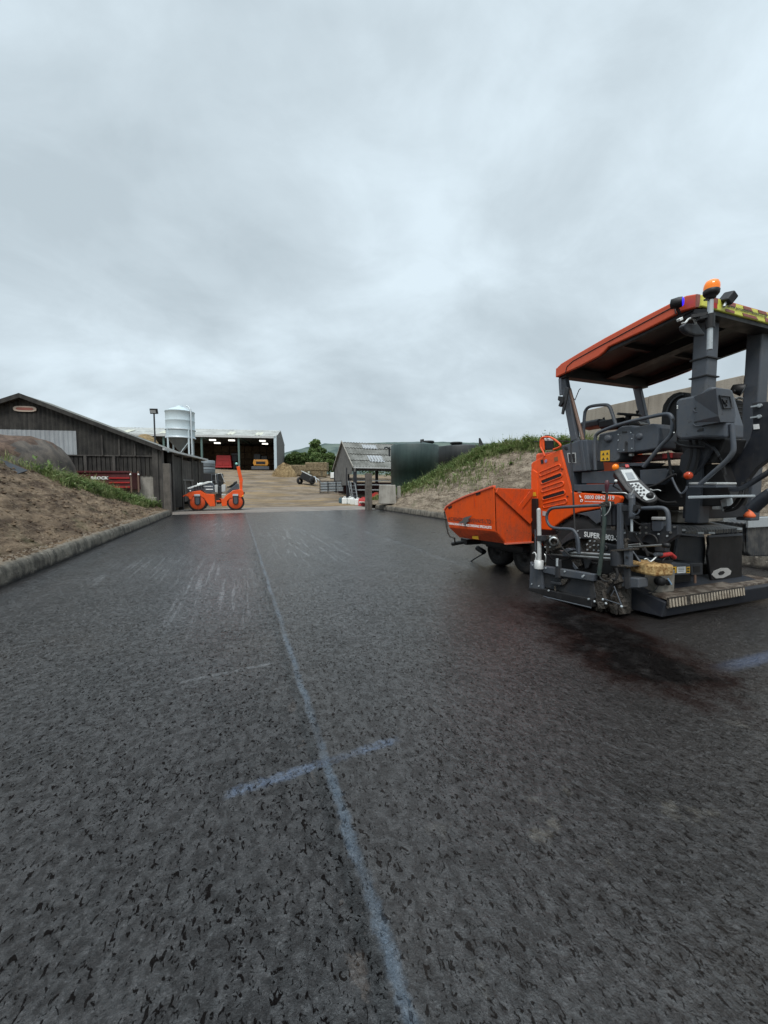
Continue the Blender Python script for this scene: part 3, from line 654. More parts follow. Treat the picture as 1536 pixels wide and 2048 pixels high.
sward(1, 15000, dR, 'grass_clump', [M['grass'], M['weed']], 'tall green grass growing along the crest of the pale bank', 9, 26, .2, 1.3, .14, .42, .010)
# far hills
vs = []; fs = []; R0 = 1500
def hill_el(px):                                                # skyline of the photograph, in pixels above the horizon
    return lerp_tab(px, [(-4000, 30), (-1500, 45), (-300, 60), (300, 40), (470, 52), (560, 66), (590, 74), (620, 81), (650, 87), (700, 86), (760, 89), (850, 91), (900, 90), (960, 88), (1010, 84), (1200, 60), (2500, 40), (5000, 30)])
for j in range(9):
    t = j/8
    for i in range(241):
        a = math.radians(-65+130*i/240); px = CXP+F*math.tan(max(-1.35, min(1.35, a)))
        D = R0*(.55+.45*t)/math.cos(a)*.9; zt = hill_el(px)/F*R0*.9+EYE
        zz_ = 4+(zt-4)*(t**1.3)+12*t*(1-t)*mnoise.noise((i*.15, j*.6, 0))+2.5*t*mnoise.noise((i*.6, 3, j))
        vs.append(C2W(math.sin(a)*D, math.cos(a)*D, zz_))
fs = [[j*241+i, j*241+i+1, (j+1)*241+i+1, (j+1)*241+i] for j in range(8) for i in range(240)]
tag(MB().add(vs, fs, 0, True).build('hills', M['hill']), 'long blue-grey moorland hills on the horizon', 'hills', kind='structure')
# high concrete wall on top of the pale bank
mb = MB()
for i in range(6):
    y1 = 10.84-i*2.42; mb.bx(12.0, 12.18, y1-2.405, y1, 2.3, 4.17+.012*(i % 2))
o = mb.build('concrete_wall', M['wallcon'], bevel=.012, origin=(12.1, 4, 2.3)); tag(o, 'long stained concrete panel wall on the bank behind the paver', 'wall')

# ================================================================== dark barn
BA = math.radians(20.8436-9.5-90)            # barn frame: x along the gable towards its right corner, y along the side wall
bc = C2W(-11.67, 20.0, 0)
def corrug(mb, x0, x1, zb, ztop, pitch, amp, y, fr, m=0, axis=0):
    """sheet of corrugations in the plane y (fr maps local to world); ztop is a function of x"""
    n = max(2, int((x1-x0)/pitch*4)); vs = []
    for i in range(n+1):
        x = x0+(x1-x0)*i/n; w = amp*math.sin(2*math.pi*(x-x0)/pitch)
        zt = ztop(x) if callable(ztop) else ztop; zb_ = zb(x) if callable(zb) else zb
        vs += [fr(x, y+w, zb_), fr(x, y+w, zt)]
    mb.add(vs, [[2*i, 2*i+2, 2*i+3, 2*i+1] for i in range(n)], m)
bx_ = Vector((math.cos(YAW), -math.sin(YAW), 0))
gd = C2W(.986, .165); gd.normalize(); sdv = C2W(-.165, .986); sdv.normalize()
def BF(x, y, z): p = bc+gd*x+sdv*y; return (p.x, p.y, z)
GW = 11.9; RH, EH = 5.72, 3.42
def roofz(x): return EH+(RH-EH)*(1-abs(x+GW/2)/(GW/2))
barn = thing('cattle_barn', 'weathered dark barn with corrugated gable and one pale patch, behind the brown bank', 'barn', bc)
mb = MB(); corrug(mb, -GW, 0, lambda x: 3.55, roofz, .20, .020, 0, BF); mb.build('gable_cladding', M['sheet_dark'], barn)
mb = MB(); corrug(mb, -GW, -3.72, 2.95, lambda x: min(4.16, roofz(x)-.05), .20, .022, -.05, BF); mb.build('pale_cladding', M['sheet_light'], barn)['label'] = 'pale grey corrugated patch'
mb = MB(); corrug(mb, -3.70, 0, 2.96, lambda x: min(4.0, roofz(x)-.03), .20, .022, -.045, BF); mb.build('gable_cladding', M['sheet_dark'], barn)
mb = MB()
for i in range(58):
    x = -GW+.1+i*.205
    if x < -.05: mb.poly([BF(x-.085, -.02, 1.95), BF(x+.085, -.02, 1.95), BF(x+.085, -.02, 2.97), BF(x-.085, -.02, 2.97)], Vector(BF(0, .03, 0))-Vector(BF(0, 0, 0)))
mb.build('slatted_boarding', M['sheet_dark'], barn)
def bbox(mb, x0, x1, y0, y1, z0, z1, m=0): mb.poly([BF(x0, y0, z0), BF(x1, y0, z0), BF(x1, y0, z1), BF(x0, y0, z1)], Vector(BF(0, y1, 0))-Vector(BF(0, y0, 0)), m)
mb = MB(); bbox(mb, -GW, -.12, .02, .2, -.1, 1.95); mb.build('base_wall', M['concrete'], barn)
for x, w, z0, z1 in ((-3.35, .13, .3, 2.96), (-1.0, .0, 0, 0), (-.12, .26, -.1, 3.45), (-2.55, .07, 2.96, 3.98), (-1.78, .07, 2.96, 3.8), (-1.05, .07, 2.96, 3.6), (-2.05, .12, .3, 2.96)):
    if w: mb = MB(); bbox(mb, x-w/2, x+w/2, -.12, -.02, z0, z1); mb.build('post', M['oldwood'], barn)
mb = MB(); bbox(mb, -GW, -.2, -.075, -.04, 2.93, 2.985); mb.build('rail', M['oldwood'], barn)
LB = 7.5; LM = 1.9
for s_, (xa, za, xb, zb) in enumerate(((-GW/2, RH+.06, .32, EH-.10), (-GW-.32, EH-.10, -GW/2, RH+.06))):
    mb = MB(); mb.poly([BF(xa, -.28, za), BF(xb, -.28, zb), BF(xb, -.28, zb+.07), BF(xa, -.28, za+.07)], Vector(BF(0, LM+.3, 0))-Vector(BF(0, 0, 0))); mb.build('roof', M['roofgrey'], barn)
    mb = MB(); mb.poly([BF(xa, -.32, za-.12), BF(xb, -.32, zb-.12), BF(xb, -.32, zb+.09), BF(xa, -.32, za+.09)], Vector(BF(0, .035, 0))-Vector(BF(0, 0, 0))); mb.build('barge_board', M['sheet_dark'], barn)
# oval sign under the ridge
mb = MB(); ov = [(.50*math.copysign(abs(math.cos(a))**.6, math.cos(a)), .135*math.copysign(abs(math.sin(a))**.7, math.sin(a))) for a in [2*math.pi*i/28 for i in range(28)]]
mb.poly([BF(-GW/2+.05+x, -.07, 5.17+z) for x, z in ov], Vector(BF(0, .04, 0))-Vector(BF(0, 0, 0)), 0)
mb.poly([BF(-GW/2+.05+x*.76, -.078, 5.17+z*.5) for x, z in ov], Vector(BF(0, .02, 0))-Vector(BF(0, 0, 0)), 1)
mb.build('oval_vent', [plain('cream_paint', (.50, .40, .32)), M['brownred']], barn)
# side wall: opening, boarding and doors
for ya_, yb_, za_ in ((1.7, 3.0, .2), (4.9, 7.4, .6)): mb = MB(); bbox(mb, -.05, .12, ya_, yb_, za_, 3.1); mb.build('side_boarding', M['sheet_dark'], barn)
mb = MB(); bbox(mb, -.02, .13, 3.1, 4.8, .5, 3.0); mb.build('door', M['oldwood'], barn)
for y_, w_ in ((.1, .30), (1.55, .28), (3.02, .14), (4.86, .14), (6.2, .12)):
    mb = MB(); bbox(mb, -.10, .17, y_-w_/2, y_+w_/2, -.1, 3.3); mb.build('post', M['oldwood'], barn)
mb = MB(); bbox(mb, .16, .20, 3.0, 4.9, 1.75, 1.85); bbox(mb, .16, .2, 3.2, 3.36, .5, 1.8); bbox(mb, .16, .2, 4.5, 4.66, .5, 1.8); mb.build('door_frame', M['boardpale'], barn)
mb = MB(); mb.poly([BF(-GW, LM, 0), BF(-.1, LM, 0), BF(-.1, LM, EH-.12), BF(-GW/2, LM, RH-.05), BF(-GW, LM, EH-.12)], Vector(BF(0, .1, 0))-Vector(BF(0, 0, 0))); mb.build('back_wall', M['sheet_dark'], barn)
mb = MB(); bbox(mb, -3.0, 0, LB-.12, LB, 0, 2.9); mb.build('lean_to_wall', M['sheet_dark'], barn)
mb = MB(); mb.poly([BF(-3.2, LM+.1, 2.7), BF(.34, LM+.1, EH-.12), BF(.34, LM+.1, EH-.05), BF(-3.2, LM+.1, 2.77)], Vector(BF(0, LB-LM+.2, 0))-Vector(BF(0, 0, 0))); mb.build('lean_to_roof', M['roofgrey'], barn)
mb = MB(); bbox(mb, .30, .42, -.3, LB, EH-.16, EH-.06); mb.build('gutter', M['alu'], barn)
# gate posts at the road end
def post(name, base, top, w, label, group=None):
    mb = MB(); b = Vector(base); n = 8; vs = []
    for j in range(n+1):
        z = b.z+(top-b.z)*j/n
        for sx, sy in ((-1, -1), (1, -1), (1, 1), (-1, 1)): vs.append((b.x+sx*w*.5*(1+.1*mnoise.noise((z*2, sx, sy))), b.y+sy*w*.6, z))
    fs = [[j*4+i, j*4+(i+1) % 4, (j+1)*4+(i+1) % 4, (j+1)*4+i] for j in range(n) for i in range(4)]+[[n*4, n*4+1, n*4+2, n*4+3]]
    o = mb.add(vs, fs).build(name, M['postwood'], bevel=.012, origin=base); tag(o, label, 'post', group)
pl = SZ(340, 1031, 0); post('gate_post', (-3.13, pl.y-.1, -.02), 2.48, .30, 'squared timber gate post at the end of the kerb beside the dark barn', 'gate posts at the road end')
pr = SZ(737, 1019, 0); post('gate_post', (pr.x, pr.y, -.02), 2.22, .33, 'squared timber gate post in front of the grey open shed', 'gate posts at the road end')

# ================================================================== far open-fronted shed
fs_o = C2W(-16.9, 60.0, 0); ga = math.radians(-8.6)
fgx = C2W(math.cos(ga), -math.sin(ga)); fgx.normalize(); fgy = C2W(math.sin(ga), math.cos(ga)); fgy.normalize()
FZ = 4.05
def FF(x, y, z): p = fs_o+fgx*x+fgy*y; return (p.x, p.y, z)
def fbox(mb, x0, x1, y0, y1, z0, z1, m=0): mb.poly([FF(x0, y0, z0), FF(x1, y0, z0), FF(x1, y0, z1), FF(x0, y0, z1)], Vector(FF(0, y1, 0))-Vector(FF(0, y0, 0)), m)
FE, FR, FD, FL = 9.25, 11.0, 12.0, 32.0
shed = thing('open_shed', 'long open-fronted farm shed with pale sheet roof at the top of the yard', 'shed', (fs_o.x, fs_o.y, FZ))
def froof(x0, x1, y0, y1, off, name, mat):
    z = lambda y: FE+(FR-FE)*(1-abs(y-FD/2)/(FD/2))+off
    mb = MB(); n = max(2, int((x1-x0)/.13)); vs = []
    for i in range(n+1):
        x = x0+(x1-x0)*i/n; w = .035*math.sin(i*math.pi/2)
        vs += [FF(x, y0, z(y0)+w), FF(x, y1, z(y1)+w)]
    mb.add(vs, [[2*i, 2*i+2, 2*i+3, 2*i+1] for i in range(n)]); return mb.build(name, mat, shed)
froof(-FL, .25, -.35, 6.0, .0, 'roof', M['roofpale']); froof(-FL, .25, 6.0, FD+.3, .0, 'roof', M['roofpale'])
for x0, w in ((-6.6, 1.05), (-2.4, 1.0), (-16.3, 1.1), (-21.6, 1.1)): froof(x0-.7, x0+w-.7, .6, 3.4, .05, 'rooflight', M['rooflight'])
mb = MB()
for i in range(40): fbox(mb, -FL+i*.8, -FL+i*.8+.05, -.33, -.30, FE-.25, FE-.1)
mb = MB(); fbox(mb, -FL, .2, -.42, -.36, FE-.34, FE-.02); mb.build('eaves_gutter', M['alu'], shed)
mb = MB(); mb.poly([FF(.1, -.3, FZ-1), FF(.1, FD, FZ-1), FF(.1, FD, FE-.05), FF(.1, FD/2, FR-.06), FF(.1, -.3, FE-.1)], Vector(FF(.12, 0, 0))-Vector(FF(0, 0, 0))); mb.build('gable_wall', M['boardpale'], shed)
mb = MB(); fbox(mb, -.1, .30, -.42, -.25, FZ-.5, FE); mb.build('corner_board', M['silo'], shed)
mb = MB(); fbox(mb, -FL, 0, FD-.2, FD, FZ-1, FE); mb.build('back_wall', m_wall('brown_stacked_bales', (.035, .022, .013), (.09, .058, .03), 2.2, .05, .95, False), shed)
mb = MB(); fbox(mb, -FL, -FL+.2, 0, FD, FZ-1, FE); mb.build('end_wall', M['sheet_dark'], shed)
for x in (-5.35, -10.7, -16.0, -21.3, -26.6):
    mb = MB(); fbox(mb, x-.13, x+.13, -.1, .16, FZ-.3, FE-.05); mb.build('stanchion', M['green_steel'], shed)
    mb = MB(); fbox(mb, x-.1, x+.1, .2, FD-.2, FE-.45, FE-.1); mb.build('rafter', M['green_steel'], shed)
for x, k in ((-2.0, 2), (-6.6, 1), (-9.4, 2)):
    for j in range(k):
        mb = MB(); fbox(mb, x-.45, x+.45, .8+j*2.6, 1.2+j*2.6, FE-.72-.16*j, FE-.52-.16*j); mb.build('strip_light', M['lamp_on'], shed)
# big straw stack inside, its colour darkened for the shade of the roof
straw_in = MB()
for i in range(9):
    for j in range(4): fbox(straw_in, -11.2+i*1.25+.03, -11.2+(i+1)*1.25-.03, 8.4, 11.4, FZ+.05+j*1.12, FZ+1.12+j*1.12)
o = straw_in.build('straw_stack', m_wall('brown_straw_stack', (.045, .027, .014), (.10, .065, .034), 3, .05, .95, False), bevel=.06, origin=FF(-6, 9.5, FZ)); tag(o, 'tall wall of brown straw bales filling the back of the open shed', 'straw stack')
# red feeder wagon in the shed
fwg = thing('feeder_wagon', 'red box-bodied feeder wagon parked inside the open shed', 'wagon', FF(-8.1, 3.0, FZ))
def fpart(name, mat, boxes, par, bevel=.02):
    mb = MB()
    for b in boxes: fbox(mb, *b)
    return mb.build(name, mat, par, bevel)
mb = MB(); mb.poly([FF(-9.35, 2, FZ+.55), FF(-6.95, 2, FZ+.55), FF(-7.1, 2, FZ+2.35), FF(-9.15, 2, FZ+2.35)], Vector(FF(0, 2.6, 0))-Vector(FF(0, 0, 0))); mb.build('body', M['red'], fwg, .03)
fpart('panel', M['red'], [(-9.0, -8.25, 1.94, 2.0, FZ+.75, FZ+1.3), (-8.05, -7.3, 1.94, 2.0, FZ+.75, FZ+1.3), (-9.0, -7.3, 1.94, 2.0, FZ+1.5, FZ+1.62)], fwg)
fpart('bumper', M['red'], [(-9.5, -6.85, 1.8, 2.0, FZ+.42, FZ+.58)], fwg)
for x in (-9.1, -7.3):
    mb = MB(); mb.cyl(FF(x-.15, 3.2, FZ+.42), FF(x+.15, 3.2, FZ+.42), .42, 18); mb.build('wheel', M['rubber'], fwg)
fpart('gearbox', M['black'], [(-6.95, -6.2, 2.4, 3.2, FZ+1.5, FZ+2.3), (-6.8, -6.4, 2.5, 3, FZ+.3, FZ+1.5), (-7.0, -6.0, 2.3, 2.5, FZ+2.35, FZ+2.75)], fwg)
# yellow telehandler in the shed
tl = thing('telehandler', 'small yellow and black loader parked in the right bay of the open shed', 'loader', FF(-2.5, 2.4, FZ))
mb = MB(); mb.poly([FF(-3.45, 1.4, FZ+.75), FF(-1.35, 1.4, FZ+.75), FF(-1.2, 1.4, FZ+1.15), FF(-1.35, 1.4, FZ+1.7), FF(-3.45, 1.4, FZ+1.7), FF(-3.6, 1.4, FZ+1.15)], Vector(FF(0, 2.2, 0))-Vector(FF(0, 0, 0))); mb.build('body', paint('loader_yellow', (.62, .27, .03), .4, .3), tl, .08)
fpart('grille', M['black'], [(-3.1, -1.7, 1.34, 1.42, FZ+1.0, FZ+1.4)], tl)
fpart('cab', M['black'], [(-3.5, -2.5, 1.8, 3.2, FZ+1.7, FZ+2.6), (-2.4, -1.5, 2.0, 3.0, FZ+1.7, FZ+2.3)], tl, .06)
fpart('bucket', M['grey'], [(-3.75, -1.05, .9, 1.5, FZ+.12, FZ+.6)], tl, .05)
for x in (-3.5, -1.4):
    mb = MB(); mb.cyl(FF(x-.2, 2.6, FZ+.45), FF(x+.2, 2.6, FZ+.45), .45, 18); mb.build('wheel', M['rubber'], tl)

# ================================================================== feed silo, floodlight
sc0 = C2W(-24.1, 46.0, 0); sz = lambda y: EYE+(975-y)*46/F
base = ground_z(sc0.x, sc0.y)
silo = thing('feed_silo', 'pale grey cylindrical feed silo on legs behind the dark barn', 'silo', (sc0.x, sc0.y, base))
R = 1.55; o_ = (sc0.x, sc0.y, 0)
MB().lathe([(R, sz(877)), (R, sz(862)), (R+.03, sz(861)), (R, sz(860)), (R, sz(846)), (R+.03, sz(845)), (R, sz(844)), (R, sz(829)), (R+.05, sz(828)), (R+.05, sz(826.5))], o_, n=40).build('barrel', M['silo'], silo)
MB().lathe([(R+.05, sz(826.5)), (R*.55, sz(820)), (R*.22, sz(816.5)), (R*.22, sz(814.5)), (0, sz(814))], o_, n=40).build('lid', M['silo'], silo)
MB().lathe([(R-.02, sz(877)), (.25, sz(903)), (.25, sz(906)), (0, sz(906))], o_, n=40).build('hopper', M['silodark'], silo)
MB().lathe([(R+.08, sz(863)), (R+.08, sz(861)), (R, sz(861))], o_, n=40).build('band', M['galv'], silo)
MB().lathe([(R+.08, sz(879)), (R+.08, sz(876)), (R, sz(876))], o_, n=40).build('band', M['galv'], silo)
for k in range(4):
    a = math.radians(45+90*k)-YAW+.25; MB().beam((sc0.x+R*math.cos(a), sc0.y+R*math.sin(a), base-.2), (sc0.x+R*math.cos(a), sc0.y+R*math.sin(a), sz(861)), .17, .17, upv=(0, 1, 0)).build('leg', M['silo'], silo)
for k in range(4):
    a = math.radians(45+90*k)-YAW+.25; b = a+math.pi/2
    MB().beam((sc0.x+R*math.cos(a), sc0.y+R*math.sin(a), base+1), (sc0.x+R*math.cos(b), sc0.y+R*math.sin(b), sz(886)), .07, .07).build('brace', M['silo'], silo)
q = C2W(.3, -.3); MB().tube([(sc0.x+q.x*2.2+.4, sc0.y+q.y*2, sz(816)), (sc0.x+1.0, sc0.y-.9, sz(818)), (sc0.x+1.25, sc0.y-1.1, sz(824)), (sc0.x+1.3, sc0.y-1.15, base)], .09).build('filling_pipe', M['galv'], silo)
fp = C2W(-.5905*32, 32, 0); fz = lambda y: EYE+(975-y)*32/F
fl = thing('floodlight', 'black square floodlight on a thin pole standing behind the dark barn', 'floodlight', (fp.x, fp.y, ground_z(fp.x, fp.y)))
MB().cyl((fp.x, fp.y, 0), (fp.x, fp.y, fz(830)), .06, 10).build('pole', M['grey_dark'], fl)
MB().box((fp.x, fp.y, fz(825)), (.56, .22, .42), Matrix.Rotation(-YAW+.1, 3, 'Z') @ Matrix.Rotation(.25, 3, 'X')).build('lamp_head', M['black'], fl, .02)
MB().box((fp.x-.04, fp.y-.125, fz(826.2)), (.42, .04, .24), Matrix.Rotation(-YAW+.1, 3, 'Z') @ Matrix.Rotation(.25, 3, 'X')).build('lens', M['glass'], fl)
mb = MB(); c = C2W(-24.9, 40.5, 0); vs, fs = [], []
mb.ball((c.x, c.y, sz(0)*0+4.9), 1.35, 20, 0, (1.05, 1.05, 1.5)); o = mb.build('straw_heap', M['straw'], origin=(c.x, c.y, 3)); tag(o, 'rounded golden straw stack showing above the barn roof', 'straw heap')

def GH(px, py, d0=22):
    d = ray(px, py); t = d0
    while t < 200:
        q = E0+d*t
        if q.z <= gz(q.x, q.y): break
        t += .05
    return q, t
# ================================================================== small open shed on the right
ss = thing('open_barn', 'small open-sided barn with grey corrugated roof and boarded gable, beside the dark tanks', 'barn', (9.33, 31.76, .5))
sx0, sx1, sy0, sy1, se, sr = 9.33, 21.0, 31.76, 38.8, 3.15, 5.60; sm = (sy0+sy1)/2
def sroof(ya, za, yb, zb, name, mat, x0=sx0-.15, x1=sx1, amp=.03, off=0):
    mb = MB(); n = int((x1-x0)/.07); vs = []
    for i in range(n+1):
        x = x0+(x1-x0)*i/n; w = amp*math.sin(i*math.pi/2)+off; vs += [(x, ya, za+w), (x, yb, zb+w)]
    mb.add(vs, [[2*i, 2*i+2, 2*i+3, 2*i+1] for i in range(n)]); return mb.build(name, mat, ss)
for k in range(4):
    t0, t1 = k/4, (k+1)/4
    ya, yb = sy0-.2+(sm-sy0+.2)*t0, sy0-.2+(sm-sy0+.2)*t1+.06; za, zb = se-.05+(sr-se+.05)*t0, se-.05+(sr-se+.05)*t1
    sroof(ya, za+.03, yb, zb, 'roof_sheet', M['roofgrey'])
sroof(sm, sr, sy1+.2, se-.05, 'roof_sheet', M['roofgrey'])
sroof(sy0+.55, se+.42, sy0+1.45, se+1.02, 'rooflight', M['sheet_light'], 11.0, 12.4, .03, .075)['label'] = 'pale replacement roof sheet'
sroof(sy0+2.5, se+1.75, sy0+3.1, se+2.16, 'rooflight', M['sheet_light'], 11.0, 12.4, .03, .075)
mb = MB()
n = 26
for i in range(n):
    ya, yb = sy0+.55+(sy1-sy0-.6)*i/n, sy0+.55+(sy1-sy0-.6)*(i+.93)/n
    zt = lambda y: se+(sr-se)*(1-abs(y-sm)/(sm-sy0))-.06
    zb = 1.55 if yb > sy0+2.2 else 2.55
    mb.poly([(sx0, ya, zb), (sx0, yb, zb), (sx0, yb, zt(yb)), (sx0, ya, zt(ya))], (.03, 0, 0))
mb.build('gable_boarding', M['boardpale'], ss)
for ya, za, yb, zb in ((sy0-.25, se-.1, sm, sr), (sy1+.25, se-.1, sm, sr)):
    MB().poly([(sx0-.18, ya, za), (sx0-.18, yb, zb), (sx0-.18, yb, zb+.14), (sx0-.18, ya, za+.14)], (.05, 0, 0)).build('barge_board', M['concrete'], ss)
MB().bx(sx0-.1, sx1, sy0-.34, sy0-.22, se-.16, se-.04).build('gutter', M['alu'], ss)
MB().tube([(sx0+.05, sy0-.28, se-.1), (sx0+.05, sy0-.05, se-.5), (sx0+.05, sy0-.05, .6)], .06, 8).build('downpipe', M['alu'], ss)
for x, y in ((sx0+.1, sy0), (sx0+.1, sm-1.2), (sx0+.1, sy1), (sx0+4.6, sy0), (sx0+8.6, sy0), (sx0+4.6, sy1), (sx0+8.6, sy1)):
    MB().bx(x-.13, x+.13, y-.13, y+.13, .1, se-.02).build('post', M['navy'], ss)
MB().bx(sx0, sx1, sy0-.08, sy0+.08, se-.35, se-.16).build('beam', M['sheet_dark'], ss)
for z in (1.1, 1.55, 1.9): MB().bx(sx0+.3, sx1, sy0+.5, sy0+.55, z, z+.09).build('feed_rail', M['galv'], ss)
MB().bx(sx0+.3, sx1, sy1-.4, sy1-.3, .6, 1.9).build('back_boarding', M['maroon'], ss)
MB().bx(sx0+.6, sx0+3.4, sy1+.2, sy1+.3, 2.05, 2.35).build('pale_rail', M['white'], ss)

# ================================================================== slurry tanks
def tank(cx, cy, r, top, zb, mat, label, lid):
    t = thing('storage_tank', label, 'tank', (cx, cy, zb), 0, 'dark storage tanks behind the pale bank')
    MB().lathe([(r, zb), (r, zb+(top-zb)*.5), (r+.012, zb+(top-zb)*.5), (r+.012, top), (r-.02, top+.05), (r*.5, top+.22), (0, top+.26)], (cx, cy, 0), n=44).build('shell', mat, t)
    for px_, dy, rr, hh in lid:
        MB().lathe([(rr*.8, top), (rr*.8, top+hh*.6), (rr, top+hh*.6), (rr, top+hh), (0, top+hh*1.1)], (cx+px_, cy+dy, .02), n=22).build('hatch', M['tankdark'], t)
    return t
TC = C2W((829-CXP)/F*26.5, 26.5); t1 = tank(TC.x, TC.y, 1.62, EYE+(975-889)*25/F, .7, M['tank'], 'tall green-black steel tank, the nearer one beside the grey open barn', [(.75, -.5, .42, .32)])
tb = SD(777, 897, 25.2); mb = MB(); mb.tube([tb, tb+Vector((-.12, 0, .08)), tb+Vector((-.28, -.05, .05)), tb+Vector((-.3, -.05, -.06))], .05, 8); mb.tube([tb+Vector((.1, .1, -.5)), tb+Vector((.1, .1, .1))], .06, 8); mb.build('pipe_bracket', M['tankdark'], t1)
tb = SD(842, 889, 25); MB().tube([tb, tb+Vector((0, 0, .28)), tb+Vector((.18, 0, .30))], .07, 8).build('vent_pipe', M['tankdark'], t1)
TC2 = C2W((921-CXP)/F*30.5, 30.5); t2 = tank(TC2.x, TC2.y, 1.95, EYE+(975-892)*28.6/F, .7, M['tankdark'], 'black steel tank half hidden by the grassy bank, the farther one', [(-1.0, -.9, .46, .30), (.85, -.6, .14, .2)])
tb = SD(958, 892, 29.5); mb = MB(); mb.poly([tb, tb+Vector((.42, -.1, 0)), tb+Vector((.10, 0, .62)), tb+Vector((0, 0, .6))], (0, .05, 0)); mb.bx(tb.x-.15, tb.x+.5, tb.y-.1, tb.y+.2, tb.z-.3, tb.z); mb.build('fin', M['tankdark'], t2)

# ================================================================== blocks, hurdles, cans by the right gate post
def block(px0, px1, ytop, ybot, D, label, tilt=0.0, grp='concrete blocks beside the right gate post'):
    a = SD(px0, ybot, D); b = SD(px1, ybot, D); h = (ybot-ytop)*D/F; d = (b-a); d.z = 0; w = d.length; d.normalize(); n = Vector((-d.y, d.x, 0))
    mb = MB(); z0 = a.z; pts = [a, a+d*w, a+d*(w-.06)+Vector((0, 0, h)), a+d*.04+Vector((0, 0, h))]
    mb.poly(pts, n*.75); o = mb.build('concrete_block', M['concrete'], bevel=.035, origin=(a.x, a.y, z0)); return tag(o, label, 'block', grp)
block(757, 793, 970, 1008, 22.3, 'large pale concrete block with a sloping side, right of the gate post')
block(794, 803, 972, 1004, 22.9, 'narrow rusty-edged concrete block behind the large pale one')
block(1, 2, 0, 0, 1, 'x') if False else None
def hurdle(px, py0, py1, D, rot, label):
    b, D = GH(px, py1); h = (py1-py0)*D/F; t = thing('sheep_hurdle', label, 'hurdle', b, rot, 'galvanised hurdles leaning on the open barn'); W_ = 1.5; mb = MB()
    for x in (-.5*W_, .5*W_): mb.tube([(x, 0, 0), (x, .25, h)], .022, 8)
    mb.build('frame', M['galv'], t, world=False)
    for k in range(6):
        z = .12+(h-.15)*k/5; MB().tube([(-.5*W_, .25*z/h, z), (.5*W_, .25*z/h, z)], .016, 8).build('bar', M['galv'], t, world=False)
for i, (px, r, l) in enumerate(((705, 1.15, 'leftmost galvanised hurdle leaning against the open barn post'), (711, 1.0, 'galvanised hurdle leaning between two others at the open barn post'), (716, 1.25, 'rightmost galvanised hurdle of the leaning stack at the open barn post'))):
    hurdle(px, 962+i*2, 1001+i, 29.0-i*.4, r, l)
def can(px, py, D, w, h, mat, label):
    b, D2 = GH(px, py); w *= D2/D; h *= D2/D; t = thing('jerry_can', label, 'can', b, -YAW+random.uniform(-.3, .3), 'plastic cans beside the right gate post')
    MB().bx(-w/2, w/2, -w*.4, w*.4, 0, h*.86).build('body', mat, t, .04, world=False)
    mb = MB(); mb.tube([(-w*.3, 0, h*.84), (-w*.25, 0, h), (w*.15, 0, h), (w*.2, 0, h*.84)], .03, 8); mb.build('handle', mat, t, world=False)
    MB().cyl((w*.33, 0, h*.85), (w*.33, 0, h*.97), .05, 10).build('cap', M['black'], t, world=False)
can(682, 1006, 27.6, .30, .40, plain('teal_plastic', (.06, .11, .13)), 'dark teal plastic can, leftmost of the row by the gate post')
for px, py, l in ((690, 1008, 'white plastic can next to the dark teal one'), (701, 1008, 'white plastic can in the middle of the row, below the hurdles'), (706, 1009.5, 'white plastic can with its front set forward, below the hurdles'), (716, 1010.5, 'white plastic can touching the red barrier')):
    can(px, py, 27.4 if px < 704 else 27.0, .38, .50, M['white'], l)
# red and white water-filled barriers
def barrier(px, py, D, rot, label, L=1.0):
    b, D2 = GH(px, py); t = thing('road_barrier', label, 'barrier', b, rot, 'red and white plastic barriers by the gate post')
    mb = MB(); mb.poly([(-L/2, -.25, 0), (L/2, -.25, 0), (L/2, -.12, .55), (-L/2, -.12, .55)], (0, .3, 0)); mb.build('body', M['red'], t, .03, world=False)
    MB().bx(-L*.4, L*.4, -.2, -.13, .18, .34).build('white_band', M['white'], t, world=False)
    MB().bx(-L*.2, L*.2, -.09, .09, .53, .66).build('top_lug', M['red'], t, .02, world=False)
barrier(727, 1012, 25.8, -.5, 'plain red plastic barrier left of the gate post', .7)
barrier(748, 1004, 25.6, .4, 'red barrier with white bands right of the gate post', .8)
barrier(752, 1000, 27.0, .2, 'red and white barrier showing above the nearer one by the block', .9)
# field gate
g0, D0 = GH(640, 987); g1 = SD(688, 986, D0); gt = thing('field_gate', 'dark metal field gate backed with pale sheet beside the open barn', 'gate', g0)
gh = 25*D0/F
for k in range(5): MB().beam(g0+Vector((0, 0, .12+gh*.86*k/4)), g1+Vector((0, 0, .12+gh*.86*k/4)), .05, .06).build('rail', M['black'], gt)
for k in range(4): p_ = g0.lerp(g1, k/3); MB().beam(p_, p_+Vector((0, 0, gh+(.25 if k in (0,) else 0))), .06, .06, upv=(0, 1, 0)).build('upright', M['black'], gt)
d_ = Vector((0, .12, 0)); MB().poly([g0+d_+Vector((.1, 0, .2)), g1+d_+Vector((-.05, 0, .2)), g1+d_+Vector((-.05, 0, gh*.9)), g0+d_+Vector((.1, 0, gh*.9))], (0, .03, 0)).build('sheeting', M['galv'], gt)
# white tank behind the gate
b, D0 = GH(668.5, 958); t = thing('water_container', 'white cubic plastic container behind the field gate', 'container', b, -YAW)
MB().bx(-.52, .52, -.5, .5, .1, 1.0).build('tank_body', M['white'], t, .08, world=False); MB().bx(-.55, .55, -.55, .55, 0, .1).build('pallet', M['oldwood'], t, world=False)
MB().cyl((0, 0, 1.0), (0, 0, 1.07), .14, 14).build('lid', M['galv'], t, world=False)
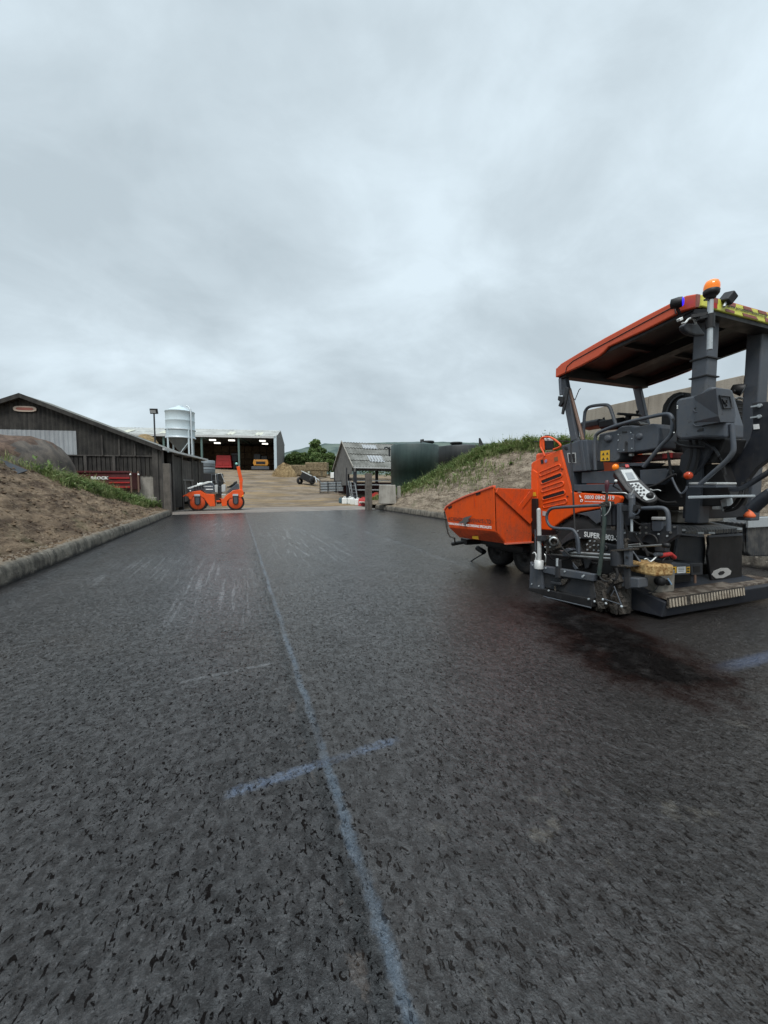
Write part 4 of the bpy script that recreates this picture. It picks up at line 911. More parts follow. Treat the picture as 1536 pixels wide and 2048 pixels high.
# derelict tipped trailer of black scrap
b, D0 = GH(616, 969); print('tip', D0); t = thing('tipped_trailer', 'black trailer lying tipped on its side at the yard edge', 'trailer', b, -.3)
ro = Matrix.Rotation(.45, 3, 'Y')
MB().box((0, 0, .75), (1.5, 1.6, .8), ro).build('body', M['black'], t, .05, world=False)
MB().box((-.1, -.2, 1.25), (1.25, 1.2, .08), ro).build('pale_board', M['alu'], t, world=False)
for x, y, z in ((-.85, -.5, .42), (.55, -.75, .4)):
    mb = MB(); mb.lathe([(.18, -.1), (.38, -.12), (.42, 0), (.38, .12), (.18, .1)], (x, y, z), (.8, -.6, .1), 18); mb.build('wheel', M['rubber'], t, world=False)
mb = MB(); mb.tube([(.7, -.3, .9), (1.3, -.5, .5), (1.6, -.5, .1)], .05, 8); mb.tube([(.6, -.5, .5), (.9, -.8, .9), (1.1, -.9, .2)], .045, 8); mb.build('drawbar', M['galv'], t, world=False)
# straw bales and heaps near the hedge
def bale(px, py, D, L, h, rot, label, mat='bale', dz=0):
    b, D2 = GH(px, py) if not dz else (SD(px, py, D), D); L *= D2/D; h *= D2/D; mb = MB(); n = 5; vs = []
    R_ = Matrix.Rotation(rot, 3, 'Z')
    mb.box((0, 0, h/2), (L, 1.2, h)); o = mb.build('straw_bale', M[mat], bevel=.10); o.location = b; o.rotation_euler = (0, 0, rot); return tag(o, label, 'bale', 'old straw bales at the yard edge')
bale(595, 951, 56, 2.8, 1.5, -YAW, 'long low straw bale between the loose heap and the tipped trailer')
bale(628, 954, 50, 2.1, 1.3, -.5, 'old bale at the bottom of the stack by the hedge')
bale(643, 954, 51, 1.4, 1.2, -.2, 'bale leaning at the right end of the stack by the hedge')
bale(634, 942, 50.5, 2.9, 1.1, -.45, 'brown bale lying on top of the stack by the hedge', dz=1)
b, D0 = GH(612, 952); b.z += .3; mb = MB(); mb.bx(-.6, .6, -.5, .5, 0, 1.0); o = mb.build('feed_bag', plain('pale_sack', (.50, .50, .40)), bevel=.12); o.location = b; o.rotation_euler = (0, 0, -.3); tag(o, 'pale bulk bag beside the straw bales', 'bag')
def heap(px, py, D, rx, ry, h, mat, name, label, cat, n=22):
    b, D2 = GH(px, py); vs = []; m_ = 40; rx *= D2/D; ry *= D2/D; h *= D2/D
    for j in range(n+1):
        r = j/n
        for i in range(m_):
            a = 2*math.pi*i/m_; q = 1+.25*mnoise.noise((math.cos(a)*1.5, math.sin(a)*1.5, h))
            z = h*(1-r*r)*(1+.25*mnoise.noise((r*3*math.cos(a), r*3*math.sin(a), 2)))+.08*h*mnoise.noise((r*9*math.cos(a), r*9*math.sin(a), 7))
            vs.append((rx*r*q*math.cos(a), ry*r*q*math.sin(a), max(-.3, z)-(.3 if j == n else 0)))
    fs = [[j*m_+i, j*m_+(i+1) % m_, (j+1)*m_+(i+1) % m_, (j+1)*m_+i] for j in range(n) for i in range(m_)]
    mb = MB().add(vs, fs, 0, True)
    for _ in range(500):
        r = random.random()**.6; a = random.uniform(0, 6.28); p = Vector((rx*r*math.cos(a), ry*r*math.sin(a), h*(1-r*r))); d = Vector((random.uniform(-1, 1), random.uniform(-1, 1), random.uniform(-.2, .8)))*.22
        s_ = Vector((d.y, -d.x, .05)).normalized()*.025; mb.add([p-s_, p+s_, p+d+s_, p+d-s_], [[0, 1, 2, 3]])
    o = mb.build(name, mat); o.location = b; return tag(o, label, cat)
heap(569, 951, 57, 1.9, 1.7, 1.7, M['straw'], 'straw_heap', 'loose heap of pale straw beside the open shed gable', 'straw heap')
# rounded sheeted heap and red trailer behind the brown bank
hp = SD(30, 945, 15.5)
ht = thing('silage_heap', 'rounded dark sheeted silage heap in front of the barn gable', 'heap', (hp.x, hp.y, 1.4))
vs = []; n1_, n2_ = 40, 26; ax_ = C2W(1, .10); ax_.normalize(); ay_ = Vector((-ax_.y, ax_.x, 0))
for i in range(n1_+1):
    u = -4.2+5.9*i/n1_; env = 1 if u < .35 else math.sqrt(max(0, 1-((u-.35)/1.35)**2.4)); 
    for k in range(n2_+1):
        a = math.pi*k/n2_; rr = 1.10+.05*mnoise.noise((u*1.5, a*2, 1))+.02*math.sin(u*9)*(1 if u > -.5 else 0)
        p = hp+ax_*u-ay_*math.cos(a)*2.0*env*rr; vs.append((p.x, p.y, 1.5+(max(0, math.sin(a))**.8)*1.72*rr*(.10+.90*env)*(1-.06*max(0, -u-.6))+.06*mnoise.noise((u*4, a*5, 6))+(.09*mnoise.noise((u*2.5, a*4, 3))+.05*mnoise.noise((u*9, a*14, 3)))*(1 if u < .7 else .3)))
fs = [[i*(n2_+1)+k, i*(n2_+1)+k+1, (i+1)*(n2_+1)+k+1, (i+1)*(n2_+1)+k] for i in range(n1_) for k in range(n2_)]
fm = [0 if -4.2+5.9*(i+.5)/n1_ > 1.05+.4*mnoise.noise((k*.3, 2, 0)) else 1 for i in range(n1_) for k in range(n2_)]
mb = MB().add(vs, [f for f, q in zip(fs, fm) if not q], 0, True); mb.build('black_sheet', M['sheeted'], ht)
mb = MB().add(vs, [f for f, q in zip(fs, fm) if q], 0, True); mb.build('exposed_soil', M['redsoil'], ht)
ra, rb = SD(150, 985, 18.6), SD(262, 985, 18.9); rd = (rb-ra); rd.z = 0; rl = rd.length; rd.normalize(); rn = Vector((-rd.y, rd.x, 0))
rz0, rz1 = EYE+(975-979)*18.8/F, EYE+(975-945)*18.8/F
tr = thing('farm_trailer', 'dark red muck trailer with white lettering, half hidden behind the weeds', 'trailer', (ra.x, ra.y, .6))
MB().poly([ra+Vector((0, 0, rz0-ra.z)), ra+rd*rl+Vector((0, 0, rz0-ra.z)), ra+rd*rl+Vector((0, 0, rz1-ra.z)), ra+Vector((0, 0, rz1-ra.z))], rn*1.8).build('body', M['maroon'], tr, .02)
for k in range(3):
    z = rz0+.12+.22*k-ra.z; MB().beam(ra+rd*(rl-.95)-rn*.02+Vector((0, 0, z)), ra+rd*(rl-.02)-rn*.02+Vector((0, 0, z)), .05, .06).build('rib', M['red'], tr)
MB().beam(ra-rn*.02+Vector((0, 0, rz1-ra.z+.03)), ra+rd*rl-rn*.02+Vector((0, 0, rz1-ra.z+.03)), .08, .08).build('top_rail', M['maroon'], tr)
mb = MB()
for dx in (.03, .36): mb.beam(ra+rd*(rl+dx)+Vector((0, 0, .0)), ra+rd*(rl+dx)+Vector((0, 0, rz1-ra.z+.06)), .06, .06, upv=(0, 1, 0))
mb.build('hitch_frame', M['pipebrown'], tr)
mb = MB()
for dx in (.03, .40): mb.ball(ra+rd*(rl+dx)-rn*.05+Vector((0, 0, rz1-ra.z-.10)), .045, 10)
mb.build('marker_lamp', M['print_white'], tr)
la = SP(182, 956, ra, rn); lb = SP(218, 956, ra, rn)
MB().text('BROCK', la-rn*.04+Vector((0, 0, -.07)), rd, (0, 0, 1), (lb-la).length, .15, bold=.05, shear=.15).build('lettering', M['print_white'], tr)
# sheets, stones by the bank
b = SX(4, 936, -5.6); mb = MB(); mb.box((0, 0, 0), (.75, .5, .03), Matrix.Rotation(.5, 3, 'Y') @ Matrix.Rotation(.3, 3, 'X')); o = mb.build('metal_sheet', M['navy']); o.location = b+Vector((.05, 0, .06)); tag(o, 'dark metal sheet lying on the brown bank at the left edge of the photo', 'sheet')
wb = SD(326, 1003, 20.2); mb = MB(); mb.box((0, 0, .5), (.75, .5, 1.1)); o = mb.build('stone_block', M['concrete'], bevel=.03, origin=None); o.location = (wb.x-.55, wb.y, -.2); o.rotation_euler = (0, 0, -.3); tag(o, 'weathered concrete stub wall beneath the barn corner post', 'block')
# items by the barn side
b, D0 = GH(361, 1006); t = thing('loader_bucket', 'black loader bucket with pale arms standing beside the barn wall', 'bucket', b, -YAW)
mb = MB(); mb.poly([(-.66, 0, 0), (.62, 0, .02), (.30, 0, .98), (-.42, 0, .98)], (0, .9, 0)); mb.build('shell', M['black'], t, .03, world=False)
mb = MB(); mb.tube([(.28, -.04, 1.0), (.52, -.06, .62), (.70, -.06, .04)], .035, 8); mb.tube([(-.3, -.04, 1.02), (.25, -.04, 1.03), (.55, -.06, .80), (.85, -.06, .50)], .04, 8); mb.build('arm', M['alu'], t, world=False)
MB().bx(-.12, .0, -.02, .01, .72, .86).build('sticker', M['print_white'], t, world=False)
b = SD(417, 947, 34); t = thing('wrapped_bale', 'blue-grey strapped barrel-shaped container standing behind the barn', 'container', b)
MB().lathe([(0, 0), (.52, 0), (.56, .05), (.56, .52), (.54, .55), (.56, .58), (.56, 1.08), (.5, 1.13), (0, 1.13)], b, n=30).build('drum', plain('blue_grey_wrap', (.16, .185, .20), .5), t)
for z in (.30, .55, .8): MB().lathe([(.565, z), (.575, z+.02), (.565, z+.04)], b, n=30).build('strap', M['black'], t)
b = SD(423, 974, 33); t = thing('scrap_bin', 'black slatted bin below the strapped container', 'bin', b, -YAW)
MB().bx(-.85, .85, -.4, .5, 0, 1.15).build('bin_body', M['black'], t, .03, world=False)
mb = MB()
for x in (.25, .75): mb.bx(x-.03, x+.03, -.46, -.4, 0, 1.1)
for z in (.5, 1.0): mb.bx(.2, .8, -.47, -.41, z, z+.05)
mb.build('side_frame', M['grey'], t, world=False)
b0 = SD(392, 917, 27.5); b1 = SD(406, 972, 27.0); MBp = MB().tube([b0, b1], .05, 8).build('leaning_pole', M['postwood'], origin=b1); tag(MBp, 'pale timber pole leaning against the barn side wall', 'pole')
w0 = C2W((345-CXP)/F*27.5, 27.5, 0); w1 = C2W((422-CXP)/F*29, 29, 0)
d_ = (w1-w0).normalized(); n_ = Vector((-d_.y, d_.x, 0)); MBw = MB().poly([w0+Vector((0, 0, -.2)), w1+Vector((0, 0, -.2)), w1+Vector((0, 0, .85)), w0+Vector((0, 0, .75))], n_*.2).build('low_wall', M['concrete'], bevel=.02, origin=w0); tag(MBw, 'low concrete wall behind the orange roller', 'wall')

# ================================================================== trees and hedge
def leafball(mb, c, r, n, sz_, sc=(1, 1, 1)):
    for _ in range(n):
        d = Vector((random.gauss(0, 1), random.gauss(0, 1), random.gauss(0, 1))).normalized()*r*random.random()**.35
        p = c+Vector((d.x*sc[0], d.y*sc[1], d.z*sc[2])); a = Vector((random.uniform(-1, 1), random.uniform(-1, 1), random.uniform(-.6, .6))).normalized()*sz_*random.uniform(.6, 1.3)
        b_ = a.cross(Vector((random.uniform(-1, 1), random.uniform(-1, 1), random.uniform(-1, 1)))).normalized()*sz_*.6
        mb.add([p-a*.5, p+b_*.5, p+a*.5, p-b_*.5], [[0, 1, 2, 3]])
def tree(px, ytop, ybot, D, wpx, mat, label, name='tree', n=30, leaves=170, grp='trees and bushes behind the bales', lsz=.42):
    b = SD(px, ybot, D); H = (ybot-ytop)*D/F; Wd = wpx*D/F/2; t = thing(name, label, 'tree' if 'tree' in name else 'bush', b, 0, grp); zb = H*.25
    mb = MB(); mb.tube([b+Vector((0, 0, -.5)), b+Vector((.05, 0, H*.3)), b+Vector((-.1, .1, H*.6)), b+Vector((.05, 0, H*.85))], [.05*H*.6, .04*H*.6, .025*H*.6, .01*H], 9)
    cl = []
    for i in range(n):
        z = random.uniform(.16, .93); w = math.sin(math.pi*min(1, (z*.86+.12)))**.7; a = random.uniform(0, 6.28); rr = random.random()**.5
        c = b+Vector((math.cos(a)*Wd*w*rr*.85, math.sin(a)*Wd*w*rr*.85, H*z)); cl.append(c)
        if i % 3 == 0: mb.tube([b+Vector((0, 0, H*z*.55)), b.lerp(c, .5)+Vector((0, 0, H*z*.30)), c], [.012*H, .008*H, .004*H], 6)
    mb.build('trunk', M['bark'], t); mb = MB()
    for c in cl: leafball(mb, c, Wd*random.uniform(.20, .42), leaves, lsz, (1, 1, .8))
    mb.build('crown', mat, t)
tree(632, 879, 940, 78, 34, M['leaf_ash'], 'tallest round-headed tree standing above the hedge', n=40, leaves=150, lsz=.5)
tree(628, 906, 945, 74, 40, M['leaf_ash'], 'pale green bush below the tall tree', 'bush', n=26, leaves=150)
tree(588, 905, 942, 72, 46, M['leaf_hedge'], 'dark green bush at the left end of the hedge, next to the shed gable', 'bush', n=34, leaves=170)
tree(605, 907, 944, 73, 40, M['leaf_hedge'], 'dark green bush left of the tall tree', 'bush', n=30, leaves=170)
tree(658, 908, 946, 72, 44, M['leaf_hedge'], 'dark green bush between the tall tree and the open barn', 'bush', n=32, leaves=170)
tree(645, 893, 930, 90, 22, M['leaf_hedge'], 'small dark tree just right of the tall tree', n=16, leaves=120)
hb = MB()
for i in range(70):
    p = SD(690+i*4.2, 945, 62); leafball(hb, p+Vector((0, random.uniform(-1, 1), random.uniform(.2, 1.9))), 1.1, 70, .35)
for i in range(40):
    p = SD(576+i*3, 945, 84); leafball(hb, p+Vector((0, random.uniform(-1, 1), random.uniform(.2, 2.2))), 1.3, 60, .4)
o = hb.build('hedge', M['leaf_hedge']); tag(o, 'dark field hedge running behind the open barn', 'hedge', kind='stuff')
# ================================================================== tandem roller
rb_ = SZ(433.7, 1021.2, 0.012)
rol = thing('tandem_roller', 'orange and grey tandem road roller parked on the apron at the road end', 'road roller', rb_, -YAW+.36)
rx = lambda a: (a-800)/281.6*.98
rz = lambda a: (1035-a)/281.6
def rp(pts, y0, t, mat, name, par=rol, bevel=.02):
    mb = MB().poly([(rx(a), y0, rz(b)) for a, b in pts], (0, t, 0)); return mb.build(name, mat, par, bevel, world=False)
RW = 1.25
rp([(345, 770), (400, 732), (480, 717), (562, 705), (640, 758), (770, 768), (776, 965), (700, 968), (655, 905), (610, 830), (562, 800), (450, 800), (425, 850), (395, 850), (380, 805), (345, 797)], .0, RW, M['orange'], 'front_frame')
rp([(838, 832), (900, 850), (946, 790), (1062, 706), (1150, 690), (1216, 700), (1228, 760), (1222, 815), (1165, 830), (1132, 790), (1085, 790), (1060, 832), (1010, 832), (962, 882), (956, 962), (880, 966), (868, 852)], .0, RW, M['orange'], 'rear_frame')
hood = rp([(370, 672), (660, 578), (700, 570), (742, 592), (772, 650), (772, 738), (662, 748), (592, 698), (480, 702), (370, 722)], .10, RW-.2, M['grey'], 'hood')
rp([(366, 664), (670, 558), (705, 558), (725, 575), (400, 682), (372, 684)], .07, RW-.14, M['white'], 'hood_trim', hood)
for i in range(4):
    x = 474+i*40; rp([(x-15, 655-i*11), (x+12, 640-i*11), (x+14, 680-i*5), (x-10, 688-i*5)], .062, .03, M['black'], 'vent', hood, 0)
MB().text('HAMM', (rx(612), .09, rz(648)), (1, 0, 0), (0, 0, 1), .46, .06, bold=.03).build('lettering', M['print_white'], hood, world=False)
MB().text('TANDEM', (rx(680), .09, rz(692)), (1, 0, 0), (0, 0, 1), .24, .04, bold=.03).build('lettering', M['print_white'], hood, world=False) if False else MB().bx(rx(640), rx(750), .085, .1, rz(695), rz(680)).build('white_sticker', M['print_white'], hood, world=False)
rp([(776, 617), (822, 612), (822, 735), (776, 735)], .05, .35, M['alu'], 'water_tank'); rp([(882, 612), (945, 608), (940, 722), (880, 735)], .05, .35, M['alu'], 'fuel_tank')
rp([(945, 738), (1000, 690), (1120, 588), (1152, 600), (1152, 692), (1050, 700), (1000, 748)], .10, RW-.2, M['grey'], 'rear_cover')
rp([(820, 640), (884, 640), (884, 760), (820, 760)], .2, RW-.5, M['grey_dark'], 'footwell')
rp([(955, 640), (1030, 640), (1072, 570), (1122, 545), (1128, 590), (1034, 662), (962, 660)], .35, .5, M['black'], 'seat', bevel=.04)
mb = MB(); mb.tube([(rx(862), .6, rz(640)), (rx(850), .6, rz(560))], .05, 8); mb.lathe([(.20, 0), (.22, .02), (.20, .04), (.18, .02), (.20, 0)], (rx(868), .6, rz(562)), (.35, 0, .9), 20); mb.build('steering_wheel', M['black'], rol, world=False)
mb = MB(); mb.tube([(rx(800), .12, rz(590)), (rx(795), .12, rz(440)), (rx(880), .12, rz(425)), (rx(905), .12, rz(500)), (rx(940), .12, rz(580))], .015, 8); mb.build('hand_rail', M['alu'], rol, world=False)
rops = MB().poly([(rx(1122), .15, rz(315)), (rx(1172), .15, rz(300)), (rx(1222), .15, rz(545)), (rx(1165), .15, rz(552))], (0, .12, 0)).poly([(rx(1122), RW-.27, rz(315)), (rx(1172), RW-.27, rz(300)), (rx(1222), RW-.27, rz(545)), (rx(1165), RW-.27, rz(552))], (0, .12, 0)).poly([(rx(1122), .27, rz(315)), (rx(1172), .27, rz(300)), (rx(1180), .27, rz(340)), (rx(1130), .27, rz(350))], (0, RW-.54, 0)).build('roll_bar', M['orange'], rol, .015, world=False)
rp([(1162, 552), (1216, 548), (1206, 702), (1168, 702)], .13, .18, M['orange'], 'roll_bar_base'); rp([(1162, 552), (1216, 548), (1206, 702), (1168, 702)], RW-.3, .18, M['orange'], 'roll_bar_base')
MB().ball((rx(1124), .21, rz(266)), .075, 12, 0, (1, 1, 1.1)).build('beacon', M['mint'], rol, world=False)
MB().cyl((rx(1128), .21, rz(320)), (rx(1124), .21, rz(285)), .045, 10).build('beacon_base', M['black'], rol, world=False)
rp([(784, 765), (868, 765), (866, 925), (800, 935), (786, 850)], .25, RW-.5, M['tar'], 'pivot_joint'); rp([(880, 762), (946, 766), (944, 786), (880, 788)], -.02, .3, M['alu'], 'step'); rp([(790, 870), (862, 870), (862, 900), (790, 900)], .18, .1, M['orange'], 'steering_ram')
for cx in (513, 1097):
    cxm = rx(cx); d = thing('x', 'x', 'x') if False else None
    dr = MB().lathe([(.38, .06), (.475, .03), (.49, .05), (.49, RW-.05), (.475, RW-.03), (.38, RW-.06)], (cxm, 0, .475), (0, 1, 0), 48).build('drum', paint('worn_drum_steel', (.010, .009, .009), .5, .5, (.04, .035, .03), .2), rol, world=False)
    MB().lathe([(0, .028), (.375, .028), (.392, .045), (.392, .09)], (cxm, 0, .475), (0, 1, 0), 40).build('drum_face', M['orange_worn'], dr, world=False)
    pts = [(-.16, .42), (.16, .42), (.155, 0), (.135, -.07), (.08, -.13), (0, -.15), (-.08, -.13), (-.135, -.07), (-.155, 0)]
    MB().poly([(cxm+a, -.03, .475+b) for a, b in pts], (0, .07, 0)).build('drum_hanger', M['black'], dr, .012, world=False)
    MB().poly([(cxm+a*.65, -.045, .475+b*.7) for a, b in pts], (0, .03, 0)).build('drum_motor', M['grey'], dr, .01, world=False)
    MB().bx(cxm-.16, cxm+.14, -.05, .05, .475+.36, .475+.48).build('hanger_bracket', M['galv'], dr, .01, world=False)
MB().tube([(rx(345), .1, rz(775)), (rx(300), .1, rz(800))], .03, 8).build('tow_eye', M['orange'], rol, world=False)
MB().ball((rx(412), -.02, rz(712)), .05, 10).build('headlamp', M['white'], rol, world=False); MB().ball((rx(1212), -.02, rz(800)), .045, 10).build('rear_lamp', M['yellow'], rol, world=False); MB().bx(rx(1226), rx(1242), .1, .2, rz(770), rz(730)).build('tail_lamp', M['black'], rol, world=False)
# white sheet bundled on the hood
mb = MB(); vs = []
for i in range(19):
    for k in range(9):
        x = rx(460)+(rx(722)-rx(460))*i/18; y = .2+.8*k/8
        base = 1.33+.33*(i/18); vs.append((x, y, base+.16*math.sin(math.pi*min(1, i/9 if i < 9 else 1))*abs(mnoise.noise((i*.5, k*.6, 3)))*2+.05*math.sin(i*1.1+k)-(.06 if k in (0, 8) else 0)+(.08 if 3 < i < 9 else 0)))
fs = [[i*9+k, (i+1)*9+k, (i+1)*9+k+1, i*9+k+1] for i in range(18) for k in range(8)]
mb.add(vs, fs, 0, True); o = mb.build('folded_sheet', M['white']); o.location = rb_; o.rotation_euler = (0, 0, -YAW+.36); sm_ = o.modifiers.new('solid', 'SOLIDIFY'); sm_.thickness = .03; tag(o, 'crumpled white sheet lying on the roller bonnet', 'sheet')

# ================================================================== road paver
XC = 4.95; XL = 4.13
pv = thing('road_paver', 'orange and dark grey road paver with canopy and beacon on the fresh asphalt', 'paver', (XC, 3.8, 0))
mx = lambda x: 2*XC-x
def plate(name, px, X, t, mat, par=None, bevel=.006): return MB().plx(px, X, t).build(name, mat, par or pv, bevel)
def platey(name, px, Y, t, mat, par=None, bevel=.006): return MB().ply(px, Y, t).build(name, mat, par or pv, bevel)
def smooth_path(pts, it=2):
    pts = [Vector(p) for p in pts]
    for _ in range(it):
        q = [pts[0]]
        for a, b in zip(pts, pts[1:]): q += [a.lerp(b, .25), a.lerp(b, .75)]
        pts = q+[pts[-1]]
    return pts
def tubepx(name, px, X, r, mat, par=None, it=2, n=12):
    """tube through photo points lying in the plane x = X (or each point with its own X)"""
    return MB().tube(smooth_path([SX(p[0], p[1], p[2] if len(p) > 2 else X) for p in px], it), r, n).build(name, mat, par or pv)
XD = (0, -1, 0); ZU = (0, 0, 1)
# ---- chassis
MB().bx(4.42, mx(4.42), 3.36, 5.3, .42, 1.12).build('chassis_and_shade_block', M['black'], pv, .02)  # black block standing for hidden frames and the shaded void between them
MB().bx(4.25, mx(4.25), 3.0, 4.5, 1.12, 1.30).build('engine_bay', M['black'], pv, .02)
# ---- hopper
hp_ = thing('hopper', 'x', 'x', (0, 0, 0)); hp_.parent = pv
for k in ('label', 'category'): del hp_[k]
def wing(side):
    f = (lambda x: x) if side < 0 else mx
    sg = 1 if side < 0 else -1
    A = [SX(889, 1021, 3.4), SX(894, 1013, 3.4), SX(908, 1004, 3.4), SX(930, 993.5, 3.4), SX(986, 973, 3.4)]
    RT = Vector((3.4, 4.55, A[-1].z)); A[-1] = RT; RF = Vector((3.44, 4.55, .715)); FF_ = Vector((3.42, 5.80, .655)); FB = Vector((3.52, 5.62, .50)); RB = Vector((3.62, 4.55, .535))
    P = lambda v, d=0: (f(v.x+d), v.y, v.z)
    mb = MB(); mb.poly([P(v) for v in A+[RF, FF_]], (.03*sg, 0, 0)); w = mb.build('wing', M['orange'], hp_, .008, seg=2)
    MB().poly([P(RF), P(FF_), P(FB), P(RB)], (.03*sg, 0, 0)).build('lower_wing_panel', M['orange_worn'], w, .006)
    rim = [v+Vector((0, .005, .004)) for v in A]; mb = MB()
    for a, b in zip(rim, rim[1:]): mb.beam(P(a, .012), P(b, .012), .055, .028)
    mb.build('wing_rim', paint('chalky_orange', (.70, .13, .07), .5, .2), w, .006)
    # rear bulkhead of the wing
    TI = Vector((4.10, 4.56, 1.325)); BI = Vector((4.10, 4.56, .535))
    mb = MB().poly([(f(3.405), 4.55, RT.z-.02), (f(4.10), 4.55, TI.z), (f(4.10), 4.55, .54), (f(3.62), 4.55, .54), (f(3.44), 4.55, .715)], (0, .03, 0)); wb_ = mb.build('wing_bulkhead', M['orange_worn'], w, .006)
    n = (lambda a: (f(a.x), a.y, a.z))
    mb = MB().beam((f(3.44), 4.53, 1.315), (f(4.06), 4.53, .845), .022, .085, upv=(0, 0, 1)).build('stiffener', M['orange_worn'], wb_)
    mb = MB().beam((f(4.06), 4.538, 1.27), (f(3.84), 4.538, 1.04), .012, .075).build('stiffener', M['orange_worn'], wb_)
    MB().beam((f(3.6), 4.54, .535), (f(4.12), 4.54, .535), .03, .02).build('bottom_flange', paint('pale_edge', (.6, .16, .10), .5, .2), wb_)
    # hopper inside wall sloping to the conveyor
    MB().poly([(f(3.44), 4.58, 1.28), (f(3.44), 5.9, .95), (f(4.35), 5.9, .45), (f(4.35), 4.58, .48)], (0, 0, -.03)).build('inner_wall', M['orange_worn'], w)
    return w
wl_ = wing(-1); wr_ = wing(1)
MB().bx(4.3, mx(4.3), 4.58, 5.95, .40, .45).build('conveyor_floor', M['tar'], hp_)
MB().bx(4.0, mx(4.0), 5.9, 5.96, .46, .62).build('front_apron', M['orange_worn'], hp_)
# lettering on the wing
a = SX(896.5, 1041, 3.395); b = SX(982, 1048, 3.395); xd = (b-a).normalized(); zd = Vector((1, 0, 0)).cross(xd)*-1
zd = Vector((0, -xd.z, -xd.y)) if False else Vector((0, 0, 1))
xd2 = Vector((0, b.y-a.y, b.z-a.z)).normalized()
MB().text('A.C ROADS & DRIVEWAYS LTD', a+Vector((0, 0, .0)), xd2, ZU, (b-a).length, .062, bold=.02).build('lettering', M['print_black'], wl_)
a2 = SX(896.5, 1049, 3.395); b2 = SX(983, 1058, 3.395); xd3 = Vector((0, b2.y-a2.y, b2.z-a2.z)).normalized()
MB().text('TARMACADAM & SURFACE DRESSING SPECIALISTS', a2, xd3, ZU, (b2-a2).length, .040, bold=.04).build('lettering', M['print_white'], wl_)
bird = [(916, 1046), (926, 1040), (925, 1037), (931, 1034), (944, 1031), (936, 1039), (937, 1043), (933, 1045), (930, 1055), (927, 1046), (920, 1047)]
MB().poly([SX(x, y, 3.393) for x, y in bird], (.002, 0, 0)).build('bird_emblem', plain('grey_emblem', (.10, .095, .09)), wl_)
MB().plx([(944, 1069), (956, 1071), (957, 1079), (945, 1077)], 3.50, .004).build('warning_sticker', M['yellow'], wl_)
for p in (((951, 986), (961, 983), (960, 988), (952, 991)), ((896, 1014), (904, 1011), (903, 1015), (897, 1018))): MB().plx(p, 3.396, .004).build('slot', M['black'], wl_)
MB().plx([(947, 991), (948.2, 991), (949.5, 1012), (948.3, 1012)], 3.397, .003).build('panel_crease', M['orange_worn'], wl_)
# push bar, tie rods under the hopper
mb = MB(); c = SX(905, 1088, 3.7); mb.tube([SX(905, 1088, 3.72), SX(938, 1082, 3.80)], .036, 12); mb.bx(3.75, mx(3.75), 5.75, 5.95, .34, .44); mb.tube([(3.70, 5.72, .40), (mx(3.70), 5.72, .40)], .05, 12); mb.build('push_roller', M['black'], pv)
mb = MB(); mb.tube([SX(909, 1076, 3.6), SX(910, 1086, 3.7)], .012, 6)
edge = [(889, 1024), (891, 1038), (893, 1052), (896, 1066), (900, 1073), (908, 1076)]
for p, q in zip(edge, edge[1:]): mb.tube([SX(p[0], p[1], 3.40), SX(q[0], q[1], 3.42)], .012, 6)
for x, y in edge: mb.ball(SX(x, y, 3.4), .018, 8)
mb.build('hinge_strip', M['tar'], hp_)
MB().tube([SX(972, 1104, 4.15), SX(950, 1117, 4.0), SX(932, 1130, 3.9), SX(928, 1138, 3.88)], .012, 8).build('guide_rod', M['black'], pv)
MB().bx(3.98, mx(3.98), 4.62, 5.72, .36, .46).bx(4.10, 4.14, 4.66, 5.7, .30, .40).build('front_axle_frame', M['black'], pv, .02)
mb = MB().tube([SX(955, 1096, 4.1), SX(968, 1104, 4.1)], .05, 8); mb.build('tow_bracket', M['black'], pv)
def wheel(cx, cy, r, w, sgn, hubc=M['black'], name='wheel'):
    """hub faces -x when sgn is -1"""
    o = (cx, cy, r); ax = (sgn, 0, 0)
    ty = MB().lathe([(r*.60, -w*.5), (r*.80, -w*.52), (r*.95, -w*.44), (r, -w*.25), (r, w*.25), (r*.95, w*.44), (r*.80, w*.52), (r*.60, w*.5)], o, ax, 44).build(name, M['rubber'], pv)
    MB().lathe([(r*.62, w*.49), (r*.56, w*.50), (r*.52, w*.38), (r*.25, w*.36), (r*.22, w*.46), (0, w*.47)], o, ax, 36).build('rim', hubc, ty)
    return ty
for y in (4.78, 5.46):
    wheel(4.26, y, .275, .22, -1); wheel(mx(4.26), y, .275, .22, 1)
# big rear wheels, ribbed tyres
def bigwheel(cx, cy, r, w, sgn):
    t = wheel(cx, cy, r, w, sgn, M['tar'], 'drive_wheel')
    mb = MB()
    for k in range(26):
        a = 2*math.pi*k/26
        for s2 in (-1, 1):
            c0 = Vector((cx+s2*w*.48, cy+math.cos(a)*r*.97, r+math.sin(a)*r*.97)); c1 = Vector((cx, cy+math.cos(a+.11)*r*1.012, r+math.sin(a+.11)*r*1.012))
            mb.beam(c0, c1, .045, .035, upv=(0, math.cos(a), math.sin(a)))
    mb.build('tread', M['rubber'], t); return t
bigwheel(4.34, 3.72, .50, .36, -1); bigwheel(mx(4.34), 3.72, .50, .36, 1)
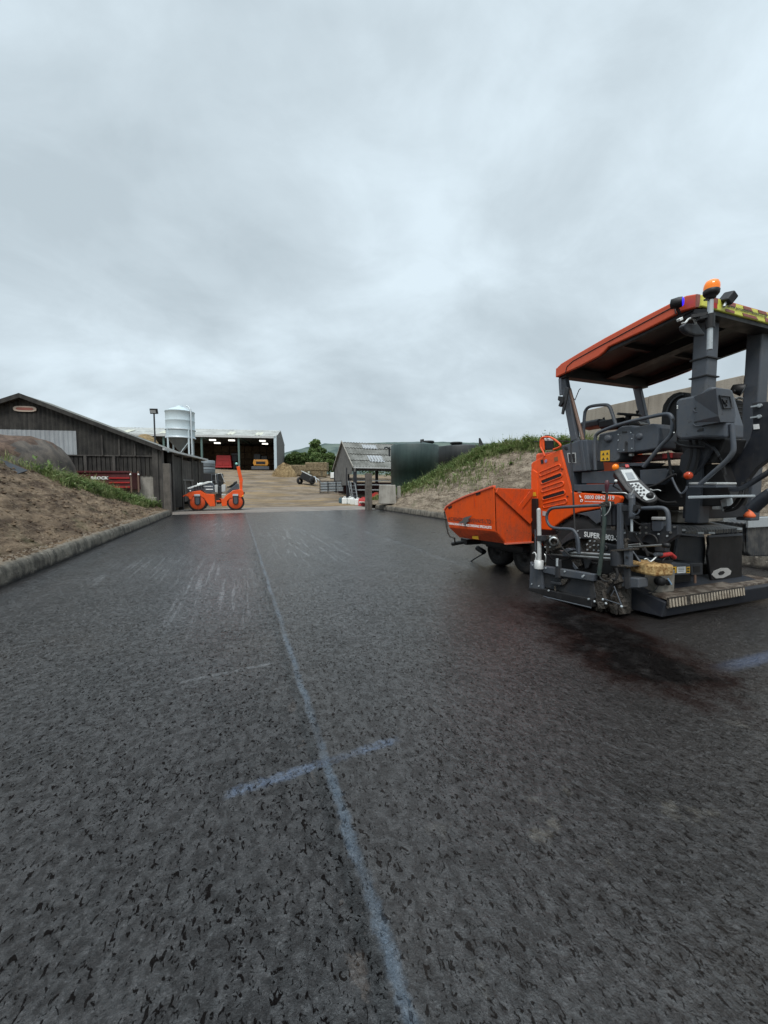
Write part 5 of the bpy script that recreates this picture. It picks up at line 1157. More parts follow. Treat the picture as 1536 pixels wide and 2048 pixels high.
# ---- engine cover, left side with vents
cov = plate('engine_cover', [(1062, 928), (1065, 924), (1090, 910), (1121, 899), (1124, 912), (1134, 950), (1143, 984), (1239, 991), (1243, 996), (1240, 1004), (1233, 1013), (1200, 1017), (1160, 1024), (1143, 1030), (1126, 1040), (1110, 1052), (1102, 1061), (1082, 1059), (1074, 1056), (1073, 1017), (1062, 1012)], XL, .06, M['orange'], bevel=.014)
MB().bx(4.19, mx(4.19), 4.05, 4.62, .95, 1.86).build('cowl', M['orange'], cov, .03)
MB().poly([(4.19, 4.62, 1.70), (4.19, 4.05, 1.90), (4.19, 4.05, 1.80), (4.19, 4.62, 1.6)], (1.52, 0, 0)).build('bonnet_top', M['orange'], cov, .02)
MB().plx([(1062, 940), (1066, 939), (1074, 945), (1075, 1014), (1062, 1011)], XL-.012, .02).build('edge_panel', M['orange'], cov, .008)
def capsule(x0, y0, x1, y1, w, X, mat, name, rim=None):
    a = SX(x0, y0, X); b = SX(x1, y1, X); d = (b-a); d.x = 0; d.normalize(); n = Vector((0, -d.z, d.y)); r = w; pts = []
    a = a+d*r; b = b-d*r
    for k in range(9): q = math.pi/2+math.pi*k/8; pts.append(a+d*math.cos(q)*r+n*math.sin(q)*r)
    for k in range(9): q = -math.pi/2+math.pi*k/8; pts.append(b+d*math.cos(q)*r+n*math.sin(q)*r)
    if rim:
        MB().tube(pts+[pts[0]], .0085, 8, caps=False).build('vent_rim', M['orange'], cov)
    return MB().poly(pts, (.006, 0, 0)).build(name, mat, cov)
S_rec = paint('shaded_recess_orange', (.55, .050, .007), .5, .3) if False else M['orange_worn']
for i, (x0, y0, x1, y1) in enumerate(((1079, 949, 1121, 932), (1082, 965, 1124, 949), (1083, 981, 1127, 966.5), (1085, 997, 1130, 984), (1086, 1012, 1134, 1001.5))):
    capsule(x0, y0, x1, y1, .030, XL-.004, M['black'] if i in (1, 3) else M['orange_worn'], 'vent', True)
for x, y in ((1124, 938), (1135, 993)): MB().bolt(SX(x, y, XL-.006), (-1, 0, 0), .014, .008).build('fastener', M['maroon'], cov)
MB().plx([(1081, 920), (1086, 918.5), (1087, 927), (1082, 928)], XL-.005, .004).build('decal', M['black'], cov); c = SX(1091.5, 922, XL-.006); MB().cyl(c, c+Vector((.004, 0, 0)), .024, 16).build('decal', plain('violet_decal', (.28, .22, .36)), cov)
MB().plx([(1108, 915), (1115, 913), (1116, 921), (1109, 923)], XL-.005, .004).build('decal', plain('brown_decal', (.25, .10, .04)), cov)
MB().plx([(1062, 985), (1071, 984), (1072, 992), (1062.5, 993)], XL-.018, .004).build('warning_sticker', M['yellow'], cov)
def stickerx(name, x0, y0, x1, y1, X, mat, par): return MB().plx([(x0, y0), (x1, y0+.2), (x1, y1+.2), (x0, y1)], X, .003).build(name, mat, par)
a = SX(1169, 998, XL-.004); b = SX(1230, 998.5, XL-.004)
MB().text('0800 0842 919', a, XD, ZU, (b-a).length*.98, .050, bold=.02).build('lettering', M['print_white'], cov)
a = SX(1169, 1004.2, XL-.004); b = SX(1208, 1004.6, XL-.004); MB().text('www.acroadsdriveways.co.uk', a, XD, ZU, (b-a).length*1.25, .020, bold=.03).build('lettering', M['print_white'], cov)
mb = MB(); c = SX(1163, 1001.5, XL-.004)
mb.tube([c+Vector((0, .016*math.cos(q), .016*math.sin(q))) for q in [2*math.pi*k/14 for k in range(15)]], .005, 6, caps=False); mb.build('web_icon', M['print_white'], cov)
c = SX(1160, 992, XL-.004); MB().tube([c+Vector((0, .004, .014)), c+Vector((0, .004, .0)), c+Vector((0, -.006, -.014)), c+Vector((0, -.02, -.02))], .007, 6).build('phone_icon', M['print_white'], cov)
mb = MB()
for x in (1158, 1207): mb.plx([(x-3, 983.5), (x+3, 983.8), (x+3, 985), (x-3, 984.8)], XL-.01, .02)
mb.build('hinge', M['alu'], cov)
MB().plx([(1085, 1022), (1092, 1023), (1092, 1032), (1085, 1031)], XL-.006, .004).build('info_plate', M['alu'], cov)
# track behind hopper: black guide rail
plate('slide_rail', [(1063, 997), (1073, 997), (1073, 1058), (1063, 1058)], XL-.06, .04, M['black']); tubepx('hydraulic_rod', [(1070.5, 1058), (1071, 1101)], XL-.05, .012, M['grey'])
# arch lower grey part and fender
plate('fender', [(1152, 1028), (1200, 1019), (1200, 1044), (1193, 1048), (1176, 1033), (1160, 1029)], XL+.005, .05, M['grey'])
# ---- chassis side beam with lettering
beam_ = plate('side_beam', [(1119, 1084), (1131, 1072), (1142, 1064), (1153, 1058.6), (1200, 1057.5), (1243, 1059), (1250, 1063), (1268, 1064), (1279, 1064), (1279, 1047), (1300, 1047), (1302, 1062), (1322, 1062.5), (1328, 1051), (1355, 1051), (1356, 1070), (1341, 1080), (1332, 1086), (1331, 1104), (1310, 1104), (1308, 1092), (1290, 1085), (1270, 1085), (1240, 1083), (1200, 1080), (1160, 1077), (1146, 1078), (1132, 1084), (1121, 1093)], 4.08, .07, M['grey_dark'], bevel=.008)
a = SX(1168, 1073.5, 4.076); b = SX(1241, 1074.5, 4.076); MB().text('SUPER 1803-3i', a, XD, ZU, (b-a).length, .068, bold=.03).build('lettering', M['print_white'], beam_)
mb = MB()
for x, y in ((1281, 1055), (1293, 1055), (1281, 1066), (1293, 1066), (1350, 1054), (1342, 1065)): mb.bolt(SX(x, y, 4.075), (-1, 0, 0), .012, .01)
mb.build('bolts', M['steel'], beam_)
plate('pump_cover', [(1303, 1042), (1325, 1042), (1324, 1058), (1320, 1063), (1306, 1063), (1303, 1058)], 4.06, .1, M['grey'])
plate('filter_block', [(1302, 1034), (1327, 1034), (1327, 1040), (1302, 1040)], 4.05, .05, M['alu'])
mb = MB(); c = SX(1300, 1083, 4.06); mb.tube([c+Vector((0, math.cos(q)*.075, math.sin(q)*.075)) for q in [math.pi*k/10 for k in range(11)]], .012, 8); mb.build('round_guard', M['black'], pv)
# ---- bogie / gearbox disc
c = SX(1187, 1095, 4.02); g_ = MB().cyl(c, c+Vector((.12, 0, 0)), .105, 32).build('gearbox', M['tar'], pv, .008); mb = MB()
for k in range(8): q = 2*math.pi*k/8+.3; mb.bolt(c+Vector((-.008, math.cos(q)*.085, math.sin(q)*.085)), (-1, 0, 0), .010, .012)
for k in range(3): q = 2*math.pi*k/3; mb.bolt(c+Vector((-.008, math.cos(q)*.035, math.sin(q)*.035)), (-1, 0, 0), .010, .012)
mb.build('bolts', M['galv'], g_)
# ---- platform front panel, deck and steps
fp_ = plate('front_panel', [(1122, 892), (1157, 880.5), (1173, 879), (1181, 941), (1146, 944), (1146, 982), (1139, 983)], 4.16, .25, M['grey'], bevel=.012)
MB().plx([(1134, 906), (1151, 905), (1152, 926), (1137, 926)], 4.155, .004).build('window_frame', M['alu'], fp_); MB().plx([(1136.5, 908), (1142, 907.7), (1143.5, 924.5), (1138.7, 924.5)], 4.151, .004).build('window_pane', M['black'], fp_); MB().plx([(1144, 907.5), (1149, 907.3), (1150.3, 924.3), (1145.5, 924.5)], 4.151, .004).build('window_pane', M['black'], fp_)
plate('panel_edge', [(1157, 880.5), (1163, 879.8), (1172, 941.5), (1166, 942)], 4.148, .02, M['grey'])
plate('deck_side', [(1148, 969.5), (1243, 967.5), (1243, 983), (1148, 982)], 4.13, .5, M['grey'])
plate('step_box', [(1163, 944), (1229, 941.5), (1229, 967), (1163, 967)], 4.20, .4, M['grey'])
MB().bx(4.2, mx(4.2), 2.9, 4.2, 1.30, 1.38).build('deck', M['black'], pv)
tubepx('aerial_rod', [(1141.5, 884), (1143.5, 940), (1146, 985), (1150, 1059)], 4.05, .011, M['grey_dark'], it=1)
plate('small_lamp_ring', [(1131, 893), (1135, 894), (1136, 899), (1132, 901), (1129, 899), (1128, 895)], 4.155, .01, M['black'])
# dark interior mass, red beam under the seats
plate('seat_rail', [(1239, 910), (1300, 909), (1345, 905), (1345, 917), (1300, 921), (1239, 925)], 4.36, .2, M['maroon'])
plate('seat_rail_red', [(1324, 906.5), (1344, 905), (1344, 916), (1324, 918)], 4.34, .02, M['red'])
plate('deck_plate', [(1237, 926), (1296, 925), (1286, 932), (1237, 933)], 4.2, .3, M['grey'])
plate('deck_lower', [(1279, 940), (1330, 937), (1337, 942), (1330, 960), (1318, 969), (1281, 969)], 4.22, .1, M['grey'])
plate('rear_frame', [(1243, 934), (1440, 928), (1462, 990), (1455, 1012), (1350, 1012), (1243, 1000)], 4.46, .3, M['black'])
# ---- operator console (grey moulded panel)
con = plate('control_console', [(1192, 924), (1192, 905), (1196, 880), (1198, 868), (1206, 866), (1231, 861), (1238, 855), (1243, 852), (1262, 850.5), (1268, 854), (1276, 853), (1304, 847), (1314, 849), (1318, 856), (1317, 880), (1314, 897), (1290, 902), (1240, 907), (1238, 918), (1231, 924)], 4.14, .30, M['grey'], bevel=.016)
def boss(x, y, r, h, par, X=4.14, hh=1.0, mat='grey'): c = SX(x, y, X); return MB().lathe([(r*1.25, 0), (r, h), (r*.6, h*1.2), (0, h*1.2)], c, (-1, 0, 0), 18).build('boss', M[mat], par)
boss(1218, 877, .040, .035, con); boss(1279, 873, .032, .018, con)
MB().plx([(1236, 871), (1243, 866), (1243, 861), (1249, 857), (1257, 856.5), (1262, 861), (1262, 866), (1268, 870), (1268, 904), (1234, 906)], 4.128, .02).build('cover_plate', M['grey'], con, .008)
capsule_ = MB().plx([(1249, 885), (1250.5, 882), (1254, 882), (1255.5, 885), (1255, 904), (1249, 904.5)], 4.124, .02).build('slot_plate', M['grey_dark'], con, .004)
MB().plx([(1251, 885), (1254, 885), (1254, 889), (1251, 889)], 4.120, .01).build('slot', M['black'], con); MB().plx([(1244, 863), (1253, 862.5), (1253, 865.5), (1244, 866)], 4.122, .01).build('slot', M['black'], con)
mb = MB()
for x, y in ((1237, 869), (1262, 865), (1237, 880.5), (1264, 877), (1236, 899), (1264, 897), (1248, 900)): mb.bolt(SX(x, y, 4.124), (-1, 0, 0), .007, .006)
mb.build('bolts', M['galv'], con)
st_ = MB().plx([(1201, 902), (1219, 900), (1219, 921.5), (1201, 922.5)], 4.134, .004).build('warning_sticker', M['yellow'], con)
mb = MB()
for x, y in ((1204, 905), (1212, 904), (1204, 914.5), (1212, 914)): mb.plx([(x, y+5), (x+2.5, y), (x+5, y+5)], 4.131, .002)
mb.build('pictogram', M['print_black'], st_)
mb = MB()
for x in (1242, 1260): mb.plx([(x-3, 907), (x+3, 906.5), (x+3, 912), (x-3, 912)], 4.2, .05)
mb.build('connector', M['white'], con, .006)
# dashboard, joystick pod, steering wheel
platey('armrest_pod', [(1196, 841), (1199, 837), (1229, 841), (1231, 849), (1214, 855), (1197, 851)], 3.9, .3, M['grey_dark'], bevel=.012)
MB().tube([SY(1208, 840, 3.95), SY(1207, 835, 3.95)], .014, 8).build('joystick', M['black'], pv)
stw = thing('steering_wheel', 'x', 'x'); stw.parent = pv
for k in ('label', 'category'): del stw[k]
c = SY(1258, 829, 3.55); axn = Vector((.0, -.22, .97)).normalized(); a_ = Vector((1, 0, 0)); b_ = axn.cross(a_)
MB().tube([c+(a_*math.cos(q)+b_*math.sin(q))*.125 for q in [2*math.pi*k/28 for k in range(29)]], .015, 10, caps=False).build('wheel_rim', M['black'], stw)
MB().lathe([(.05, -.02), (.05, .005), (.02, .012), (0, .012)], c, axn, 16).build('hub', M['black'], stw); mb = MB()
for k in range(3): q = 2*math.pi*k/3+.5; mb.beam(c, c+(a_*math.cos(q)+b_*math.sin(q))*.12, .03, .012)
mb.build('spoke', M['black'], stw)
MB().tube([c, c-axn*.12, c-axn*.3], .035, 10).build('column', M['black'], stw); q = c+a_*.115+b_*-.02; MB().lathe([(.012, 0), (.012, .03), (.022, .04), (.022, .055), (0, .06)], q, axn, 12).build('spinner_knob', M['black'], stw)
platey('dashboard', [(1232, 836), (1248, 834), (1268, 843), (1292, 842), (1300, 851), (1240, 857), (1232, 850)], 3.6, .25, M['black'], bevel=.012)
platey('paper_sheets', [(1276, 843), (1290, 845), (1302, 849), (1282, 849)], 3.55, .02, M['alu'])
# ---- handrails
tubepx('handrail', [(1173, 942), (1166.5, 880), (1168.5, 830), (1172, 818), (1181, 812), (1211, 809), (1219, 812), (1223, 822), (1233, 853)], 4.35, .020, M['grey'])
tubepx('handrail', [(1191, 940), (1189, 900), (1190, 876), (1193, 868), (1203, 862), (1240, 848), (1290, 836), (1330, 827.5), (1341, 829), (1346, 842), (1344, 866), (1338, 876), (1322, 891), (1305, 912), (1287, 934)], 4.10, .020, M['grey'])
plate('blade_pipe', [(1175, 880), (1178, 880), (1184, 941), (1180, 941)], 4.28, .03, M['pipebrown'])
# ---- seats: black bucket seat and grey W console on the near side
mb = MB(); pts = [(1321, 826), (1324, 810), (1333, 796), (1344, 787), (1356, 783.5), (1371, 784.5), (1371, 800), (1366, 840), (1360, 905), (1342, 905), (1330, 880), (1320, 860)]
mb.plx(pts, 4.60, .42); mb.build('operator_seat', M['rubber'], pv, .03)
tubepx('seat_piping', [(1334, 824), (1341, 806), (1352, 794), (1366, 789)], 4.585, .012, M['grey_dark'])
wc = plate('seat_console', [(1351, 806), (1353, 801), (1358, 797), (1393, 790), (1402, 785), (1411, 777), (1418, 773.5), (1427, 773), (1431, 777), (1453, 848), (1453, 876), (1427, 875), (1400, 874.5), (1375, 878), (1362, 879), (1354, 876), (1351, 868)], 3.98, .26, M['grey'], bevel=.02)
# projecting box with the emblem: faces the rear
Yb = SX(1424, 800, 3.98).y-.10
bxp = [(1425, 773.5), (1430, 774), (1461, 779), (1466, 787), (1472, 830), (1470.5, 845), (1442, 845), (1436, 838)]
f0 = [SY(x, y, Yb-.02) for x, y in [(1432, 776), (1460, 779.5), (1465, 786), (1471.5, 830), (1470, 844.5), (1441, 844), (1437, 832)]]
mb = MB(); back = [Vector((max(p.x-.02, 4.0), p.y+.30, p.z)) for p in f0]; n = len(f0)
mb.add(f0+back, [list(range(n))[::-1], list(range(n, 2*n))]+[[i, (i+1) % n, (i+1) % n+n, i+n] for i in range(n)]); pod = mb.build('console_pod', M['grey'], wc, .02)
emb = [SY(x, y, Yb-.028) for x, y in [(1439, 791), (1459, 793), (1464.5, 816), (1447, 816.5)]]
mb = MB(); mb.tube(emb+[emb[0]], .006, 6, caps=False); mb.build('emblem_frame', M['grey_dark'], wc)
def E2(u, v): return emb[0].lerp(emb[1], u).lerp(emb[3].lerp(emb[2], u), v)
mb = MB()
for a, b in (((.18, .25), (.36, .62)), ((.36, .62), (.36, .30)), ((.36, .62), (.58, .62)), ((.58, .30), (.58, .62)), ((.58, .40), (.78, .25)), ((.47, .72), (.47, .85))): mb.beam(E2(*a), E2(*b), .010, .010, upv=(0, 1, 0))
mb.build('emblem', M['grey_dark'], wc)
def scoop(x0, y0, x1, y1): MB().plx([(x0, (y0*.35+y1*.65)), ((x0*.55+x1*.45), y0+1), (x1, y0), (x1, y1-2), (x0*.9+x1*.1, y1-1)], 3.974, .012).build('grip_recess', M['black'], wc, .003)
scoop(1394, 794.5, 1407, 802); scoop(1387, 811, 1407.5, 819.5); scoop(1387, 838, 1407, 847); scoop(1393, 856, 1406, 864)
for x, y0 in ((1387, 820), (1387, 848)): MB().tube([SX(x, y0, 3.972), SX(x+4, y0+4, 3.970), SX(x+20, y0+4, 3.972)], .006, 6).build('grip_edge', M['grey'], wc)
mb = MB()
for x, y in ((1354.8, 812.5), (1354.8, 816.5), (1348, 865)): mb.ball(SX(x, y, 3.975), .007, 8)
mb.build('bolts', M['white'], wc)
mb = MB(); mb.plx([(1352, 878), (1452, 876), (1440, 905), (1425, 925), (1375, 925), (1360, 900)], 4.25, .35); mb.build('seat_base', M['black'], pv, .02)
tubepx('cable_loop', [(1352, 884), (1358, 890), (1378, 893), (1408, 893)], 4.1, .014, M['black']); tubepx('cable', [(1405, 880), (1415, 890), (1430, 898), (1438, 912)], 4.15, .012, M['grey_dark'])
# work lamp and finned black box right of the console
Yl = 2.62
mb = MB(); c = SY(1485, 780, Yl); mb.lathe([(0, -.10), (.035, -.10), (.055, -.05), (.066, .0), (.062, .01)], c, (.35, -.75, -.35), 24); wlm = mb.build('work_lamp', M['black'], pv); MB().lathe([(.058, .008), (.0, .014)], c, (.35, -.75, -.35), 24).build('lamp_glass', M['glass'], wlm)
MB().tube([SY(1466, 783, Yl+.05), SY(1475, 781, Yl+.03)], .02, 8).build('lamp_bracket', M['black'], pv)
mb = MB()
fin = [(1468, 797), (1486, 800), (1490, 812), (1489, 850), (1485, 872), (1478, 882), (1466, 880)]
mb.ply(fin, Yl+.16, .18); fb = mb.build('finned_cooler', M['black'], pv, .02); mb = MB()
for k in range(9): a = SY(1468, 806+k*8.5, Yl+.15); b = SY(1487.5, 807+k*8.7, Yl+.15); mb.beam(a, b, .01, .008)
mb.build('fin', M['grey'], fb)
MB().tube([SY(1469, 798, Yl+.14), SY(1478, 796, Yl+.12), SY(1494, 799, Yl+.12), SY(1502, 803, Yl+.12)], .014, 8).build('cable', M['alu'], pv)
tubepx('support_tube', [(1463, 848), (1465.5, 875), (1467.5, 895), (1466, 906), (1451, 924), (1425, 946), (1400, 969)], 4.02, .020, M['grey'])
# ---- rear structure plates
plate('rear_plate', [(1504, 806), (1512, 804), (1560, 802), (1560, 900), (1510, 938), (1478, 978), (1420, 978), (1398, 968), (1452, 926), (1489, 895), (1500, 876), (1506, 850)], 4.62, .08, M['navy'], bevel=.006)
plate('white_label', [(1506, 849), (1518, 848), (1519, 858), (1507, 859)], 4.612, .004, M['print_white'])
for x, y in ((1518, 811), (1517, 833)): c = SX(x, y, 4.60); MB().cyl(c, c+Vector((.03, 0, 0)), .018, 12).beam(c, c+Vector((0, .06, 0)), .014, .014).build('pin', M['galv'], pv)
plate('lift_arm', [(1361, 912), (1376, 896), (1400, 892), (1424, 893), (1412, 916), (1402, 930), (1384, 950), (1368, 950), (1358, 938)], 4.18, .06, M['navy'])
plate('running_board', [(1377, 964.5), (1434, 964.5), (1434, 969), (1377, 969)], 4.08, .3, M['alu']); plate('running_board', [(1377, 971), (1433, 970.5), (1433, 975), (1377, 976)], 4.08, .3, M['grey'])
plate('lower_step', [(1375, 992), (1464, 990), (1464, 995), (1375, 998)], 4.02, .35, M['galv'])
c = SX(1376, 951, 4.0); MB().lathe([(0, 0), (.026, .004), (.036, .015), (.038, .04), (0, .04)], c, (.9, .45, 0), 24).build('marker_lamp', M['amber_red'], pv)
MB().lathe([(.02, .04), (.042, .04), (.042, .055), (.02, .07)], c, (.9, .45, 0), 24).build('lamp_base', M['black'], pv)
for k, px in enumerate((((1496, 957), (1493, 985), (1484, 1005), (1472, 1018), (1450, 1022)), ((1486, 965), (1481, 990), (1472, 1005), (1464, 1014), (1448, 1016)))): tubepx('hydraulic_hose', px, 4.3, .014, M['rubber'])
tubepx('hydraulic_hose', [(1336, 905), (1341, 940), (1345, 962), (1360, 985), (1363, 995)], 4.12, .012, M['rubber']); tubepx('hydraulic_hose', [(1296, 975), (1318, 968), (1340, 953), (1352, 948)], 4.05, .012, M['rubber'])
tubepx('hydraulic_hose', [(1344, 955), (1352, 975), (1362, 990), (1372, 980), (1374, 972)], 4.0, .009, M['grey']); tubepx('wiring', [(1300, 978), (1306, 981), (1316, 979), (1322, 982)], 3.95, .005, M['alu'])
tubepx('tow_tube', [(1461, 978), (1478, 979), (1495, 971), (1520, 955), (1545, 940)], 4.3, .024, M['navy']); tubepx('tow_tube', [(1504, 1018), (1520, 1003), (1545, 985)], 4.1, .05, M['navy'])
plate('screed_lift_frame', [(1440, 1000), (1452, 996), (1456, 1020), (1444, 1023)], 4.3, .1, M['galv'])
plate('bracket_plate', [(1424, 1013), (1437, 1012), (1437, 1019), (1424, 1019)], 4.25, .1, M['alu'])
# ---- canopy
can_ = thing('canopy', 'x', 'x'); can_.parent = pv
for k in ('label', 'category'): del can_[k]
CXL, CXR = 4.10, mx(4.10)
side = [(1113, 754), (1113, 736), (1122, 727), (1160, 704), (1210, 675), (1290, 632), (1356, 598), (1372, 591), (1392, 587.5), (1400, 589.5), (1400, 613), (1384, 617), (1366, 622), (1349, 630), (1290, 660), (1216, 694), (1206, 705), (1196, 713), (1160, 732), (1132, 745)]
sp3 = [SX(x, y, CXL) for x, y in side]; YR, YF = sp3[9].y, sp3[0].y
for X, nm in ((CXL, 'side_panel'), (CXR-.04, 'side_panel')): MB().poly([(X, p.y, p.z) for p in sp3], (.04, 0, 0)).build(nm, M['orange_roof'], can_, .012)
MB().poly([(CXR-.043, p.y, p.z-.004) for p in sp3], (.003, 0, 0)).build('side_lining', M['black'], can_)
MB().poly([(CXL+.041, p.y, p.z-.004) for p in sp3], (.003, 0, 0)).build('side_lining', M['black'], can_)
groove = [(1131, 745), (1134, 733), (1146, 722), (1200, 692), (1280, 649), (1346, 614), (1350, 617), (1352, 628)]
MB().tube([SX(x, y, CXL-.002) for x, y in groove], .006, 6).build('seam_line', M['black'], can_)
top = sp3[1:10]; vs = []
for p in top: vs += [(CXL+.02, p.y, p.z-.012), (CXL+.14, p.y, p.z+.012), (CXR-.14, p.y, p.z+.012), (CXR-.02, p.y, p.z-.012)]
low = [(x, y, z-.05) for x, y, z in vs]; n = len(vs); m4 = len(top)
fs = [[j*4+i, j*4+i+1, j*4+i+5, j*4+i+4] for j in range(m4-1) for i in range(3)]; fs2 = [[f[0]+n, f[3]+n, f[2]+n, f[1]+n] for f in fs]
ring = [j*4 for j in range(m4)]+[(m4-1)*4+1, (m4-1)*4+2]+[j*4+3 for j in range(m4-1, -1, -1)]+[2, 1]
MB().add(vs+low, fs+fs2+[[ring[i], ring[(i+1) % len(ring)], ring[(i+1) % len(ring)]+n, ring[i]+n] for i in range(len(ring))], 0).build('roof_shell', M['orange_roof'], can_)
# black lining
lin = [(x, y, z-.056) for x, y, z in vs]; MB().add(lin, [[f[0], f[3], f[2], f[1]] for f in fs], 0).build('lining', paint('black_lining', (.012, .011, .011), .5, .4), can_)
zr0, zr1 = sp3[10].z, sp3[9].z
rear = MB().bx(CXL, CXR, YR-.02, YR+.02, zr0, zr1-.004).build('rear_panel', M['fluoro'], can_, .008)
MB().bx(CXL, CXR, YF-.02, YF+.02, sp3[0].z, sp3[1].z).build('front_panel', M['orange_roof'], can_, .01)
def rearq(x0, y0, x1, y1, sk=0, mat='brownred'):
    k = lambda x: (x-1401)/135*27
    zv = lambda y: zr1-.006-(zr1-zr0-.01)*max(0, min(1, (y-588.5)/24.5)); xv = lambda x: SY(x, 600+k(x), YR-.024).x
    MB().poly([(xv(x0), YR-.024, zv(y0)), (xv(x1), YR-.024, zv(y0)), (xv(x1+sk), YR-.024, zv(y1)), (xv(x0+sk*.4), YR-.024, zv(y1))], (0, .003, 0)).build('warning_chevron', M[mat], rear)
MB().ply([(1394, 588), (1401, 589), (1399, 613), (1393, 614)], YR-.03, .01).build('corner_strip', M['brownred'], rear)
rearq(1426, 588.5, 1436, 600); rearq(1424.5, 600, 1435, 612, 0, 'red'); rearq(1458, 589.5, 1471.5, 597); rearq(1452, 606.5, 1470, 612.5); rearq(1486.5, 589.5, 1502, 596.5, 4); rearq(1486, 606, 1512, 612.5, 6); rearq(1516, 589, 1531, 595.5, 6); rearq(1531, 603, 1548, 612, 4)
a = SY(1455, 613, YR-.026); b = SY(1535, 629, YR-.026); xd = (b-a); xd.y = 0
a.z = zr0+(zr1-zr0)*.34; a.y = YR-.027
MB().text('www.acroadsdriveways.co.uk', a, (1, 0, 0), ZU, b.x-a.x, .040, bold=.03).build('lettering', M['print_black'], rear)
# canopy under-beams
mid = lambda t: Vector((0, YF+(YR-YF)*t, sp3[0].z+(sp3[10].z-sp3[0].z)*t))
MB().beam((XC, YF+.05, sp3[0].z+.05), (XC, YR-.0, zr0+.05), .16, .10).build('roof_beam', M['black'], can_)
MB().beam((CXL+.05, YF-.05, sp3[0].z+.04), (CXR-.05, YF-.05, sp3[0].z+.04), .12, .12).build('roof_beam', M['black'], can_); MB().beam((CXL+.05, YR+.08, zr0+.03), (CXR-.05, YR+.08, zr0+.03), .16, .14).build('roof_beam', M['black'], can_)
MB().beam((CXL+.05, (YF+YR)/2+.1, (sp3[0].z+zr0)/2+.10), (CXR-.05, (YF+YR)/2+.1, (sp3[0].z+zr0)/2+.10), .05, .05).build('roof_beam', M['black'], can_)
for X in (CXL+.06, CXR-.06): MB().beam((X, YF, sp3[0].z+.05), (X, YR, zr0+.05), .05, .08).build('roof_beam', M['black'], can_)
# posts
for X0, X1 in ((4.415, 4.585), (mx(4.585), mx(4.415))): MB().bx(X0, X1, 2.52, 2.66, .98, 3.06).build('rear_post', M['grey'], pv, .012)
MB().bx(4.45, mx(4.45), 2.56, 2.70, 1.02, 1.16).build('rear_crossmember', M['navy'], pv, .01)
plate('post_foot', [(1411, 748), (1411, 790), (1396, 790), (1403, 777)], 4.43, .12, M['grey'])
for k, y in enumerate((722, 758)): c = SY(1421, y, 2.59); MB().bx(4.40, 4.60, 2.505, 2.675, c.z-.006, c.z+.006).build('cable_tie', M['black'], pv)
for f in (lambda x: x, mx):
    sgn = 1 if f(1) == 1 else -1
    A = SX(1124, 752, 4.2); B = SX(1148, 881, 4.2)
    MB().beam((f(4.23), A.y, A.z), (f(4.23), B.y, B.z), .07, .10, upv=(0, 1, 0)).build('front_post', M['grey'], pv, .01)
MB().plx([(1146, 858), (1152, 873), (1158, 881), (1147, 884)], 4.2, .05).build('post_gusset', M['grey'], pv)
tubepx('gas_strut', [(1139, 778), (1149, 815), (1161, 860), (1166, 880)], 4.24, .022, M['pipebrown'], it=0); tubepx('gas_strut_rod', [(1141, 788), (1150, 800), (1158, 780), (1161, 777)], 4.25, .006, M['grey'], it=0)
plate('cab_mirror', [(1131, 773), (1137, 776), (1131, 806), (1125, 829), (1122, 828), (1128, 790)], 4.1, .03, M['grey_dark'])
plate('mirror_bracket', [(1116, 792), (1126, 793), (1126, 805), (1120, 814), (1116, 812), (1119, 803), (1115, 800)], 4.08, .04, M['black'])
tubepx('wiper_stalk', [(1120, 758), (1121, 775), (1122, 790)], 4.1, .02, M['grey'])
# beacon on its pole
Yp = YR-.16
mb = MB(); P1, P0 = SY(1421, 600, Yp), SY(1419, 699, Yp); mb.tube([P1, P0], .022, 12); bp = mb.build('beacon_pole', M['galv'], pv); MB().tube([SY(1420.5, 628, Yp), SY(1420, 656, Yp)], .034, 12).build('pole_sleeve', M['black'], bp)
bc_ = SY(1422, 592, Yp); ax = Vector((.06, 0, 1)).normalized(); bz = 33/700
MB().lathe([(.02, -.03), (.038, -.018), (.038, .0), (.050, .004), (.060, .020), (.062, .046), (.057, .052)], bc_, ax, 32).build('beacon_base', M['black'], bp); MB().lathe([(.058, .050), (.060, .075), (.057, .10), (.046, .125), (.025, .138), (0, .142)], bc_, ax, 32).build('beacon_lens', M['amber'], bp)
MB().tube([bc_+Vector((-.02, 0, -.035)), bc_+Vector((-.09, 0, -.05))], .008, 6).build('wing_screw', M['black'], bp)
mb = MB(); mb.beam(SY(1382, 634, Yp+.1), SY(1424, 627, Yp), .05, .03); mb.beam(SY(1392, 622, YR), SY(1424, 624, Yp), .04, .03); mb.beam(SY(1396, 638, Yp+.05), SY(1424, 632, Yp), .05, .02); mb.build('pole_bracket', M['black'], bp)
# mirror under the canopy corner
mb = MB(); pts = [SY(x, y, Yp+.12) for x, y in [(1367, 650), (1373, 646), (1396, 646), (1400, 652), (1413, 670), (1392, 671), (1378, 666), (1370, 660)]]; mb.poly(pts, (0, .05, 0)); mr_ = mb.build('rear_mirror', M['grey_dark'], pv, .015)
MB().tube(smooth_path([SY(1364, 646, Yp+.1), SY(1370, 647, Yp+.1), SY(1377, 637, Yp+.1), SY(1387, 636, Yp+.1), SY(1392, 648, Yp+.1)]), .009, 8).build('mirror_arm', M['alu'], mr_); MB().ply([(1359, 637), (1366, 633), (1367, 639), (1361, 642)], Yp+.09, .03).build('arm_clamp', M['white'], mr_, .004)
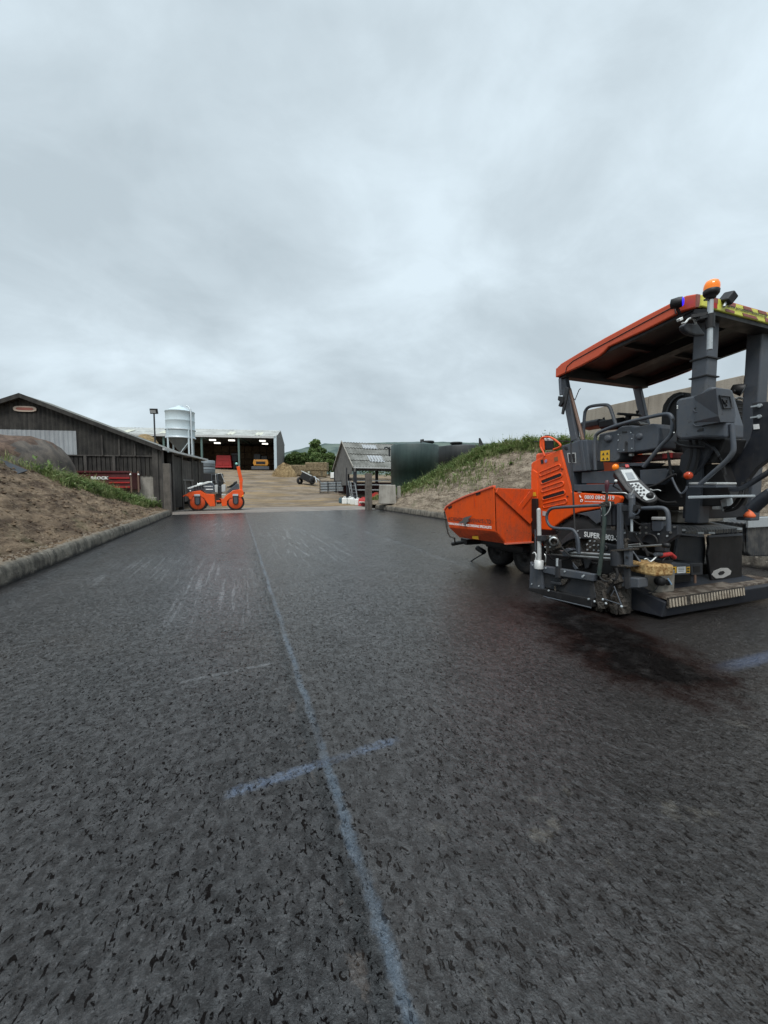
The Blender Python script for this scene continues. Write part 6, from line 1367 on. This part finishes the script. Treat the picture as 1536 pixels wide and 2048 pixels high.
# blue lamp and small work light on the roof
c = SX(1365, 603, CXL-.06); bl = MB().lathe([(0, -.10), (.045, -.09), (.05, -.03), (.045, 0)], c, (.45, -.85, 0), 20).build('blue_spot_lamp', M['black'], pv); MB().lathe([(.043, 0), (.03, .012), (0, .015)], c, (.45, -.85, 0), 20).build('lens', M['blue_lens'], bl); MB().beam(c+Vector((.0, .05, -.03)), c+Vector((.05, .05, -.09)), .02, .02).build('lamp_bracket', M['black'], bl)
c = SY(1456, 597, YR-.05); wk = MB().box(c, (.085, .10, .10), Matrix.Rotation(.55, 3, 'Y') @ Matrix.Rotation(.3, 3, 'X')).build('work_lamp', M['black'], pv, .012); MB().tube([c+Vector((-.03, 0, -.04)), c+Vector((-.055, 0, -.085))], .012, 8).build('lamp_bracket', M['galv'], wk)
# orange-guarded lamp on the bonnet
c = SX(1094, 885, 4.22); lg = MB().box(c, (.14, .10, .12)).build('front_lamp', M['white'], pv, .02); MB().plx([(1088, 881), (1105, 881), (1106, 899), (1089, 900)], 4.13, .03).build('lamp_lens', M['black'], lg, .015)
tubepx('lamp_guard', [(1089, 912), (1086, 902), (1081, 895), (1081, 880), (1084, 875), (1092, 873.5), (1100, 874), (1111, 880), (1123, 891), (1118, 895), (1107, 899)], 4.12, .014, M['orange'], lg); MB().plx([(1081, 878), (1087, 876), (1088, 900), (1082, 897)], 4.115, .02).build('guard_plate', M['orange'], lg, .006)
MB().plx([(1090, 870), (1096, 870), (1096, 873), (1090, 873)], 4.15, .03).build('knob', M['black'], lg); tubepx('wiper_line', [(1068, 883), (1080, 883), (1115, 882), (1145, 883)], 4.25, .006, M['black'], lg, 0)
# ================================================================== screed at the back of the paver
SG = 3.56
plate('end_gate', [(1086, 1146), (1186, 1162), (1192, 1196), (1181, 1199), (1087, 1174)], SG+.03, .05, M['grey_dark'], bevel=.006)
plate('end_gate_post', [(1060, 1123), (1066, 1133), (1084, 1137), (1085, 1179), (1058, 1176)], SG, .06, M['grey'], bevel=.008)
plate('gate_ski', [(1056, 1175), (1086, 1178), (1182, 1198), (1183, 1215), (1120, 1199), (1075, 1189), (1058, 1182)], SG-.02, .10, M['black'], bevel=.008)
tubepx('ski_edge', [(1058, 1183), (1075, 1190), (1182, 1215.5)], SG-.03, .008, M['grey'], it=0)
plate('gate_rail', [(1085, 1132), (1105, 1135), (1187, 1149), (1186, 1163), (1110, 1151), (1085, 1145)], SG-.01, .07, M['grey'], bevel=.008)
plate('gate_latch', [(1110, 1120), (1117, 1120), (1118, 1156), (1110, 1156)], SG-.03, .05, M['grey_dark']); tubepx('latch_pin', [(1114.5, 1117), (1114.5, 1132)], SG-.03, .014, M['galv'], it=0)
plate('latch_foot', [(1100, 1163), (1122, 1166), (1121, 1171), (1101, 1168)], SG-.02, .05, M['grey_dark']); tubepx('adjuster', [(1110, 1172), (1111, 1192)], SG-.0, .012, M['tar'], it=0)
plate('latch_brace', [(1122, 1158), (1137, 1158), (1127, 1171), (1121, 1170)], SG, .04, M['tar'])
mb = MB()
for x, y in ((1098, 1181), (1178, 1198), (1166, 1153)): mb.bolt(SX(x, y, SG-.025), (-1, 0, 0), .012, .012)
mb.build('bolts', M['galv'], pv)
# grading sensor column
sc_ = MB().tube([SX(1077.5, 1020, SG-.04), SX(1078.5, 1070, SG-.04), SX(1078.6, 1124, SG-.04)], .026, 16).build('levelling_column', M['alu'], pv)
MB().tube([SX(1078, 1120, SG-.04), SX(1078, 1121, SG-.04), SX(1078, 1137, SG-.04)], [.038, .056, .056], 20).build('column_foot', M['alu'], sc_)
MB().ball(SX(1077.5, 1020, SG-.04), .026, 12).build('column_cap', M['alu'], sc_)
plate('column_clamp', [(1073, 1071), (1083, 1071), (1083, 1082), (1073, 1082)], SG-.07, .08, M['grey_dark'], sc_)
tubepx('spring_clip', [(1066, 1107), (1069, 1104), (1073, 1110), (1071, 1120), (1070, 1131)], SG-.06, .009, M['alu'], sc_)
tubepx('spring_clip', [(1089, 1108), (1092, 1113), (1091, 1124)], SG-.06, .008, M['steel'], sc_)
# extension cylinder motor
mot = plate('feed_motor', [(1086, 1071), (1103, 1070), (1104, 1078), (1109, 1085), (1113, 1096), (1107, 1101), (1094, 1103), (1088, 1094)], SG+.02, .10, M['tar'], bevel=.01)
mb = MB()
for x, y in ((1090, 1081), (1100, 1082), (1101, 1094), (1091, 1094), (1091, 1074), (1101, 1073)): mb.bolt(SX(x, y, SG+.01), (-1, 0, 0), .010, .012)
mb.build('bolts', M['galv'], mot)
MB().plx([(1093, 1078), (1098, 1077), (1098, 1091), (1094, 1091)], SG+.012, .02).build('port', M['black'], mot)
c = SX(1108, 1082, SG+.04); MB().lathe([(.04, 0), (.058, .01), (.058, .06), (.04, .07)], c, (-.7, -.7, .1), 18).build('flange', M['steel'], mot)
a0, a1 = SX(1135, 1107, 3.72), SX(1225, 1113, 3.72)
for dz in (.014, -.024): MB().tube([SX(1094, 1102, 3.72)+Vector((0, 0, dz)), a0+Vector((0, 0, dz)), a1+Vector((0, 0, dz))], .016, 12).build('extension_rod', M['steel'], pv)
plate('rod_clamp', [(1123, 1104), (1131, 1097), (1138, 1096), (1144, 1100), (1135, 1105), (1134, 1113), (1125, 1113)], 3.68, .08, M['grey'], bevel=.01)
mb = MB()
for x0 in (1096, 1106, 1113): mb.cyl(SX(x0, 1103, 3.70), SX(x0+5, 1103.5, 3.70), .028, 14)
mb.build('coupling', M['tar'], pv)
plate('screed_frame', [(1092, 1108), (1124, 1112), (1226, 1122), (1226, 1150), (1190, 1146), (1092, 1132)], 3.80, .25, M['black'])
plate('screed_brace', [(1140, 1119), (1156, 1119), (1162, 1131), (1155, 1135), (1146, 1126)], 3.74, .04, M['tar'])
plate('deflector', [(1145, 1124), (1148, 1128), (1156, 1137), (1150, 1140), (1145, 1133)], 3.70, .01, M['grey']); plate('deflector_arm', [(1166, 1118), (1184, 1118), (1176, 1136), (1170, 1138)], 3.76, .02, M['grey_dark'])
plate('diagonal_link', [(1205, 1086), (1240, 1093), (1246, 1097), (1246, 1124), (1210, 1112)], 3.86, .06, M['grey_dark'])
c = SX(1212, 1096, 3.80); MB().lathe([(.022, .03), (.036, .03), (.036, 0), (.022, 0), (.022, .03)], c, (-1, 0, 0), 20).build('eye_bush', M['black'], pv)
# handrails around the screed
tubepx('guard_rail', [(1200, 1010.5), (1160, 1012.5), (1116, 1015), (1102, 1017), (1094, 1026), (1093, 1040), (1099, 1052), (1110, 1057), (1140, 1057.5), (1149, 1061), (1156, 1074), (1158, 1095), (1158, 1108)], 3.66, .018, M['grey'])
tubepx('guard_rail', [(1273, 1017.5), (1300, 1016.2), (1322, 1015.2), (1332, 1018), (1337, 1030), (1337.5, 1062)], 3.80, .020, M['grey'])
tubepx('guard_post', [(1141, 1058), (1148, 1064), (1153, 1080), (1153.5, 1104)], 3.70, .010, M['grey'])
# height adjuster: twin guide block
hg = plate('height_guide', [(1201, 1008), (1240, 1008), (1243, 1013), (1243, 1052), (1201, 1052)], 3.74, .14, M['navy'], bevel=.008)
MB().plx([(1214, 1010), (1222, 1010), (1222, 1050), (1214, 1050)], 3.725, .03).build('guide_bar', M['grey_dark'], hg); MB().plx([(1233, 1006), (1241, 1006), (1241, 1099), (1233, 1099)], 3.70, .05).build('guide_post', M['grey'], hg, .006)
MB().plx([(1225, 1010), (1231, 1010), (1231, 1050), (1225, 1050)], 3.725, .03).build('guide_bar', M['navy'], hg); MB().plx([(1221, 1053), (1230, 1053), (1229, 1060), (1222, 1060)], 3.72, .04).build('nut', M['tar'], hg)
plate('cross_link', [(1241, 1011), (1261, 1011), (1261, 1023), (1241, 1023)], 3.72, .06, M['grey_dark'])
rpost = MB().tube([SX(1264, 996, 3.72), SX(1264, 1036, 3.72)], .030, 14).build('remote_post', M['grey'], pv); MB().tube([SX(1263.5, 1036, 3.72), SX(1263.5, 1063, 3.72)], .012, 10).build('post_rod', M['galv'], rpost)
MB().tube([SX(1268, 1016, 3.70), SX(1276, 1017, 3.75)], .035, 12).build('rail_socket', M['black'], rpost); tubepx('locking_lever', [(1266, 1028), (1272, 1030), (1278, 1025), (1279, 1019)], 3.69, .008, M['grey'], rpost)
MB().plx([(1257, 1032), (1270, 1032), (1269, 1038), (1258, 1038)], 3.69, .07).build('post_collar', M['grey_dark'], rpost, .006)
# crank lever with dark red grip
cl_ = MB().tube([SX(1213.5, 984, 3.64), SX(1213.5, 996, 3.64), SX(1213, 1006, 3.64)], .012, 8).build('crank_lever', M['tar'], pv)
MB().tube([SX(1214, 960.5, 3.64), SX(1214, 963, 3.64), SX(1214, 970, 3.64), SX(1213.5, 978, 3.64), SX(1213.5, 985, 3.64)], [.012, .021, .024, .017, .012], 14).build('grip', paint('dark_red_grip', (.07, .012, .022), .35, .3), cl_)
MB().tube(smooth_path([SX(1213, 985.5, 3.65), SX(1240, 985.5, 3.68), SX(1252, 986, 3.7), SX(1257, 992, 3.72)]), .009, 8).build('crank_arm', M['steel'], cl_)
plate('crank_housing', [(1200, 1006), (1210, 1002), (1219, 1003), (1219, 1012), (1206, 1016), (1201, 1012)], 3.63, .08, M['tar'], bevel=.01)
# hose from the crank down to the auger
hs = tubepx('feed_hose', [(1207, 1014), (1208.5, 1030), (1209, 1045), (1206, 1078), (1204, 1100), (1201.5, 1120), (1198, 1150)], 3.58, .021, M['hose_green'])
tubepx('thin_cable', [(1220, 1004), (1221.5, 1012), (1217, 1024), (1209, 1032), (1203, 1031)], 3.57, .0045, M['alu'])
MB().tube([SX(1203.5, 1016, 3.6), SX(1208, 1034, 3.585)], .010, 8).build('hose_rod', M['galv'], hs)
# screed spindle bracket (flanged spool) and triangular web
sp_b = plate('spool_bracket', [(1223, 1101), (1259, 1098), (1259, 1132), (1225, 1132)], 3.72, .04, M['grey_dark'])
MB().plx([(1221, 1100), (1246, 1099), (1259, 1097), (1259, 1101), (1221, 1104)], 3.62, .14).build('flange', M['tar'], sp_b, .004); MB().plx([(1221, 1129), (1246, 1130), (1262, 1133), (1258, 1135), (1226, 1133)], 3.62, .14).build('flange', M['tar'], sp_b, .004)
MB().tube([SX(1234, 1102, 3.67), SX(1235, 1131, 3.67)], .062, 20).build('spool', M['grey_dark'], sp_b); MB().plx([(1248, 1097), (1259, 1096), (1259, 1132), (1249, 1132)], 3.64, .05).build('web', M['grey'], sp_b)
MB().bolt(SX(1254, 1115, 3.63), (-1, 0, 0), .014, .01).build('pin', M['black'], sp_b)
mb = MB(); mb.tube([SX(1252, 1077, 3.66), SX(1252, 1097, 3.66)], .017, 10); mb.tube([SX(1248, 1079, 3.66), SX(1252, 1082, 3.66), SX(1257, 1078, 3.66)], .012, 8); mb.build('tee_screw', M['tar'], sp_b)
plate('side_web', [(1257, 1097), (1262, 1101), (1272, 1113), (1288, 1134), (1284, 1178), (1257, 1150)], 3.80, .03, M['grey_dark'])
tubepx('web_edge', [(1261, 1099), (1268, 1106), (1287, 1134)], 3.79, .010, M['grey'], it=1)
for (x0, y0, x1, y1) in ((1239, 1092.5, 1280, 1088), (1239, 1095.5, 1330, 1089.5)): tubepx('slide_rod', [(x0, y0), (x1, y1)], 3.84, .011, M['steel'], it=0)
MB().lathe([(.01, 0), (.026, 0), (.026, .05), (.0, .06)], SX(1327, 1090, 3.84), (0, -1, .05), 14).build('rod_end', M['black'], pv)
# lower beam box and tool mass
plate('beam_box', [(1222, 1152), (1262, 1155), (1277, 1157), (1277, 1176), (1262, 1176), (1222, 1171)], 3.66, .14, M['grey'], bevel=.01)
plate('beam_strap', [(1246, 1137), (1258, 1137), (1260, 1176), (1256, 1179), (1249, 1177)], 3.65, .03, M['grey_dark'], bevel=.006)
random.seed(5); mb = MB()
for i in range(46):
    x = random.uniform(1188, 1246); y = random.uniform(1152, 1222); y = min(y, 1205+(x-1186)*.35)
    p = SX(x, y, 3.62+random.uniform(-.02, .14)); d = Vector((random.uniform(.02, .10), random.uniform(.02, .09), random.uniform(.02, .14)))
    mb.box(p, d, Matrix.Rotation(random.uniform(-.6, .6), 3, 'X') @ Matrix.Rotation(random.uniform(-.5, .5), 3, 'Z'))
mb.build('tar_caked_linkage', M['tar'], pv, .008)
plate('linkage_plate', [(1182, 1162), (1205, 1166), (1215, 1180), (1210, 1215), (1184, 1205)], 3.60, .12, M['tar'], bevel=.01)
plate('linkage_plate', [(1205, 1160), (1228, 1163), (1246, 1205), (1246, 1222), (1216, 1220)], 3.66, .12, M['tar'], bevel=.01)
for a, b in (((1228, 1172), (1243, 1210)), ((1208, 1198), (1244, 1210)), ((1222, 1192), (1229, 1180))): tubepx('thin_rod', [a, b], 3.58, .006, M['grey'], it=0)
mb = MB()
for x, y in ((1206, 1199), (1212, 1207), (1189, 1203), (1243, 1213)): mb.ball(SX(x, y, 3.58), .014, 8)
mb.build('bolts', M['galv'], pv)
for k, x in enumerate((1186, 1204, 1219, 1236, 1250)): 
    p = SX(x, 1212, 3.66+.03*k); MB().bx(p.x-.02, p.x+.05, p.y-.03, p.y+.05, .03, .30).build('tamper_foot', M['tar'], pv, .006)
plate('front_screed_body', [(1186, 1162), (1245, 1170), (1250, 1225), (1190, 1212)], 3.80, .4, M['tar'])
MB().bx(3.9, mx(3.9), 2.95, 3.35, .06, .42).build('screed_body', M['black'], pv, .02)
# rear crossbeam and walkway
WZ = .25
wa, wb, wc_, wd = SZ(1336, 1195, WZ), SZ(1500, 1174, WZ), SZ(1312, 1187, WZ), SZ(1349, 1170, WZ)
yw = wa.y; wx0 = wa.x
MB().poly([(wx0-.10, yw+.40, .30), (wx0-.12, yw+.36, .05), (wx0-.03, yw+.03, .04), (wx0-.02, yw+.01, .20)], (1.9, 0, 0)).build('rear_crossbeam', M['navy'], pv, .01)
wk_ = MB().bx(wx0, wx0+.27, yw, yw+.36, WZ-.03, WZ).build('walkway', M['tread'], pv, .006)
MB().bx(wx0+.285, wb.x, yw, yw+.36, WZ-.03, WZ).build('walkway_section', M['tread'], wk_, .006)
MB().bx(wb.x+.01, 7.0-.9, yw+.06, yw+.36, WZ-.045, WZ-.012).build('walkway_section', M['tread'], wk_, .006)
mb = MB(); x = wx0+.012
while x < wb.x-.03:
    if abs(x-wx0-.275) > .02:
        mb.poly([(x, yw-.004, WZ-.006), (x+.030, yw-.004, WZ-.006), (x+.020, yw-.022, WZ-.10), (x+.004, yw-.022, WZ-.10)], (0, .02, 0))
    x += .047
mb.build('serrated_edge', paint('muddy_bright_edge', (.36, .31, .24), .6, .8, (.08, .055, .04), scale=9), wk_, .003)
MB().bx(wx0, wx0+.27, yw-.006, yw+.01, WZ-.11, WZ-.002).build('edge_strip', M['tar'], wk_); MB().bx(wx0+.285, wb.x, yw-.006, yw+.01, WZ-.11, WZ-.002).build('edge_strip', M['tar'], wk_)
for x in (4.5, 5.2, 5.8): MB().bx(x-.03, x+.03, yw+.1, yw+.3, .06, .22).build('walkway_bracket', M['tar'], pv)
# grey box arm with stickers above the walkway
ar = platey('screed_box', [(1343, 1125), (1381, 1128), (1381, 1149), (1343, 1151)], yw+.16, .55, M['grey'], bevel=.008)
platey('screed_box_end', [(1381, 1127), (1406, 1126), (1406, 1150), (1383, 1151)], yw+.18, .4, M['grey_dark'], bevel=.008)
MB().ply([(1388, 1133), (1400, 1132), (1400, 1144), (1388, 1145)], yw+.175, .02).build('dark_socket', M['black'], ar)
for x0, x1, m_ in ((1344, 1353, 'yellow'), (1354.5, 1371.5, 'print_white'), (1373, 1380, 'yellow')): MB().ply([(x0, 1134), (x1, 1133), (x1, 1145.5), (x0, 1146.5)], yw+.157, .002).build('sticker', M[m_], ar)
mb = MB()
for x0 in (1346, 1374.5):
    for yy in (1136, 1141): mb.ply([(x0, yy), (x0+4.5, yy), (x0+4.5, yy+3), (x0, yy+3)], yw+.154, .002)
for yy in (1136, 1139, 1142): mb.ply([(1357, yy), (1369, yy-.3), (1369, yy+.5), (1357, yy+.8)], yw+.154, .002)
mb.build('sticker_print', M['print_black'], ar)
platey('dark_bay', [(1349, 1148), (1382, 1148), (1382, 1168), (1349, 1170)], yw+.3, .1, M['black'])
tubepx('bay_rod', [(1390, 1150), (1390, 1166)], 4.66, .012, M['pipebrown'], it=0)
# rubber splash guards and checker-plate step box
Ys = yw+.30
sg1 = platey('splash_guard', [(1357, 1072), (1410, 1074), (1412, 1100), (1409, 1128), (1380, 1124), (1349, 1119), (1353, 1095)], Ys+.02, .03, M['grey_dark'], bevel=.006)
sg2 = platey('splash_guard', [(1417, 1074), (1485, 1070), (1484, 1158), (1424, 1160), (1420, 1140), (1416, 1110), (1419, 1090)], Ys-.05, .03, M['black'], bevel=.006)
oc = [(1424, 1150), (1428, 1142), (1443, 1136), (1456, 1136), (1463, 1142), (1461, 1149), (1447, 1156), (1432, 1157)]
MB().ply(oc, Ys-.058, .006).build('octagon_plate', M['chain'], sg2, .002); MB().ply([(1437, 1147), (1441, 1143), (1447, 1142), (1450, 1145), (1446, 1149), (1440, 1150)], Ys-.064, .006).build('octagon_hole', M['black'], sg2)
pa, pb, pc, pd = SY(1359, 1046, Ys+.3), SY(1482, 1047, Ys+.25), SY(1486, 1060, Ys-.08), SY(1359, 1062, Ys+.0)
cz = SY(1420, 1060, Ys-.06).z; cx0 = SY(1359, 1060, Ys).x; cx1 = SY(1486, 1058, Ys-.06).x
stb = MB().poly([(cx0, Ys-.06, cz), (cx1, Ys-.06, cz), (cx1, Ys+.06, cz+.06), (cx1, Ys+.45, cz+.07), (cx0, Ys+.45, cz+.07), (cx0, Ys+.06, cz+.06)], (0, 0, -.05)).build('step_plate', M['checker'], pv, .006)
mb = MB()
for x0, x1, y0 in ((1360, 1371, 1058), (1396, 1408, 1064), (1418, 1430, 1064), (1474, 1484, 1056)): mb.ply([(x0, y0), (x1, y0), (x1, y0+4), (x0, y0+4)], Ys-.066, .01)
mb.build('hinge', M['galv'], stb)
MB().ply([(1359, 1066), (1409, 1070), (1409, 1074), (1359, 1070)], Ys-.07, .02).build('clamp_strip', M['grey'], sg1); MB().ply([(1418, 1071), (1485, 1067), (1485, 1071), (1418, 1075)], Ys-.075, .02).build('clamp_strip', M['grey'], sg2)
rb0 = SY(1488, 1033, Ys-.05); 
MB().poly([SY(1484, 1034, Ys+.2), SY(1496, 1047, Ys+.02), SY(1496, 1106, Ys+.02), SY(1502, 1113, Ys+.02), SY(1600, 1113, Ys+.02), SY(1600, 1036, Ys+.02)], (0, .4, 0)).build('side_box', M['checker'], pv, .015)
MB().ply([(1497, 1036), (1600, 1030), (1600, 1050), (1497, 1056)], Ys+.0, .03).build('box_rim', M['galv'], pv, .006)
MB().bx(4.6, mx(4.4), 3.30, 3.40, .30, .80).build('rear_box', M['black'], pv, .02)
# screed remote control
n_ = Vector((-.52, -.62, .58)).normalized(); P0 = SX(1268, 975, 3.84)
def RP(x, y, d=0): return SP(x, y, P0, n_)+n_*d
body = [(1228, 944), (1232, 936), (1239, 931.5), (1250, 934), (1259, 933), (1267, 941), (1283, 962), (1300, 980), (1317, 994), (1317, 999), (1310, 1003), (1297, 1006), (1285, 1002), (1276, 996), (1262, 988), (1251, 978), (1238, 960)]
rc = MB().poly([RP(x, y) for x, y in body], -n_*.075).build('remote_control', M['black'], pv, .012)
def rpl(name, pts, d, mat, par=rc, bev=.002): return MB().poly([RP(x, y, d) for x, y in pts], -n_*.012).build(name, M[mat] if isinstance(mat, str) else mat, par, bev)
rpl('rim', [(1236, 940), (1241, 935), (1262, 936), (1281, 960), (1312, 991), (1311, 997), (1296, 1004), (1285, 998), (1256, 972)], .004, 'grey_dark'); rpl('display_panel', [(1240.5, 940.5), (1263.5, 939.5), (1277.5, 961.5), (1253, 963.5)], .010, 'screen')
rpl('display', [(1250, 947), (1263, 946), (1270, 959), (1256, 960.5)], .014, 'lcd'); rpl('keypad', [(1258, 967), (1277, 965.5), (1292, 979), (1310, 993), (1306, 999), (1292, 1002), (1283, 996), (1272, 984)], .010, 'screen')
mb = MB()
for x, y in ((1264, 971), (1271, 970), (1276, 972), (1268, 976), (1274, 976), (1281, 977), (1274, 983), (1281, 983), (1287, 982), (1280, 989), (1287, 990), (1284, 995)): c = RP(x, y, .010); mb.cyl(c, c+n_*.006, .011, 10)
mb.build('button', M['grey_dark'], rc); c = RP(1299, 993, .0); MB().lathe([(.034, .008), (.034, .018), (.026, .022), (.024, .040), (0, .042)], c, n_, 20).build('dial', M['black'], rc)
c = RP(1231, 934, .0); MB().ball(c, .034, 14).build('warning_button', M['amber'], rc); rpl('red_switch', [(1249, 931), (1256, 931), (1258, 936), (1251, 937)], .02, 'red')
MB().tube([SX(1231, 964, 3.7), SX(1226, 972, 3.7), SX(1240, 980, 3.75)], .008, 8).build('toggle_arm', M['black'], rc); MB().ball(SX(1231.5, 962, 3.7), .016, 10).build('toggle_ball', M['white'], rc)
MB().tube([RP(1270, 985, -.07), SX(1262, 992, 3.72), SX(1264, 998, 3.72)], [.03, .035, .03], 14).build('remote_mount', M['grey'], rc)
tubepx('coil_cable', [(1252, 988), (1254, 994), (1258, 998), (1262, 996)], 3.72, .014, M['grey'])
tubepx('mount_clip', [(1270, 975), (1266, 983), (1262, 990)], 3.70, .006, M['alu'])
random.seed(21)
for px, X, r in (([(1243, 1040), (1252, 1052), (1256, 1070), (1250, 1086)], 3.78, .012), ([(1268, 1066), (1275, 1078), (1290, 1096), (1296, 1112)], 3.95, .013), ([(1285, 1098), (1300, 1108), (1318, 1110), (1340, 1104)], 4.05, .014),
                 ([(1095, 1110), (1108, 1122), (1130, 1120), (1150, 1112), (1165, 1118)], 3.74, .011), ([(1110, 1096), (1120, 1090), (1128, 1100), (1140, 1112)], 3.66, .010), ([(1161, 1094), (1166, 1108), (1180, 1124), (1196, 1128)], 3.78, .012),
                 ([(1232, 1136), (1236, 1148), (1232, 1160), (1222, 1172), (1216, 1186)], 3.60, .012), ([(1198, 1150), (1204, 1160), (1216, 1164), (1228, 1158)], 3.58, .010), ([(1246, 1016), (1254, 1030), (1270, 1044), (1282, 1050)], 3.90, .010),
                 ([(1380, 880), (1384, 905), (1378, 930), (1366, 955)], 4.12, .013), ([(1392, 878), (1398, 902), (1394, 926), (1386, 946)], 4.15, .012), ([(1425, 880), (1432, 904), (1446, 928), (1450, 950)], 4.3, .013), ([(1345, 838), (1352, 850), (1349, 866)], 4.02, .010),
                 ([(1118, 1096), (1122, 1086), (1119, 1076), (1112, 1070)], 3.7, .010), ([(1306, 985), (1316, 1000), (1334, 1006), (1352, 1004)], 4.1, .012), ([(1268, 1000), (1290, 1006), (1308, 1002)], 3.95, .010)):
    tubepx('hydraulic_hose', px, X, r, M['rubber'])
mb = MB()
for x, y in ((1092, 1136), (1130, 1143), (1168, 1151), (1066, 1130), (1064, 1168), (1078, 1172)): mb.bolt(SX(x, y, SG-.012), (-1, 0, 0), .010, .010)
mb.build('bolts', M['galv'], pv)
mb = MB()
for x, y in ((1156, 1062), (1160, 1076), (1250, 1066), (1255, 1082), (1272, 1068), (1318, 1068), (1335, 1072)): mb.bolt(SX(x, y, 4.075), (-1, 0, 0), .010, .010)
mb.build('bolts', M['galv'], pv)
# ================================================================== loose things lying on the paver
bxw = SZ(1317, 1187, WZ)
bxo = MB().poly([SZ(1285, 1178, WZ), SZ(1312, 1186, WZ), SZ(1349, 1184, WZ), SZ(1349, 1184, WZ)+Vector((0, .3, 0)), SZ(1285, 1178, WZ)+Vector((.02, .25, 0))], (0, 0, .235)).build('tool_box', M['dustbox'], bevel=.012, origin=bxw); tag(bxo, 'dusty grey metal box on the corner of the paver walkway, under the stained foam block', 'box')
fz0 = WZ+.237; fpts = [SZ(1289, 1150, fz0), SZ(1312, 1154, fz0), SZ(1348, 1152, fz0)]
fo = MB().poly(fpts+[fpts[2]+Vector((0, .28, 0)), fpts[0]+Vector((.04, .24, 0))], (0, 0, .115)).build('foam_block', M['foam'], bevel=.022, origin=fpts[1]); tag(fo, 'yellow-brown stained foam block lying on the dusty metal box', 'foam block')
t_ = fz0+.117; c = fpts[1].lerp(fpts[2], .35)+Vector((0, .08, t_-fz0))
cg = thing('caulking_tool', 'red and black hand tool with white cord lying on the foam block', 'tool', c)
cc = lambda x, y, Y=c.y: SY(x, y, Y)
MB().tube([cc(1322, 1111), cc(1341, 1108), cc(1349, 1115)], .022, 12).build('body', M['red'], cg); MB().tube([cc(1311, 1109), cc(1323, 1109)], .020, 10).build('nozzle', M['grey'], cg)
MB().tube(smooth_path([cc(1323, 1127), cc(1326, 1119), cc(1333, 1113), cc(1338, 1115), cc(1339, 1125)]), .010, 8).build('handle', M['black'], cg); MB().bx(cc(1318, 1126).x, cc(1340, 1126).x, c.y-.03, c.y+.04, c.z, c.z+.02).build('foot', M['black'], cg)
MB().tube(smooth_path([cc(1289, 1118), cc(1294, 1117), cc(1300, 1124), cc(1306, 1120), cc(1313, 1113)]), .006, 8).build('cord', M['white'], cg); MB().ball(cc(1313, 1110), .016, 10).build('cord_end', M['white'], cg)
so_ = thing('spool', 'x', 'spool'); q = SZ(1312, 1186, WZ)+Vector((.02, -.012, .13)); so_.location = q; so_['label'] = 'small black spool with blue line hanging on the front of the dusty metal box'
MB().lathe([(0, 0), (.05, 0), (.05, .012), (.025, .016), (.025, .040), (.045, .044), (.045, .052), (0, .054)], q, (-.55, -.82, .1), 22).build('reel', M['black'], so_); MB().tube([q+Vector((.05, -.03, .0)), q+Vector((.09, -.04, -.03))], .022, 10).build('winder', M['black'], so_)
MB().tube([q+Vector((.04, -.06, .035)), q+Vector((.085, -.07, -.03))], .007, 8).build('blue_line', plain('pale_blue_line', (.22, .36, .52)), so_); MB().tube(smooth_path([q+Vector((-.03, -.02, -.03)), q+Vector((-.07, -.02, -.08)), q+Vector((-.12, .0, -.125))]), .005, 6).build('tail', M['black'], so_)
Yb2 = yw+.42; zt = SY(1400, 1046, Yb2).z
a = SY(1358.5, 1046, Yb2); b = SY(1383, 1047, Yb2-.05); c3 = SY(1443, 1045, Yb2)
tb_ = thing('document_box', 'pale grey metal box with faded pink label standing on the checker plate step', 'box', (a.x, Yb2, cz+.072))
MB().poly([(a.x, Yb2+.02, cz+.073), (b.x, Yb2-.06, cz+.073), (c3.x, Yb2-.02, cz+.073), (c3.x, Yb2+.25, cz+.073), (a.x, Yb2+.25, cz+.073)], (0, 0, SY(1383, 1026, Yb2).z-cz-.073)).build('body', M['dustbox'], tb_, .006)
zl = SY(1383, 1026, Yb2).z; MB().poly([(a.x-.01, Yb2+.01, zl), (b.x, Yb2-.075, zl), (c3.x+.015, Yb2-.035, zl), (c3.x+.015, Yb2+.26, zl), (a.x-.01, Yb2+.26, zl)], (0, 0, .022)).build('lid', M['dustbox'], tb_, .005)
l0 = SY(1387, 1029, Yb2-.07); l1 = SY(1417, 1043, Yb2-.07); MB().poly([(l0.x, Yb2-.060, l0.z), (l1.x, Yb2-.045, l0.z+.004), (l1.x, Yb2-.045, l1.z), (l0.x, Yb2-.060, l1.z)], (0, .004, 0)).build('label_sticker', M['pinkpaper'], tb_)
c = SX(1499, 1031, 4.95); cn = thing('orange_cap', 'small bright orange cap lying on the right-hand step box of the paver', 'cap', c)
MB().lathe([(0, -.02), (.045, -.02), (.05, 0), (.03, .03), (.012, .05), (.012, .07), (0, .07)], c, (0, 0, 1), 16).build('cap_body', paint('bright_orange', (.85, .16, .05), .5, .1), cn)
for k in ('x',):
    pass
